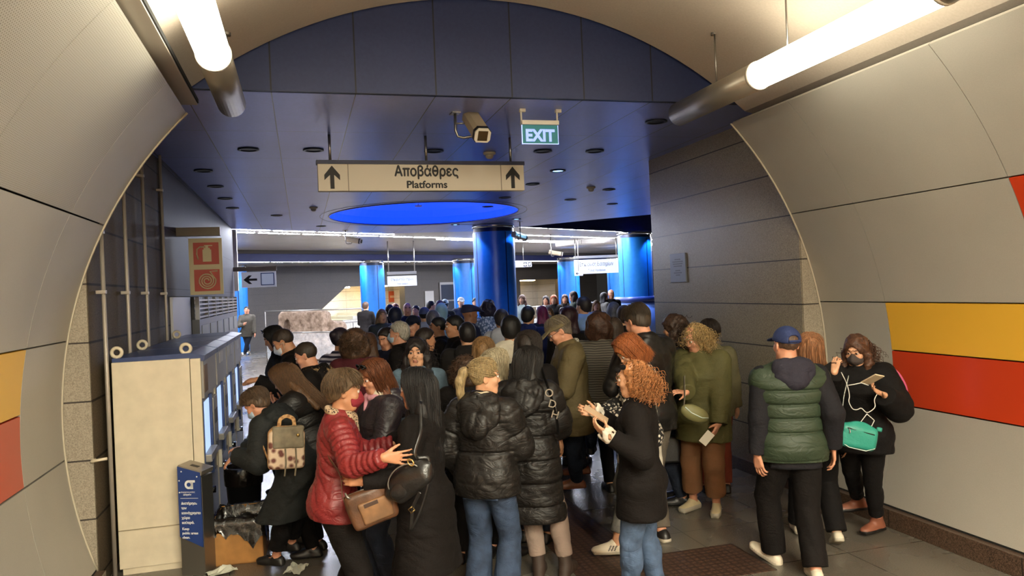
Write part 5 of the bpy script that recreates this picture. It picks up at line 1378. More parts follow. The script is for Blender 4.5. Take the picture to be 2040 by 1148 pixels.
    if curly: F.wrinkle(.010 if style != 'wavy' else .006, 95 if vox < .01 else 60, seed, .8, 6)
    elif vox < .012:
        F.wrinkle(.0022, 150, seed, .12, 5)
    V, Q = F.surface(1); mm = m or hair_mat(col, curly)
    if curl:
        cv, cq = curls(K, rg, curl, vol, hair_low, length=clen, clear=style == 'wavy' or clear); Q = np.concatenate([Q, cq + len(V)]); V = np.concatenate([V, cv])
    if parts and long_:
        G = []
        for x in np.linspace(-1, 1, 9):
            G.append([h(x * .055, -.055 - .03 * (1 - x * x), .10 - .03 * x * x), h(x * .078, -.085 - .045 * (1 - x * x), .04), h(x * .085, -.09 - .04 * (1 - x * x), -.08), h(x * .09, -.095 - .035 * (1 - x * x), -.18), h(x * .085, -.105 - .03 * (1 - x * x), -.8 * L), h(x * .075, -.115 - .02 * (1 - x * x), -1.06 * L)])
        G = [np.stack([np.interp(np.linspace(0, 5, 14), range(6), np.array(g)[:, c]) for c in range(3)], 1) for g in G]
        cv, cq = strands(K, rg, parts * 3, G, th=.0019); Q = np.concatenate([Q, cq + len(V)]); V = np.concatenate([V, cv])
    if parts and tail is not None:
        g = np.array(tail); g = np.stack([np.interp(np.linspace(0, len(g) - 1, 14), range(len(g)), g[:, c]) for c in range(3)], 1)
        cv, cq = strands(K, rg, parts * 3, [g], th=.0018); Q = np.concatenate([Q, cq + len(V)]); V = np.concatenate([V, cv])
    if vox < .0098 and style in ('short', 'quiff', 'bob', 'long', 'pony', 'bun'):
        G = []; c0 = np.array([0, -.014, .030 + lift]); rr = np.array([.075 + t, .095 + t, .086 + t]) + .0015
        for i in range(320):
            ph = rg.uniform(0, 2 * math.pi); fr = math.sin(ph)                       # +1 front, -1 back
            if style in ('short', 'quiff'):
                end = math.radians(72 + 22 * (1 - fr) * .5 + (20 if fr < -.2 else 0)) + rg.normal(0, .06); st = rg.uniform(.0, .5)
                tt = np.linspace(st, end, 10); sw = ph + (.5 if fr > 0 else .15) * (tt - st)
                P = c0 + np.stack([np.sin(tt) * np.cos(sw), np.sin(tt) * np.sin(sw), np.cos(tt)], 1) * rr
            elif style in ('pony', 'bun'):
                a0 = unit(np.array([math.cos(ph) * .95, math.sin(ph) * .9 if fr > -.3 else -.3, rg.uniform(-.25, .55) if abs(math.cos(ph)) > .4 else .45])); b0 = unit(np.array([0, -.93, .30])); w_ = np.linspace(0, .93, 10)[:, None]
                P = a0 * (1 - w_) + b0 * w_; P = c0 + P / np.linalg.norm(P, axis=1)[:, None] * rr
            else:
                sd = 1 if i % 2 else -1; yy = rg.uniform(-.9, .62); tt = np.linspace(.03, 1.75, 8); x_ = np.sin(tt) * sd; zz_ = np.cos(tt)
                P = np.stack([x_ * (rr[0] + .001) * math.sqrt(max(.1, 1 - .6 * yy * yy)), np.full(8, yy * rr[1]) - .02 * tt * max(yy, 0), .03 + zz_ * rr[2] * math.sqrt(max(.12, 1 - .75 * yy * yy))], 1)
                low_ = min(L, .16); P = np.vstack([P, [P[-1] + np.array([sd * .004, -.012, -low_ * .5]), P[-1] + np.array([0, -.022, -low_ * rg.uniform(.75, 1.05)])]])
            G.append(H + (P @ R.T) * s)
        cv, cq = strands(K, rg, 1500, G, th=.0012); Q = np.concatenate([Q, cq + len(V)]); V = np.concatenate([V, cv])
    return mesh_obj(name, V, Q, [mm], root)
def fur(K, root, pts, m, n=900, L=.035, name='fur_trim', seed=0, r=.02):
    """fluffy trim: soft core with many fine tapered tufts"""
    rg = np.random.default_rng(seed); P = np.asarray(pts, float); VV, FF = [], []
    F = Field(*bbox(P, .09), .009)
    for a, b in zip(P, P[1:]): F.put(cap(a, b, r, r), .01)
    F.wrinkle(.004, 120, 2); V, Q = F.surface(1)
    tt = rg.uniform(0, len(P) - 1.001, n); k = tt.astype(int); base = P[k] + (P[k + 1] - P[k]) * (tt - k)[:, None]
    d = rg.normal(size=(n, 3)); d /= np.linalg.norm(d, axis=1)[:, None]; a = base + d * r * .7; tip = a + d * L * rg.uniform(.5, 1, n)[:, None] + np.array([0, 0, -.012])
    u = np.cross(d, rg.normal(size=(n, 3))); u /= np.linalg.norm(u, axis=1)[:, None]; w = .0035; v = np.cross(d, u)
    T4 = np.stack([a + u * w, a - u * w, tip + v * .0006, tip - v * .0006], 1).reshape(-1, 3); q4 = np.arange(n)[:, None] * 4 + np.array([[0, 1, 2, 3]])
    q4b = q4[:, [0, 2, 1, 3]]
    # three-sided spikes as quads
    T4 = np.stack([a + u * w, a - u * w * .5 + v * w, a - u * w * .5 - v * w, tip], 1).reshape(-1, 3); b4 = np.arange(n)[:, None] * 4
    q4 = np.concatenate([b4 + np.array([[0, 1, 3, 3]]), b4 + np.array([[1, 2, 3, 3]]), b4 + np.array([[2, 0, 3, 3]])])
    tri = q4[:, :3] + len(V); V2 = np.concatenate([V, T4])
    me = bpy.data.meshes.new(name); me.from_pydata(V2.tolist(), [], Q.tolist() + tri.tolist()); me.materials.append(m)
    me.polygons.foreach_set('use_smooth', np.full(len(me.polygons), True)); ob = bpy.data.objects.new(name, me); COL.objects.link(ob); ob.parent = root; return ob

# --- the person
PEOPLE = {}
def person(key, label, px, h, o, group=None):
    """px=(x, y, depth) of the top of the head on the photograph; h = heading in degrees (0 walks away from the camera, 90 to the right, 180 towards it)"""
    P = at_depth(*px); az = math.atan2(P[0], P[1]) + math.radians(h)
    Rz = np.array([[math.cos(az), math.sin(az), 0], [-math.sin(az), math.cos(az), 0], [0, 0, 1]])      # person -> world
    K0 = skeleton(o); s = P[2] / K0['top'][2]; loc = P - Rz @ (K0['top'] * s); loc[2] = 0
    for key2 in ('la', 'ra'):
        a = o.get(key2)
        if isinstance(a, dict) and 'px' in a:                                  # wrist given in the picture at a depth
            wv = Rz.T @ (at_depth(*a['px']) - loc) / s; a = dict(a); a['w'] = wv
            for v in ('d', 'n', 'e'):
                if v in a and a[v] is not None and a.get('world', True):
                    g = a[v]; wd = _R * g[0] + _F * g[1] + _U * g[2]; a[v] = Rz.T @ wd
            o[key2] = a
    if 'fpx' in o:                                                             # feet given in the picture, on the floor
        ft = []
        for i, f in enumerate(o['fpx']):
            g = Rz.T @ (at_z(f[0], f[1], 0) - loc) / s; ft.append((g[0], g[1]) + tuple(f[2:]))
        o['feet'] = ft
    K = scaled(skeleton(o), s)
    r = thing('person', label, 'person', tuple(float(v) for v in loc), rz=-az, group=group)
    K['root'] = r; K['Rz'] = Rz; K['loc'] = loc; vox = o.get('vox', .013)
    body(K, vox, r, o.get('skin', 'fair'), o)
    for fn, kw in o.get('wear', ()): fn(K, r, vox, **kw)
    if o.get('hair'): hair(K, r, min(vox, o.get('hvox', vox)), **o['hair'])
    PEOPLE[key] = K
    if not .86 < s < 1.16: print('SCALE', key, round(s, 3), 'stature', round(s * 1.72, 2))
    K['stature'] = s * 1.72
    return K
def loc2w(K, p): return K['Rz'] @ np.asarray(p, float) + K['loc']
# ================================================================== THE CROWD
def cloth(name, col, rough=.82, bump=.25, bscale=120, noise=.08): return mat(name, col, rough, noise=noise, nscale=6, bump=.5, bscale=bscale, folds=.3, spec=.18)
def puffer(name, col, rough=.45): return mat(name, col, rough, bump=.55, bscale=30, folds=.42, spec=.4)
def denim(name, col): return mat(name, col, .85, noise=.22, nscale=9, bump=.5, bscale=260, folds=.45, spec=.2)
C_BLACK = cloth('black_wool', (17, 13, 12)); C_BLK2 = cloth('black_jersey', (14, 11, 11)); C_CHAR = cloth('charcoal_cloth', (32, 29, 28)); C_NAVY = cloth('navy_cloth', (24, 27, 44))
P_BLACK = puffer('black_puffer', (22, 18, 16), .5); P_SHINY = puffer('shiny_black_puffer', (20, 20, 21), .3)
D_BLUE = denim('blue_denim', (56, 69, 92)); D_DARK = denim('dark_denim', (38, 44, 58)); D_GREY = denim('grey_denim', (112, 112, 108)); D_LIGHT = denim('washed_denim', (82, 101, 130))
SH_W = mat('white_leather', (214, 202, 180), .5); SH_S = mat('white_sole', (176, 166, 148), .6); SH_B = mat('black_leather', (26, 23, 22), .4); SH_BR = mat('brown_leather', (112, 64, 38), .45); SH_G = mat('grey_stripe', (96, 88, 82), .45)
def pattern(name, kind):
    m, N, L, P = new_mat(name); tc = N.new('ShaderNodeTexCoord'); P.inputs['Roughness'].default_value = .8
    r = N.new('ShaderNodeValToRGB')
    if kind == 'stripes':
        sp = N.new('ShaderNodeSeparateXYZ'); L.new(tc.outputs['Object'], sp.inputs[0]); n = N.new('ShaderNodeTexNoise'); n.inputs['Scale'].default_value = 6; L.new(tc.outputs['Object'], n.inputs['Vector'])
        v = math_node(N, L, 'SINE', math_node(N, L, 'ADD', math_node(N, L, 'MULTIPLY', sp.outputs[2], 2 * math.pi / .022), math_node(N, L, 'MULTIPLY', n.outputs['Fac'], 9.0)))
        v = math_node(N, L, 'ADD', math_node(N, L, 'MULTIPLY', v, .5), .5); cols = ((.3, (52, 48, 42)), (.7, (96, 90, 80)))
    elif kind == 'sailor':
        sp = N.new('ShaderNodeSeparateXYZ'); L.new(tc.outputs['Object'], sp.inputs[0]); v = math_node(N, L, 'ADD', math_node(N, L, 'MULTIPLY', math_node(N, L, 'SINE', math_node(N, L, 'MULTIPLY', sp.outputs[2], 2 * math.pi / .045)), .5), .5); cols = ((.42, (40, 38, 62)), (.58, (206, 200, 216)))
    else:
        vt = N.new('ShaderNodeTexVoronoi'); L.new(tc.outputs['Object'], vt.inputs['Vector'])
        sc, cols = {'floral': (34, ((.36, (214, 204, 188)), (.46, (24, 21, 20)))), 'leopard': (75, ((.3, (46, 32, 24)), (.5, (176, 150, 122)))), 'camo': (26, ((.3, (196, 206, 222)), (.55, (92, 110, 140)))), 'check': (60, ((.4, (40, 38, 38)), (.55, (170, 164, 150)))), 'cork': (40, ((.3, (150, 108, 70)), (.6, (206, 164, 114)))), 'print': (20, ((.25, (96, 52, 44)), (.5, (206, 182, 156))))}[kind]
        vt.inputs['Scale'].default_value = sc; v = vt.outputs['Distance']
    e = r.color_ramp.elements; e[0].position, e[0].color = cols[0][0], srgb(cols[0][1]); e[1].position, e[1].color = cols[1][0], srgb(cols[1][1])
    L.new(v, r.inputs['Fac']); L.new(r.outputs['Color'], P.inputs['Base Color']); return m
def sunglasses_up(K, root, vox):
    s, R, H = K['s'], K['Rh'], K['head']; q = lambda x, y, z: H + R @ np.array([x, y, z]) * s
    mb = MB().use(mat('dark_lens', (14, 14, 16), .12))
    for x in (-1, 1):
        F = [q(x * (.033 + .026 * math.cos(t)), .072 + .012 * math.sin(t), .105 + .02 * math.sin(t)) for t in np.linspace(0, 2 * math.pi, 14, endpoint=False)]
        mb.tube(F, .006 * s, 6, closed=True); mb.tube([q(x * .033, .07, .104), q(x * .033, .074, .108)], .022 * s, 12)
        mb.tube([q(x * .06, .066, .105), q(x * .088, .0, .065), q(x * .09, -.04, .035)], .003 * s, 6)
    mb.tube([q(-.01, .08, .108), q(.01, .08, .108)], .003 * s, 6); mb.build('sunglasses', root)
def glasses(K, root, vox):
    s, R, H = K['s'], K['Rh'], K['head']; q = lambda x, y, z: H + R @ np.array([x, y, z]) * s; mb = MB().use(mat('dark_frame', (30, 26, 24), .3))
    for x in (-1, 1):
        mb.tube([q(x * (.032 + .024 * math.cos(t)), .099, .002 + .018 * math.sin(t)) for t in np.linspace(0, 2 * math.pi, 14, endpoint=False)], .0022 * s, 5, closed=True); mb.tube([q(x * .056, .099, .006), q(x * .08, -.005, .008)], .002 * s, 5)
    mb.tube([q(-.008, .1, .004), q(.008, .1, .004)], .002 * s, 5).build('glasses', root)
def fur_hood(K, root, vox, m):
    s, R, N = K['s'], K['Rt'], K['neck']; q = lambda x, y, z: N + R @ np.array([x, y, z]) * s
    fur(K, root, [q(.06, .09, -.04), q(.11, .04, .0), q(.12, -.05, .02), q(.07, -.13, .01), q(0, -.15, -.01), q(-.07, -.13, .01), q(-.12, -.05, .02), q(-.11, .04, .0), q(-.06, .09, -.04)], m, r=.026 * s, L=.05)
def pocket(K, root, vox, m, i=1):
    s, O, R = K['s'], K['O'], K['Rp']; x = (.075 if i else -.075); F = Field(O - .25, O + .25, .008); c = O + R @ np.array([x, -.135, -.05]) * s
    F.put(rbox(c, np.array([.055, .012, .065]) * s, R @ rot(0, -6, 0), .008), .0); V, Q = F.surface(1); mesh_obj('pocket', V, Q, [m], root)
def J(m, **k): return (jacket, dict(m=m, **k))
def TR(m, **k): return (trousers, dict(m=m, **k))
def SHOE(u, s=None, **k): return (shoes, dict(upper=u, sole=s or u, **k))
FG = dict(vox=.0068, eyes=True)
def fg(key, label, px, h, **o): q = dict(FG); q.update(o); return person(key, label, px, h, q)

# ---------------------------------------------------------------- foreground
M_redq = mat('red_quilted', (118, 32, 34), .45, bump=.6, bscale=40, folds=.5)
fg('red', 'woman in red quilted jacket and leopard scarf reaching out to hug the black coat', (686, 738, 4.55), 84, lean=6, hy=2, hp=4, w=1.04, skin='tan',
   ra=dict(px=(764, 912, 4.08), e=(-.5, -.3, -1), d=(1, .1, -.06), n=(.1, 1, 0), curl=.12, spread=1.25), la=dict(px=(786, 884, 4.75), e=(-.2, .6, -1), d=(1, .2, 0), n=(0, -1, 0)),
   wear=[J(M_redq, quilt=(.075, .007), armq=(.04, .0065), diag=.9, hem=-.085, t=.022, arm=.004, wr=(.007, 30), seed=4), TR(C_BLACK, ease=.01), SHOE(SH_B), (scarf, dict(m=pattern('leopard_print', 'leopard'), r=.024)), (face_mask, dict(m=cloth('dark_red_mask', (134, 44, 54))))],
   hair=dict(style='short', col=(98, 76, 52), thick=.024, line=.012, hairtop=.02) if False else dict(style='short', col=(98, 76, 52), thick=.024, line=.012, seed=2))
fg('black_coat', 'woman with long black hair in a black wool coat, her arm round the red jacket', (828, 733, 4.5), 296, hy=-12, hp=4, w=1.0, skin='tan',
   la=dict(px=(724, 960, 4.2), e=(.4, -.4, -1), d=(-.9, .15, .12), n=(-.1, 1, -.2), curl=.45, spread=.5), ra=dict(px=(742, 900, 4.9), e=(.2, .8, -1), d=(-1, 0, 0), n=(0, -1, 0)),
   wear=[J(C_BLACK, name='coat', coat=.47, flare=.055, t=.02, arm=.004, wr=(.009, 20), seed=9), TR(C_BLK2), SHOE(SH_B, kind='boot')], hair=dict(style='long', col=(26, 23, 24), L=.43, parts=260, seed=5, thick=.016))
fg('auburn', 'auburn haired woman with sunglasses on her head, cream lined hood and pink scarf', (737, 717, 5.3), 248, hy=-8, hp=16, skin='rosy', la='hold', ra='hold',
   wear=[J(puffer('plum_black_jacket', (38, 32, 38), .38), hem=-.1, t=.03, arm=.01, seed=12), (hood_down, dict(m=puffer('plum_black_jacket', (38, 32, 38), .38), fill=cloth('cream_fleece', (216, 202, 178)), w=.15, dpt=.07, h=.10)), (scarf, dict(m=cloth('pink_scarf', (196, 140, 152)), r=.026)), TR(D_DARK), SHOE(SH_B), (sunglasses_up, {})],
   hair=dict(style='bob', col=(116, 66, 38), L=.17, thick=.018, seed=3))
tailf = lambda K: [K['head'] + K['Rh'] @ np.array(p) * K['s'] for p in ((0, -.105, .055), (.0, -.15, .045), (-.0, -.175, -.02), (-.005, -.175, -.10), (-.01, -.155, -.17))]
def hair_tie(K, root, vox):
    q = lambda x, y, z: K['head'] + K['Rh'] @ np.array([x, y, z]) * K['s']; MB().use(C_BLK2).tube([q(.026 * math.cos(t), -.122, .052 + .026 * math.sin(t)) for t in np.linspace(0, 2 * math.pi, 16, endpoint=False)], .008 * K['s'], 6, closed=True).build('hair_tie', root)
    MB().use(C_BLK2).tube([q(.083, .01, .05), q(.088, .0, .03), q(.086, -.014, .012), q(.089, -.004, .03), q(.085, .012, .052)], .0022 * K['s'], 5).build('hair_clip', root)
fg('ponytail', 'woman with a blonde ponytail in a short black puffer jacket and blue jeans', (962, 714, 4.95), 22, hy=58, w=1.03, skin='fair', la='pocket', ra='hold',
   wear=[J(P_BLACK, quilt=(.19, .012), armq=(.15, .010), hem=-.10, t=.036, arm=.012, ct=.92, collar=.06, wr=(.011, 24), seed=5), (hood_down, dict(m=P_BLACK, w=.15, dpt=.07, h=.14, low=.02, wr=(.008, 26))), (scarf, dict(m=cloth('cream_knit', (202, 188, 164)), r=.022)), TR(D_BLUE, wide=.03, ease=.008), (pocket, dict(m=D_BLUE)), (pocket, dict(m=D_BLUE, i=0)), SHOE(SH_B), (hair_tie, {})],
   hair=dict(style='pony', col=(170, 146, 104), thick=.011, tail=tailf, parts=110, seed=8))
fg('long_puffer', 'dark haired woman in a long black quilted coat, taupe trousers and dark boots', (1056, 690, 5.5), 14, hy=32, hp=12, skin='tan', la='hold', ra='hold', fpx=((1075, 1146, -6), (1128, 1146, 8)),
   wear=[J(P_BLACK, name='coat', quilt=(.165, .012), armq=(.14, .010), coat=.43, flare=.03, t=.042, arm=.014, ct=.93, collar=.05, wr=(.010, 22), seed=6), (hood_down, dict(m=P_BLACK, w=.155, dpt=.07, h=.12, low=.02)), TR(cloth('taupe_cloth', (150, 130, 118)), ankle=.15), SHOE(mat('dark_brown_suede', (50, 36, 28), .7), kind='ankle')],
   hair=dict(style='long', col=(32, 27, 25), L=.23, parts=120, seed=6))
fg('capman', 'older man in a flat olive cap and olive parka looking down', (1098, 633, 6.9), 262, hp=30, lean=3, sex='m', w=1.0, skin='rosy', la='phone', ra='phone', fpx=((1150, 995, 0), (1165, 975, 0)),
   wear=[J(cloth('olive_parka', (92, 80, 54), .7), hem=-.2, t=.034, arm=.012, flare=.02, wr=(.011, 26), seed=7), (scarf, dict(m=pattern('check_shirt', 'check'), r=.02, name='shirt_collar')), (cap_hat, dict(m=cloth('olive_cap', (112, 100, 74)), flat=False, strap=False)), (glasses, {}), TR(D_DARK), SHOE(SH_BR)], hair=dict(style='short', col=(120, 108, 94), thick=.008))
def hair_bow(K, root, vox):
    q = lambda x, y, z: K['head'] + K['Rh'] @ np.array([x, y, z]) * K['s']; F = Field(q(-.12, .04, .09) - .1, q(-.12, .04, .09) + .1, .006)
    for a in (-.02, .02): F.put(ell(q(-.108, .052 + a, .085 - a * .4), np.array([.014, .022, .02]) * K['s'], K['Rh']), .006)
    V, Q = F.surface(1); mesh_obj('hair_clip', V, Q, [C_BLK2], root)
def cuff(K, root, vox, m, i):
    d = unit(K['wr'][i] - K['el'][i]); a = K['wr'][i] - d * .03; F = Field(a - .12, a + .12, .007); F.put(cap(a, a + d * .055, .042, .05)).put(cap(a + d * .03, a + d * .12, .034, .042), .002, 's'); F.wrinkle(.005, 110, 3); V, Q = F.surface(1); mesh_obj('cuff', V, Q, [m], root)
LACE = cloth('white_lace', (206, 196, 180), bump=.8, bscale=90)
fg('red_curls', 'woman with ginger curly hair in a black blazer and blue jeans, holding a card', (1256, 716, 4.8), 280, hp=6, hy=-4, w=1.06, skin='fair',
   la=dict(px=(1214, 868, 4.55), e=(.6, -.5, -1), d=(-.75, .1, .5), n=(.3, .4, .6), curl=.75), ra=dict(px=(1190, 822, 5.0), e=(.2, .6, -1), d=(-.95, .1, .15), n=(.2, -.9, .3), curl=.8), fpx=((1258, 1205, -4), (1310, 1190, 10)),
   wear=[J(C_BLACK, name='blazer', hem=-.23, t=.024, flare=.035, arm=.008, sleeve=.9, collar=.02, seed=8, wr=(.006, 20)), (scarf, dict(m=LACE, r=.016, name='blouse_collar')), (cuff, dict(m=LACE, i=0)), (cuff, dict(m=LACE, i=1)), TR(D_LIGHT, wr=(.008, 34)), SHOE(mat('brown_boot', (104, 58, 34), .5), kind='boot'), (hair_bow, {})],
   hair=dict(style='curly', col=(192, 128, 78), vol=.03, curl=850, seed=4, clen=.17, clear=True))
fg('floral', 'red haired woman in a black and white floral top and white striped sneakers', (1236, 672, 5.95), 250, hp=36, hy=-6, skin='fair', la='hold', ra='hold', fpx=((1228, 1106, 15), (1268, 1086, 10)),
   wear=[J(pattern('floral_blouse', 'floral'), name='blouse', hem=-.08, t=.024, seed=2), J(LACE, name='tunic', hem=-.3, t=.014, sleeves=False, flare=.03, collar=.0), TR(D_GREY, ankle=.17), SHOE(SH_W, SH_S, stripe=SH_G)], hair=dict(style='bob', col=(186, 108, 60), L=.15, thick=.022, seed=9))
M_leather = mat('black_leather_jacket', (24, 22, 21), .32, bump=.3, bscale=22)
fg('leather', 'tall man in a black leather sleeved jacket and grey trousers, head bent', (1258, 608, 6.4), 318, hp=26, lean=4, sex='m', w=1.03, skin='rosy', la='phone', ra='phone', fpx=((1288, 1066, -5), (1318, 1076, 8)),
   wear=[J(M_leather, hem=-.13, t=.03, arm=.01, seed=10, wr=(.008, 24)), TR(cloth('grey_trousers', (92, 84, 74)), ease=.012), SHOE(SH_B, SH_S)], hair=dict(style='quiff', col=(66, 54, 42), thick=.012, seed=3))
fg('dark_curls', 'woman with dark wavy hair in a shiny black puffer, seen in profile', (1342, 626, 7.2), 276, skin='tan', hp=4, la='hold', ra='hold', wear=[J(P_SHINY, quilt=(.09, .012), hem=-.12, t=.04, arm=.015, seed=5), TR(D_DARK), SHOE(SH_B)], hair=dict(style='wavy', col=(64, 44, 32), L=.2, thick=.02, seed=6, curl=220, vol=.02, clen=.18, hair_low=-.8), vox=.0085)
M_oliv = cloth('olive_jacket', (84, 80, 48), .65)
fg('blonde_curls', 'woman with blonde curly hair over her face, olive jacket and brown trousers', (1376, 646, 6.65), 205, hp=22, hy=22, w=1.1, skin='rosy', fpx=((1428, 1022, -18), (1382, 1014, 12)),
   ra=dict(px=(1368, 786, 6.3), e=(-.5, -.2, -1), d=(-.75, -.2, .15), n=(.2, .3, -.8), curl=.8), la=dict(px=(1432, 858, 6.45), e=(.8, .5, -.3), d=(-.5, -.3, -.7), n=(-.6, .5, .2), curl=.3),
   wear=[J(M_oliv, hem=-.22, t=.036, arm=.018, flare=.04, wr=(.009, 22), seed=3), TR(cloth('brown_trousers', (128, 90, 62)), ease=.03, ankle=.2), SHOE(mat('cream_canvas', (206, 188, 148), .7), SH_S, th=.045)], hair=dict(style='curly', col=(184, 152, 100), vol=.03, curl=650, seed=7, clen=.15))
fg('strap', 'person in an olive top with a black strap, half hidden by the blonde curls', (1413, 637, 7.5), 350, w=1.08, wear=[J(cloth('olive_grey_top', (94, 88, 64)), hem=-.14, t=.03, seed=8), TR(cloth('brick_skirt', (128, 62, 48))), SHOE(SH_B)], hair=dict(style='short', col=(44, 32, 26), thick=.02), vox=.0095, eyes=False)
M_vest = puffer('green_vest', (42, 54, 38), .55); M_drk = cloth('dark_sweatshirt', (28, 27, 31))
fg('vest', 'man walking away in a navy cap, green quilted vest and white sneakers', (1566, 650, 5.4), 342, hy=-12, sex='m', w=1.13, skin='rosy', eyes=False, fpx=((1543, 1122, -38, .0, -20), (1626, 1156, 4, .0, 0)),
   la=dict(px=(1508, 910, 5.35), e=(-.3, -1, 0), d=(.12, .0, -1), n=(.8, .5, 0), curl=.45), ra=dict(px=(1660, 890, 5.3), e=(.15, -1, 0), d=(.05, .1, -1), n=(-.9, .2, 0), curl=.4),
   wear=[J(M_drk, name='sweatshirt', hem=-.16, t=.02, arm=.012, seed=4), J(M_vest, name='vest', quilt=(.098, .012), hem=-.11, t=.05, ct=.9, sleeves=False, collar=.05, wr=(.003, 22)), (hood_down, dict(m=cloth('slate_hood', (44, 42, 52)), w=.14, dpt=.075, h=.095, low=-.03)), TR(C_BLACK, ease=.024, wr=(.008, 20)), SHOE(SH_W, SH_S), (cap_hat, dict(m=cloth('navy_cap', (44, 54, 92), .7)))], hair=dict(style='buzz', col=(96, 72, 56), thick=.003))
fg('beside', 'woman with long light brown hair walking beside the green vest', (1613, 663, 5.95), 348, eyes=False, fpx=((1590, 1062, 0), (1668, 1088, 0, .03, 24)), wear=[J(C_BLK2, hem=-.14, t=.02), TR(C_BLK2, ease=.02), SHOE(SH_W, SH_S)], hair=dict(style='long', col=(158, 106, 68), L=.3, parts=80, seed=2), vox=.0085)
fg('phone', 'woman leaning on the curved wall with phone and earphones, teal bag on her hip', (1703, 668, 5.85), 192, lean=-3, hp=14, hy=8, w=1.1, skin='fair', fpx=((1748, 1064, 28), (1714, 1040, 44)),
   ra=dict(px=(1662, 742, 5.6), e=(-.8, -.2, -.7), d=(.3, .25, .9), n=(.6, .6, -.2), curl=.9, spread=.2), la=dict(px=(1762, 788, 5.5), e=(.8, .2, -1), d=(-.85, -.15, .45), n=(-.3, -.4, .85), curl=.55),
   wear=[J(C_BLK2, name='sweatshirt', hem=-.14, t=.04, arm=.026, collar=.03, flare=.02, seed=6, wr=(.009, 20)), TR(C_BLK2, ankle=.16, t=.01), SHOE(mat('tan_brown_shoe', (128, 76, 56), .5), SH_B, kind='ankle'), (face_mask, dict(m=cloth('charcoal_mask', (66, 60, 58))))], hair=dict(style='wavy', col=(88, 56, 38), L=.3, thick=.02, curl=300, vol=.03, seed=8, hair_low=-.8, clen=.2))

def hood_lining(K, px, d, m):
    c = K['Rz'].T @ (at_depth(px[0], px[1], d) - K['loc']); F = Field(c - .25, c + .25, .008); A_ = K['Rz'].T @ np.stack([_R, _F, _U], 1)
    F.put(ell(c, (.085, .05, .06), A_ @ rot(0, 0, 25)), .0).put(ell(c + A_ @ np.array([-.06, 0, -.05]), (.035, .04, .08), A_ @ rot(0, 0, -20)), .03); F.wrinkle(.008, 30, 2, 1, 4, True); V, Q = F.surface(1); mesh_obj('hood_lining', V, Q, [m], K['root'])
hood_lining(PEOPLE['auburn'], (766, 790), 5.30, cloth('cream_fleece', (216, 202, 178)))
# ---------------------------------------------------------------- at the ticket machines
M_coat = cloth('bottle_black_coat', (34, 36, 36), .7)
fg('backpack', 'person in a long black hooded coat bent over the ticket machine, small backpack on', (494, 780, 5.75), 303, lean=34, hp=26, hy=-4, w=1.0, skin='rosy', eyes=False, fpx=((548, 1138, 4), (578, 1114, -4)),
   la=dict(px=(470, 908, 5.6), e=(.3, -.4, -1), d=(-.8, .1, -.55), n=(.2, .3, -.8), curl=.3), ra=dict(px=(488, 896, 6.0), e=(.2, .5, -1), d=(-.8, .1, .1), n=(.1, .2, -1), curl=.6),
   wear=[J(M_coat, name='coat', coat=.46, flare=.05, t=.036, arm=.014, wr=(.008, 22), seed=3), (hood_down, dict(m=M_coat, w=.17, dpt=.09, h=.10)), TR(C_BLK2, ankle=.17, wide=.015), SHOE(SH_B, kind='flat'), (face_mask, dict(m=cloth('pale_blue_mask', (176, 194, 214))))], hair=dict(style='short', col=(92, 72, 54), thick=.022, seed=5))
fg('brown_hair', 'woman with very long brown hair and black puffer bending toward the machines', (552, 730, 6.2), 286, lean=18, hp=24, skin='fair', eyes=False, la='reach', ra='hold', wear=[J(P_BLACK, quilt=(.1, .012), hem=-.12, t=.045, arm=.015), TR(C_BLK2), SHOE(SH_B)], hair=dict(style='long', col=(100, 70, 44), L=.36, parts=160, seed=9, thick=.026, spreadl=1.45, drape=(.02, -.26, .05)), vox=.0085)
fg('fade', 'young man with faded haircut and fur trimmed dark parka looking down left', (600, 681, 6.75), 284, hp=20, sex='m', skin='rosy', eyes=True, la='phone', ra='phone', fpx=((600, 1100, 0), (618, 1080, 6)), wear=[J(C_BLACK, hem=-.2, t=.04, arm=.014), (hood_down, dict(m=C_BLACK, w=.15)), (fur_hood, dict(m=mat('brown_fur', (122, 98, 66), .8, noise=.5, nscale=60))), TR(cloth('khaki_trousers', (74, 68, 50)), ease=.016), SHOE(SH_B)], hair=dict(style='buzz', col=(52, 42, 34), thick=.006), vox=.0085)
fg('masked', 'man in a face mask leaning over, dark jacket, one arm at the machine', (552, 656, 7.5), 282, hp=24, lean=12, sex='m', skin='tan', eyes=False, la=dict(px=(512, 757, 7.1), e=(.2, -.4, -1), d=(-.95, 0, -.1), n=(0, .2, -1), curl=.4), wear=[J(C_BLACK, hem=-.14, t=.04), (hood_down, dict(m=C_BLACK)), (face_mask, dict(m=cloth('white_mask', (206, 208, 214)), strap=SH_W)), TR(C_BLK2), SHOE(SH_B)], hair=dict(style='buzz', col=(58, 46, 38), thick=.006), vox=.0095)
fg('dark_shades', 'woman with dark hair and sunglasses pushed up, beside the masked man', (538, 650, 8.0), 268, hp=20, skin='tan', eyes=False, wear=[J(C_CHAR, hem=-.12, t=.03), TR(C_BLK2), SHOE(SH_B), (sunglasses_up, {})], hair=dict(style='long', col=(30, 26, 26), L=.28, seed=3), vox=.0095)
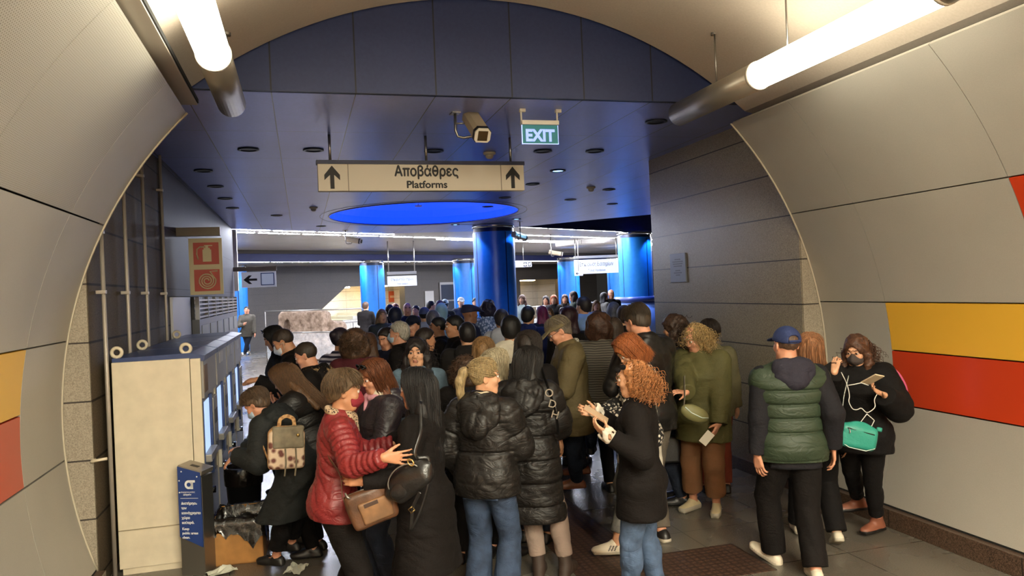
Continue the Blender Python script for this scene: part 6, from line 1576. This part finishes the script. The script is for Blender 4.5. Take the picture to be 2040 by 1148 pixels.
# ---------------------------------------------------------------- the queue and the hall
def mid(key, label, px, h, top, hs, hc, wear=(), pants=None, **o):
    D = px[2]; v = .0085 if D < 7 else .0105 if D < 9 else .014 if D < 14 else .019
    ho = dict(style=hs, col=hc); ho.update(o.pop('ho', {}))
    q = dict(vox=v, eyes=False, hair=ho if hs else None, wear=[J(top, hem=-.13, t=.03, arm=.008, wr=(.006, 22) if v < .015 else None, seed=int(px[0]) % 17), TR(pants or (C_BLK2 if int(px[0]) % 2 else D_DARK), wr=None if v > .01 else (.005, 30)), SHOE(SH_B)] + list(wear)); q.update(o)
    return person(key, label, px, h, q)
HD = lambda m, **k: (hood_down, dict(m=m, **k))
DK, BR, BK, LB, GR = (42, 32, 27), (84, 58, 40), (26, 23, 23), (150, 116, 76), (150, 146, 140)
W_cream, W_grey, W_lblue, W_maroon = cloth('cream_hoodie', (206, 196, 176)), cloth('pale_grey_hoodie', (176, 178, 190)), cloth('light_blue_hoodie', (118, 146, 184)), cloth('maroon_top', (74, 28, 34))
mid('brown_curls', 'person with a big mop of brown curly hair and maroon top, back turned', (706, 655, 7.2), 12, W_maroon, 'curly', (88, 62, 42), ho=dict(vol=.30, curl=700, clen=.09))
mid('sailor', 'person in a navy and white striped top left of the brown mop of curls', (677, 652, 7.8), 40, pattern('sailor_stripes', 'sailor'), 'bun', (40, 30, 40))
mid('round_brown', 'person with smooth brown hair right of the brown mop of curls', (735, 662, 8.4), 20, W_maroon, 'bob', (92, 62, 42), ho=dict(L=.16))
mid('white_hair', 'white haired man in a pale blue face mask facing left', (795, 639, 8.2), 285, C_BLACK, 'short', (186, 178, 164), [(face_mask, dict(m=cloth('pale_blue_mask', (176, 194, 214)), strap=SH_W)), HD(C_BLACK)], sex='m', skin='rosy')
mid('lace_hood', 'dark haired person in a black hoodie with white cords beside the white haired man', (766, 652, 8.3), 225, C_NAVY, 'short', DK, [HD(C_NAVY)], hp=15, skin='rosy')
mid('facing', 'young woman with dark wavy hair and denim jacket looking back at the camera', (829, 672, 6.4), 196, denim('pale_denim_jacket', (92, 112, 128)), 'wavy', (36, 28, 26), eyes=True, vox=.0066, hy=-6, ho=dict(L=.22, thick=.016, curl=240, vol=.02, clen=.2, hair_low=-.85))
mid('dark_profile', 'dark haired man turned right behind the young woman in denim', (846, 652, 7.9), 75, C_BLACK, 'short', DK, sex='m', skin='tan')
mid('big_back', 'broad man in a charcoal jacket seen from behind in the middle of the queue', (930, 641, 7.9), 355, C_CHAR, 'short', (34, 30, 30), [HD(C_CHAR, h=.08)], sex='m', w=1.16)
mid('man_profile', 'dark bearded man in profile facing left in the middle of the queue', (905, 627, 8.8), 262, C_BLACK, 'short', BK, sex='m', skin='tan', eyes=True)
mid('second_profile', 'man with brown skin and dark cropped hair looking left, nearest the bearded profile', (873, 630, 9.4), 270, C_BLACK, 'buzz', BK, sex='m', skin='brown', ho=dict(thick=.008))
mid('beret', 'bald man in a dark flat beret above the heads of the queue', (934, 605, 10.5), 70, C_NAVY, None, None, [(cap_hat, dict(m=cloth('navy_beret', (40, 42, 66)), strap=False, flat=True))], sex='m', skin='brown')
mid('blonde_short', 'person with short dark blonde hair in front of the charcoal jacket', (962, 672, 6.9), 10, C_BLACK, 'bob', (150, 112, 70), ho=dict(L=.13))
mid('white_bob', 'older woman with thick white hair in front of the blonde ponytail', (985, 697, 5.95), 40, cloth('stone_coat', (108, 100, 88)), 'bob', (214, 198, 164), hy=10, ho=dict(L=.14, thick=.024), skin='rosy')
mid('brown_mop', 'person with dark brown curls just behind the blonde ponytail', (925, 706, 5.85), 15, C_BLACK, 'curly', (70, 48, 32), ho=dict(vol=.18, curl=420, clen=.09))
mid('cream_hoodie', 'black haired person in a cream hoodie seen from behind', (1017, 629, 7.45), 8, W_cream, 'short', (22, 20, 20), [HD(W_cream, w=.16, h=.12)], sex='m', ho=dict(thick=.022), w=1.05)
mid('grey_hoodie', 'dark haired person in a pale grey hoodie in front of the large blue column', (998, 616, 10.0), 350, W_grey, 'short', (52, 46, 48), [HD(W_grey, w=.16, h=.12)], ho=dict(thick=.02))
mid('camo', 'person with dark curly hair and white blue mottled jacket before the large column', (972, 596, 12.5), 30, pattern('mottled_jacket', 'camo'), 'curly', (44, 36, 52), ho=dict(vol=.2), w=1.1)
mid('navy_hood', 'man in a navy hooded jacket right of the large blue column', (1051, 609, 10.2), 20, cloth('navy_anorak', (26, 36, 82)), 'short', (34, 30, 30), [HD(cloth('navy_anorak', (26, 36, 82)))], sex='m')
mid('magenta', 'person with magenta dyed hair beyond the navy hooded jacket', (1079, 609, 12.5), 330, C_NAVY, 'bob', (120, 30, 66), ho=dict(L=.15))
mid('grey_mask', 'fair haired woman in a face mask facing the camera beyond the cap wearer', (1093, 611, 14.5), 190, cloth('grey_coat', (110, 108, 108)), 'bob', (120, 90, 66), [(face_mask, dict(m=cloth('grey_mask_cloth', (128, 128, 132))))])
mid('burgundy', 'person with long burgundy hair and a yellow strap behind the flat cap', (1133, 611, 8.9), 12, C_BLACK, 'long', (46, 20, 30), ho=dict(L=.3, thick=.026))
mid('blue_hoodie', 'man in a light blue hoodie standing tall behind the burgundy hair', (1162, 590, 11.0), 345, W_lblue, 'short', (46, 38, 36), [HD(W_lblue, w=.15, h=.13)], sex='m', hy=-30)
mid('striped_back', 'person with auburn brown curls in a grey ribbed sweater, back to the camera', (1192, 618, 7.25), 6, pattern('ribbed_sweater', 'stripes'), 'curly', (70, 44, 30), w=1.2, pants=D_BLUE, ho=dict(vol=.2), fpx=((1176, 945, 0), (1200, 950, 10)))
mid('long_brown', 'person with long straight brown hair right of the ribbed sweater', (1221, 632, 7.7), 350, C_CHAR, 'long', (66, 52, 42), ho=dict(L=.3, thick=.02))
mid('bun_clip', 'woman with dark brown hair pinned by pearl clips in front of the cream hoodie', (1052, 660, 6.3), 20, C_BLACK, 'long', (46, 36, 31), ho=dict(L=.24, thick=.02), hp=6)
mid('ash_hair', 'person with smooth ash grey hair behind the ribbed sweater', (1222, 601, 11.2), 10, C_NAVY, 'bob', (84, 86, 98), ho=dict(L=.15))
mid('rear_brown', 'person with brown hair just left of the tall man in leather', (1243, 607, 9.2), 0, C_BLACK, 'short', (56, 44, 40))
mid('grey_head', 'person with grey hair and pale blue hoodie left of the queue', (862, 618, 10.6), 8, W_lblue, 'short', (92, 92, 108), [HD(W_lblue, w=.16, h=.12)], ho=dict(thick=.018))
mid('cyan_hood', 'person wearing a pale cyan hood in the far part of the queue', (879, 606, 13.5), 5, cloth('cyan_hoodie', (150, 186, 200)), None, None, [(hood_up, dict(m=cloth('cyan_hoodie', (150, 186, 200))))])
mid('blue_beanie', 'person in a violet blue beanie among the far queue', (845, 612, 13.0), 10, cloth('pale_jacket', (150, 160, 190)), 'buzz', BK, [(cap_hat, dict(m=cloth('violet_beanie', (74, 84, 130)), brim=False, strap=False, name='beanie'))])
mid('blue_cap', 'person with shiny dark blue hair band and white collar far left in the queue', (787, 612, 11.2), 10, cloth('white_collar_coat', (150, 160, 184)), 'short', (36, 40, 66), ho=dict(thick=.022))
mid('peak_cap', 'dark figure in a peaked cap below the white wall panel', (822, 628, 9.6), 200, C_BLACK, 'short', DK, [(cap_hat, dict(m=C_NAVY, strap=False))], skin='rosy')
mid('bald_far', 'balding man in a dark jacket facing the camera under the orange notice', (811, 602, 15.5), 175, C_NAVY, None, None, sex='m', skin='rosy')
mid('fair_far', 'fair haired woman in a patterned dark coat beside the left far column', (760, 615, 14.0), 165, cloth('patterned_dark_coat', (58, 62, 62)), 'bob', (150, 118, 90))
mid('far_dark', 'person in dark clothes beside the left far column base', (776, 606, 16.5), 20, C_BLACK, 'short', DK)
mid('ginger_far', 'person with ginger hair under the small hanging sign', (787, 604, 18.5), 160, C_CHAR, 'short', (150, 90, 60))
mid('white_jacket_far', 'person in a white jacket with dark hair near the narrow pale panel', (828, 608, 17.5), 200, cloth('white_jacket', (196, 192, 188)), 'short', DK)
mid('suit_far', 'man in a black jacket in front of the narrow pale panel', (858, 599, 19.0), 80, C_BLACK, 'short', BK, sex='m')
mid('rose_hair', 'person with reddish brown hair behind the pale cyan hood', (876, 598, 16.5), 30, C_CHAR, 'bob', (112, 70, 66))
mid('cap_far', 'person in a pale cap in front of the dark lift entrance', (886, 596, 19.5), 10, C_BLACK, 'short', BK, [(cap_hat, dict(m=cloth('pale_cap', (170, 168, 160))))])
mid('column_left', 'person in a light cap standing before the second far column', (918, 592, 20.5), 170, C_NAVY, 'short', BK, [(cap_hat, dict(m=cloth('pale_cap', (170, 168, 160)), strap=False))])
mid('column_edge', 'dark haired person in black beside the left edge of the large column', (947, 593, 21.0), 170, C_BLACK, 'short', BK)
person('far_left', 'man in a grey jacket walking toward the camera along the open floor', (491, 610, 26.0), 184, dict(sex='m', vox=.016, skin='rosy', fpx=((486, 716, 0), (497, 714, 0)), la='downf', ra='phone', wear=[J(cloth('grey_jacket', (72, 68, 60)), hem=-.16, t=.03), TR(D_DARK, wr=None), SHOE(SH_B, SH_S)], hair=dict(style='buzz', col=BK, thick=.006)))
person('far_back', 'person in a black top and blue jeans standing by the left far column', (728, 601, 23.0), 25, dict(sex='m', vox=.016, la='hold', ra='hold', wear=[J(C_BLACK, hem=-.1, t=.025), TR(D_BLUE, wr=None), SHOE(SH_B)], hair=dict(style='short', col=BR)))
RT = 'people waiting beyond the large column'
for key, lab, px, h, top, hs, hc, kw in (
    ('r1', 'woman with wavy brown hair in a dark scarf right of the large column', (1040, 587, 21.5), 200, cloth('pale_sage_coat', (150, 160, 152)), 'wavy', (96, 64, 46), {}),
    ('r2', 'dark haired woman in a white patterned blouse by the warm stair opening', (1087, 589, 22.0), 190, cloth('white_blouse', (176, 168, 166)), 'long', (46, 34, 32), {}),
    ('r3', 'woman with bright ginger long hair in black by the warm stair opening', (1103, 587, 21.5), 185, C_BLACK, 'long', (182, 84, 34), {}),
    ('r4', 'woman in black with long brown hair in front of the third far column', (1125, 586, 22.0), 182, C_BLACK, 'long', (70, 44, 36), {}),
    ('r5', 'long haired man in dark green turned left before the third far column', (1142, 580, 21.0), 265, cloth('dark_green_coat', (48, 56, 48)), 'wavy', (72, 50, 40), dict(sex='m')),
    ('r6', 'dark haired woman in a grey checked coat facing right at the barriers', (1203, 582, 22.0), 60, cloth('grey_checked_coat', (96, 94, 92)), 'bob', BK, {}),
    ('r7', 'balding man in a black coat talking at the barriers', (1217, 576, 22.0), 160, C_BLACK, None, None, dict(sex='m', skin='rosy')),
    ('r8', 'blond person with raised hands beyond the light blue hoodie', (1188, 598, 17.5), 170, cloth('faded_blue_top', (110, 126, 160)), 'bob', (170, 120, 60), {}),
    ('r9', 'woman in a white and red top between the far columns', (1120, 612, 18.5), 190, cloth('white_red_top', (180, 150, 150)), 'bob', BR, {})):
    mid(key, lab, px, h, top, hs, hc, **kw)
# ================================================================== BAGS AND THINGS CARRIED
def bag_root(name, label, cat, x, y, d, yaw=0, tilt=0, pitch=0):
    """Empty at a measured point; its x runs to the right seen from the camera, -y faces the camera"""
    r = thing(name, label, cat); P = at_depth(x, y, d)
    r.matrix_world = Matrix.Translation(P.tolist()) @ Matrix.Rotation(-YAW - math.radians(yaw), 4, 'Z') @ RY(tilt) @ RX(pitch)
    bpy.context.view_layer.update()
    r['_o'] = 1; del r['_o']
    return r
def to_loc(r, x, y, d): return np.array(r.matrix_world.inverted() @ Vector(at_depth(x, y, d).tolist()))
def sdf(name, m, parent, lo, hi, shapes, vox=.006, wr=None, cuts=(), split=None):
    F = Field(np.array(lo, float), np.array(hi, float), vox)
    for sh in shapes:
        if len(sh) == 3 and isinstance(sh[2], str): F.put(sh[0], sh[1], sh[2])
        else: F.put(sh[0], sh[1])
    if wr: F.wrinkle(*wr)
    for p, n in cuts: F.cut(p, n)
    V, Q = F.surface(1); ms = m if isinstance(m, list) else [m]; mi = None
    if split: mi = split(V[Q].mean(1))
    return mesh_obj(name, V, Q, ms, parent, mi)
def strap(name, m, parent, pts, w=.012, t=.003, dense=24):
    P = np.array(pts, float); k = len(P); u = np.linspace(0, k - 1, dense); Q = np.stack([np.interp(u, range(k), P[:, c]) for c in range(3)], 1)
    for _ in range(3): Q[1:-1] = .25 * Q[:-2] + .5 * Q[1:-1] + .25 * Q[2:]
    return MB().use(m).tube([tuple(q) for q in Q], w, 8, flat=t).build(name, parent)
L_brown = mat('tan_leather', (88, 56, 34), .45, noise=.3, nscale=9, bump=.2); L_black = mat('bag_black_leather', (24, 22, 22), .3, bump=.2, bscale=60); M_brass = mat('brass', (190, 160, 100), .3, .9); M_zip = mat('zip_metal', (150, 146, 140), .35, .8)

# brown satchel on the hip of the red jacket
r = bag_root('satchel', 'brown leather crossbody satchel with a front pocket on the red jacket', 'bag', 739, 1006, 4.2, yaw=-12, tilt=-17)
sdf('body', L_brown, r, (-.16, -.08, -.14), (.16, .08, .14), [(rbox((0, 0, -.005), (.130, .042, .105), I3, .028), .0)], wr=(.003, 40))
sdf('front_pocket', mat('worn_tan_leather', (122, 88, 58), .5, noise=.25, nscale=10), r, (-.12, -.09, -.12), (.13, 0, .09), [(rbox((.02, -.042, -.025), (.088, .014, .062), I3, .012), .0)], wr=(.002, 50))
MB().use(M_zip).tube([(-.115, -.012, .098), (.115, -.012, .098)], .004, 6).build('zip', r); MB().use(mat('dark_patch', (58, 36, 24), .5)).box((-.035, -.059, .008), (.045, -.0545, .03), bevel=.002).build('pocket_slot', r)
strap('strap', L_brown, r, [to_loc(r, 640, 895, 4.55), to_loc(r, 655, 912, 4.36), to_loc(r, 680, 948, 4.25), (-.13, -.01, .10), (-.125, 0, .06)], .019)
strap('strap', L_brown, r, [(.12, 0, .09), (.125, .04, .16), (.10, .10, .26)], .018)
MB().use(M_zip).tube([(-.105, -.03, .12), (-.10, -.045, .10), (-.088, -.045, .085)], .006, 6).build('clasp', r)
# black handbag of the black coat
r = bag_root('handbag', 'rounded black leather handbag hanging on the black wool coat', 'bag', 814, 956, 4.12, yaw=12, tilt=-38)
sdf('body', L_black, r, (-.19, -.1, -.16), (.19, .1, .16), [(ell((0, 0, 0), (.16, .05, .08)), .0), (rbox((0, 0, -.035), (.12, .045, .045), I3, .03), .03)], wr=(.004, 34))
MB().use(M_zip).tube([(.105 * math.cos(t), -.04 - .008 * math.sin(t), .015 + .07 * math.sin(t)) for t in np.linspace(.1, 3.0, 16)], .004, 6).build('zip', r)
sdf('front_pocket', L_black, r, (-.14, -.11, -.1), (.06, 0, .08), [(ell((-.06, -.042, -.015), (.062, .016, .045)), .0)])
strap('shoulder_strap', L_black, r, [to_loc(r, 838, 800, 4.28), to_loc(r, 840, 860, 4.14), (.13, -.02, .09), (.12, -.01, .05)], .011)
strap('long_strap', L_black, r, [(.13, -.03, .06), to_loc(r, 858, 910, 4.1), to_loc(r, 853, 975, 4.08), to_loc(r, 836, 1025, 4.08), to_loc(r, 820, 1056, 4.09)], .010)
strap('buckle_strap', L_black, r, [(.03, -.05, -.09), to_loc(r, 822, 1010, 4.08), to_loc(r, 818, 1058, 4.09)], .011)
MB().use(M_brass).tube([(.09 + .014 * math.cos(t), -.045, .062 + .02 * math.sin(t)) for t in np.linspace(0, 6.28, 14, endpoint=False)], .0045, 6, closed=True).build('ring', r)
c = to_loc(r, 820, 1016, 4.06); MB().use(M_brass).tube([(c[0] + .014 * a, c[1], c[2] + .012 * b) for a, b in ((-1, -1), (1, -1), (1, 1), (-1, 1))], .0035, 6, closed=True).build('buckle', r)
# teal bag
r = bag_root('teal_bag', 'small teal zipped shoulder bag on the hip of the woman with earphones', 'bag', 1709, 868, 5.36, yaw=4, tilt=13)
M_teal = mat('teal_leather', (36, 132, 116), .42, bump=.2, bscale=70)
sdf('body', M_teal, r, (-.16, -.07, -.12), (.16, .07, .12), [(rbox((0, 0, -.01), (.132, .04, .085), I3, .038), .0), (ell((0, 0, .02), (.115, .038, .085)), .02)], wr=(.0015, 60))
MB().use(M_black).tube([(-.095, -.041, .045), (.095, -.041, .03)], .0045, 6).build('zip', r); MB().use(M_zip).tube([(-.085, -.046, .042), (-.075, -.05, .02), (-.078, -.05, .01)], .004, 6).build('zip_pull', r)
MB().use(mat('pale_piping', (190, 206, 196), .5)).tube([(-.12, -.03, -.06), (-.06, -.036, -.088), (.06, -.036, -.092), (.12, -.03, -.065)], .003, 6).build('piping', r)
strap('woven_strap', mat('woven_strap_pale', (186, 190, 182), .7, noise=.4, nscale=120), r, [to_loc(r, 1690, 752, 5.4), to_loc(r, 1681, 790, 5.27), to_loc(r, 1677, 826, 5.27)], .021)
strap('strap_end', M_teal, r, [to_loc(r, 1677, 826, 5.27), to_loc(r, 1677, 842, 5.29)], .014)
MB().use(M_zip).tube([to_loc(r, 1677, 842, 5.29), (-.125, 0, .05)], .005, 6).build('clasp', r); MB().use(M_zip).tube([(.12, 0, .05), to_loc(r, 1748, 862, 5.36)], .005, 6).build('clasp', r)
sdf('strap_tab', M_teal, r, to_loc(r, 1752, 856, 5.37) - .05, to_loc(r, 1752, 856, 5.37) + .05, [(rbox(to_loc(r, 1752, 856, 5.37), (.02, .008, .016), I3, .004), .0)])
# earphones
r = bag_root('earphones', 'white earphone cable looping over the black sweatshirt', 'earphones', 1700, 800, 5.4)
W_ = [(1676, 742, 5.45), (1688, 766, 5.4), (1693, 790, 5.37), (1690, 800, 5.37), (1698, 816, 5.36), (1708, 817, 5.36), (1716, 812, 5.36), (1727, 825, 5.36), (1745, 812, 5.37), (1741, 797, 5.38), (1747, 786, 5.4)]
def wire(px): return strap('cable', mat('cable_white', (214, 208, 200), .5), r, [to_loc(r, *q) for q in px], .003, .003, 50)
wire(W_); wire([(1690, 768, 5.39), (1702, 766, 5.37), (1716, 763, 5.37), (1730, 768, 5.38)]); wire([(1727, 825, 5.36), (1714, 842, 5.36), (1722, 849, 5.36)]); wire([(1727, 825, 5.36), (1742, 838, 5.36), (1736, 850, 5.36)])
r = bag_root('phone', 'pale smartphone held up in the hand of the woman with earphones', 'phone', 1738, 756, 5.36, yaw=-12, tilt=14, pitch=62)
MB().use(mat('phone_pale', (206, 184, 152), .3)).box((-.038, -.0045, -.078), (.038, .0045, .078), bevel=.004).build('case', r); MB().use(M_black).box((-.034, .0045, -.072), (.034, .0055, .072)).build('screen', r)
# pink backpack behind her shoulder
r = bag_root('pink_backpack', 'pink backpack squeezed between the phone woman and the curved wall', 'backpack', 1768, 775, 5.98, tilt=-10)
sdf('body', mat('pink_fabric', (206, 96, 138), .6), r, (-.2, -.14, -.26), (.22, .14, .22), [(ell((0, 0, 0), (.14, .09, .2)), .0), (rbox((0, .0, -.08), (.125, .075, .13), I3, .06), .04)], wr=(.004, 30))
# card held by the ginger woman
r = bag_root('folded_card', 'long folded brown card between the hands of the ginger haired woman', 'card', 1187, 826, 4.74, yaw=8, tilt=33, pitch=8)
MB().use(mat('card_brown', (158, 116, 86), .6)).box((-.085, -.05, -.004), (.085, .05, .004), bevel=.002).build('cover', r); MB().use(mat('card_inside', (190, 160, 130), .7)).box((-.083, -.048, .004), (.083, .048, .007)).build('inner_page', r)
# olive crossbody pouch
r = bag_root('waist_pouch', 'khaki crossbody pouch with pale zip on the olive jacket', 'bag', 1384, 824, 6.12, yaw=-10, tilt=24)
sdf('body', mat('khaki_nylon', (110, 106, 66), .55), r, (-.15, -.07, -.09), (.15, .07, .09), [(ell((0, 0, 0), (.125, .05, .066)), .0)], wr=(.002, 50))
MB().use(mat('pale_piping', (190, 206, 196), .5)).tube([(-.11, -.03, .02), (-.05, -.05, -.005), (.05, -.05, -.012), (.11, -.028, .006)], .004, 6).build('zip', r)
strap('strap', mat('grey_webbing', (120, 112, 96), .7), r, [(-.11, 0, .02), to_loc(r, 1364, 790, 6.18), to_loc(r, 1363, 750, 6.3)], .016)
r = bag_root('paper_slip', 'white paper slip in the lowered hand of the blonde curly woman', 'paper', 1408, 873, 6.3, yaw=20, tilt=40)
MB().use(mat('slip_white', (214, 204, 184), .7)).box((-.035, -.002, -.06), (.035, .002, .06)).build('sheet', r)
r = bag_root('tote_bag', 'black tote bag hanging beside the woman in shiny puffer', 'bag', 1341, 890, 6.95)
sdf('body', L_black, r, (-.17, -.1, -.2), (.17, .1, .2), [(rbox((0, 0, -.02), (.125, .055, .125), I3, .03), .0)], wr=(.004, 30)); strap('handle', L_black, r, [(-.08, -.03, .09), (-.06, -.03, .2), (0, -.02, .26), (.06, -.03, .2), (.08, -.03, .09)], .010)
MB().use(M_zip).lathe([(0, .003), (.014, .002), (.014, 0)], 12, T(-.06, -.058, .06) @ RX(90)).build('stud', r)
# wide lettered shoulder strap on the long black puffer
r = bag_root('lettered_strap', 'wide black shoulder strap with pale outlined letters on the long quilted coat', 'strap', 1100, 800, 5.22)
strap('webbing', L_black, r, [to_loc(r, 1080, 738, 5.42), to_loc(r, 1091, 770, 5.25), to_loc(r, 1103, 805, 5.16), to_loc(r, 1110, 838, 5.16), to_loc(r, 1112, 862, 5.2)], .032, .004)
for ch, x, y in (('O', 1094, 783), ('D', 1101, 805), ('H', 1106, 826)):
    c = to_loc(r, x, y, 5.135); lettering(ch, .075, mat('strap_letter', (140, 128, 112), .6), r, T(*c) @ RY(18) @ XZ, depth=.002)
# small backpack at the ticket machines
r = bag_root('small_backpack', 'small cork backpack with grey flap and printed front worn at the ticket machine', 'backpack', 570, 886, 5.36, yaw=-20, tilt=3, pitch=-4)
M_cork, M_flap = pattern('cork_leather', 'cork'), mat('grey_suede', (122, 112, 92), .8, noise=.15, nscale=20)
sdf('body', [M_cork, pattern('printed_front', 'print')], r, (-.17, -.12, -.2), (.17, .12, .2), [(rbox((0, 0, -.03), (.125, .07, .135), I3, .03), .0), (rbox((0, .01, .06), (.10, .055, .07), I3, .03), .03)], split=lambda C: (C[:, 1] < -.055).astype(int))
sdf('flap', M_flap, r, (-.15, -.13, -.05), (.15, .1, .16), [(rbox((.01, -.068, .055), (.105, .012, .075), I3, .011), .0), (rbox((.01, -.01, .118), (.105, .065, .012), I3, .011), .02)], wr=(.0015, 60))
strap('top_handle', M_cork, r, [(-.05, .0, .12), (-.045, -.01, .18), (0, -.015, .205), (.05, -.01, .18), (.055, 0, .12)], .014)
MB().use(M_brass).lathe([(0, .004), (.012, .003), (.012, 0)], 12, T(.075, -.081, .07) @ RX(90)).build('clasp', r)
for x in (-.01, .06): strap('tassel', M_flap, r, [(x, -.075, -.02), (x + .005, -.085, -.12), (x - .003, -.07, -.21)], .006, .006)
strap('shoulder_strap', M_cork, r, [(-.12, .03, -.1), to_loc(r, 522, 885, 5.5), to_loc(r, 508, 866, 5.62)], .014)
# weathered block of ancient masonry on show in the hall
p = at_depth(632, 700, 25.4)
M_rock = jointed('ancient_masonry', [(104, 84, 66), (136, 114, 94), (156, 134, 114)], 7, [], rough=.9, bump=.7, speck=.7)
F = Field((-1.6, -.8, 0), (2.2, .8, 1.9), .035)
F.put(rbox((-.45, 0, .75), (.92, .5, .84), rot(0, 0, 2), .14), .0).put(rbox((.62, .05, .55), (.45, .45, .66), rot(0, 0, 6), .12), .1).put(rbox((1.25, 0, .3), (.75, .5, .36), rot(0, 0, 3), .12), .12).put(rbox((.2, -.1, .3), (1.2, .55, .34), I3, .1), .1)
F.put(ell((-1.02, -.45, 1.16), (.17, .3, .24)), .05, 's').put(cap((.2, -.6, .72), (1.2, -.6, .6), .09, .07), .08, 's')
F.wrinkle(.035, 9, 4, 1, 6, True); F.wrinkle(.014, 26, 8, 1, 5, True); F.cut((0, 0, .0), (0, 0, -1.))
V, Q = F.surface(1); o = tag(mesh_obj('ancient_wall_fragment', V, Q, [M_rock], None), 'large weathered stone fragment of an ancient wall behind a glass railing', 'stone'); o.location = (p[0], p[1], 0); o.rotation_euler = (0, 0, -.2); o.scale = (.82, 1, 1)
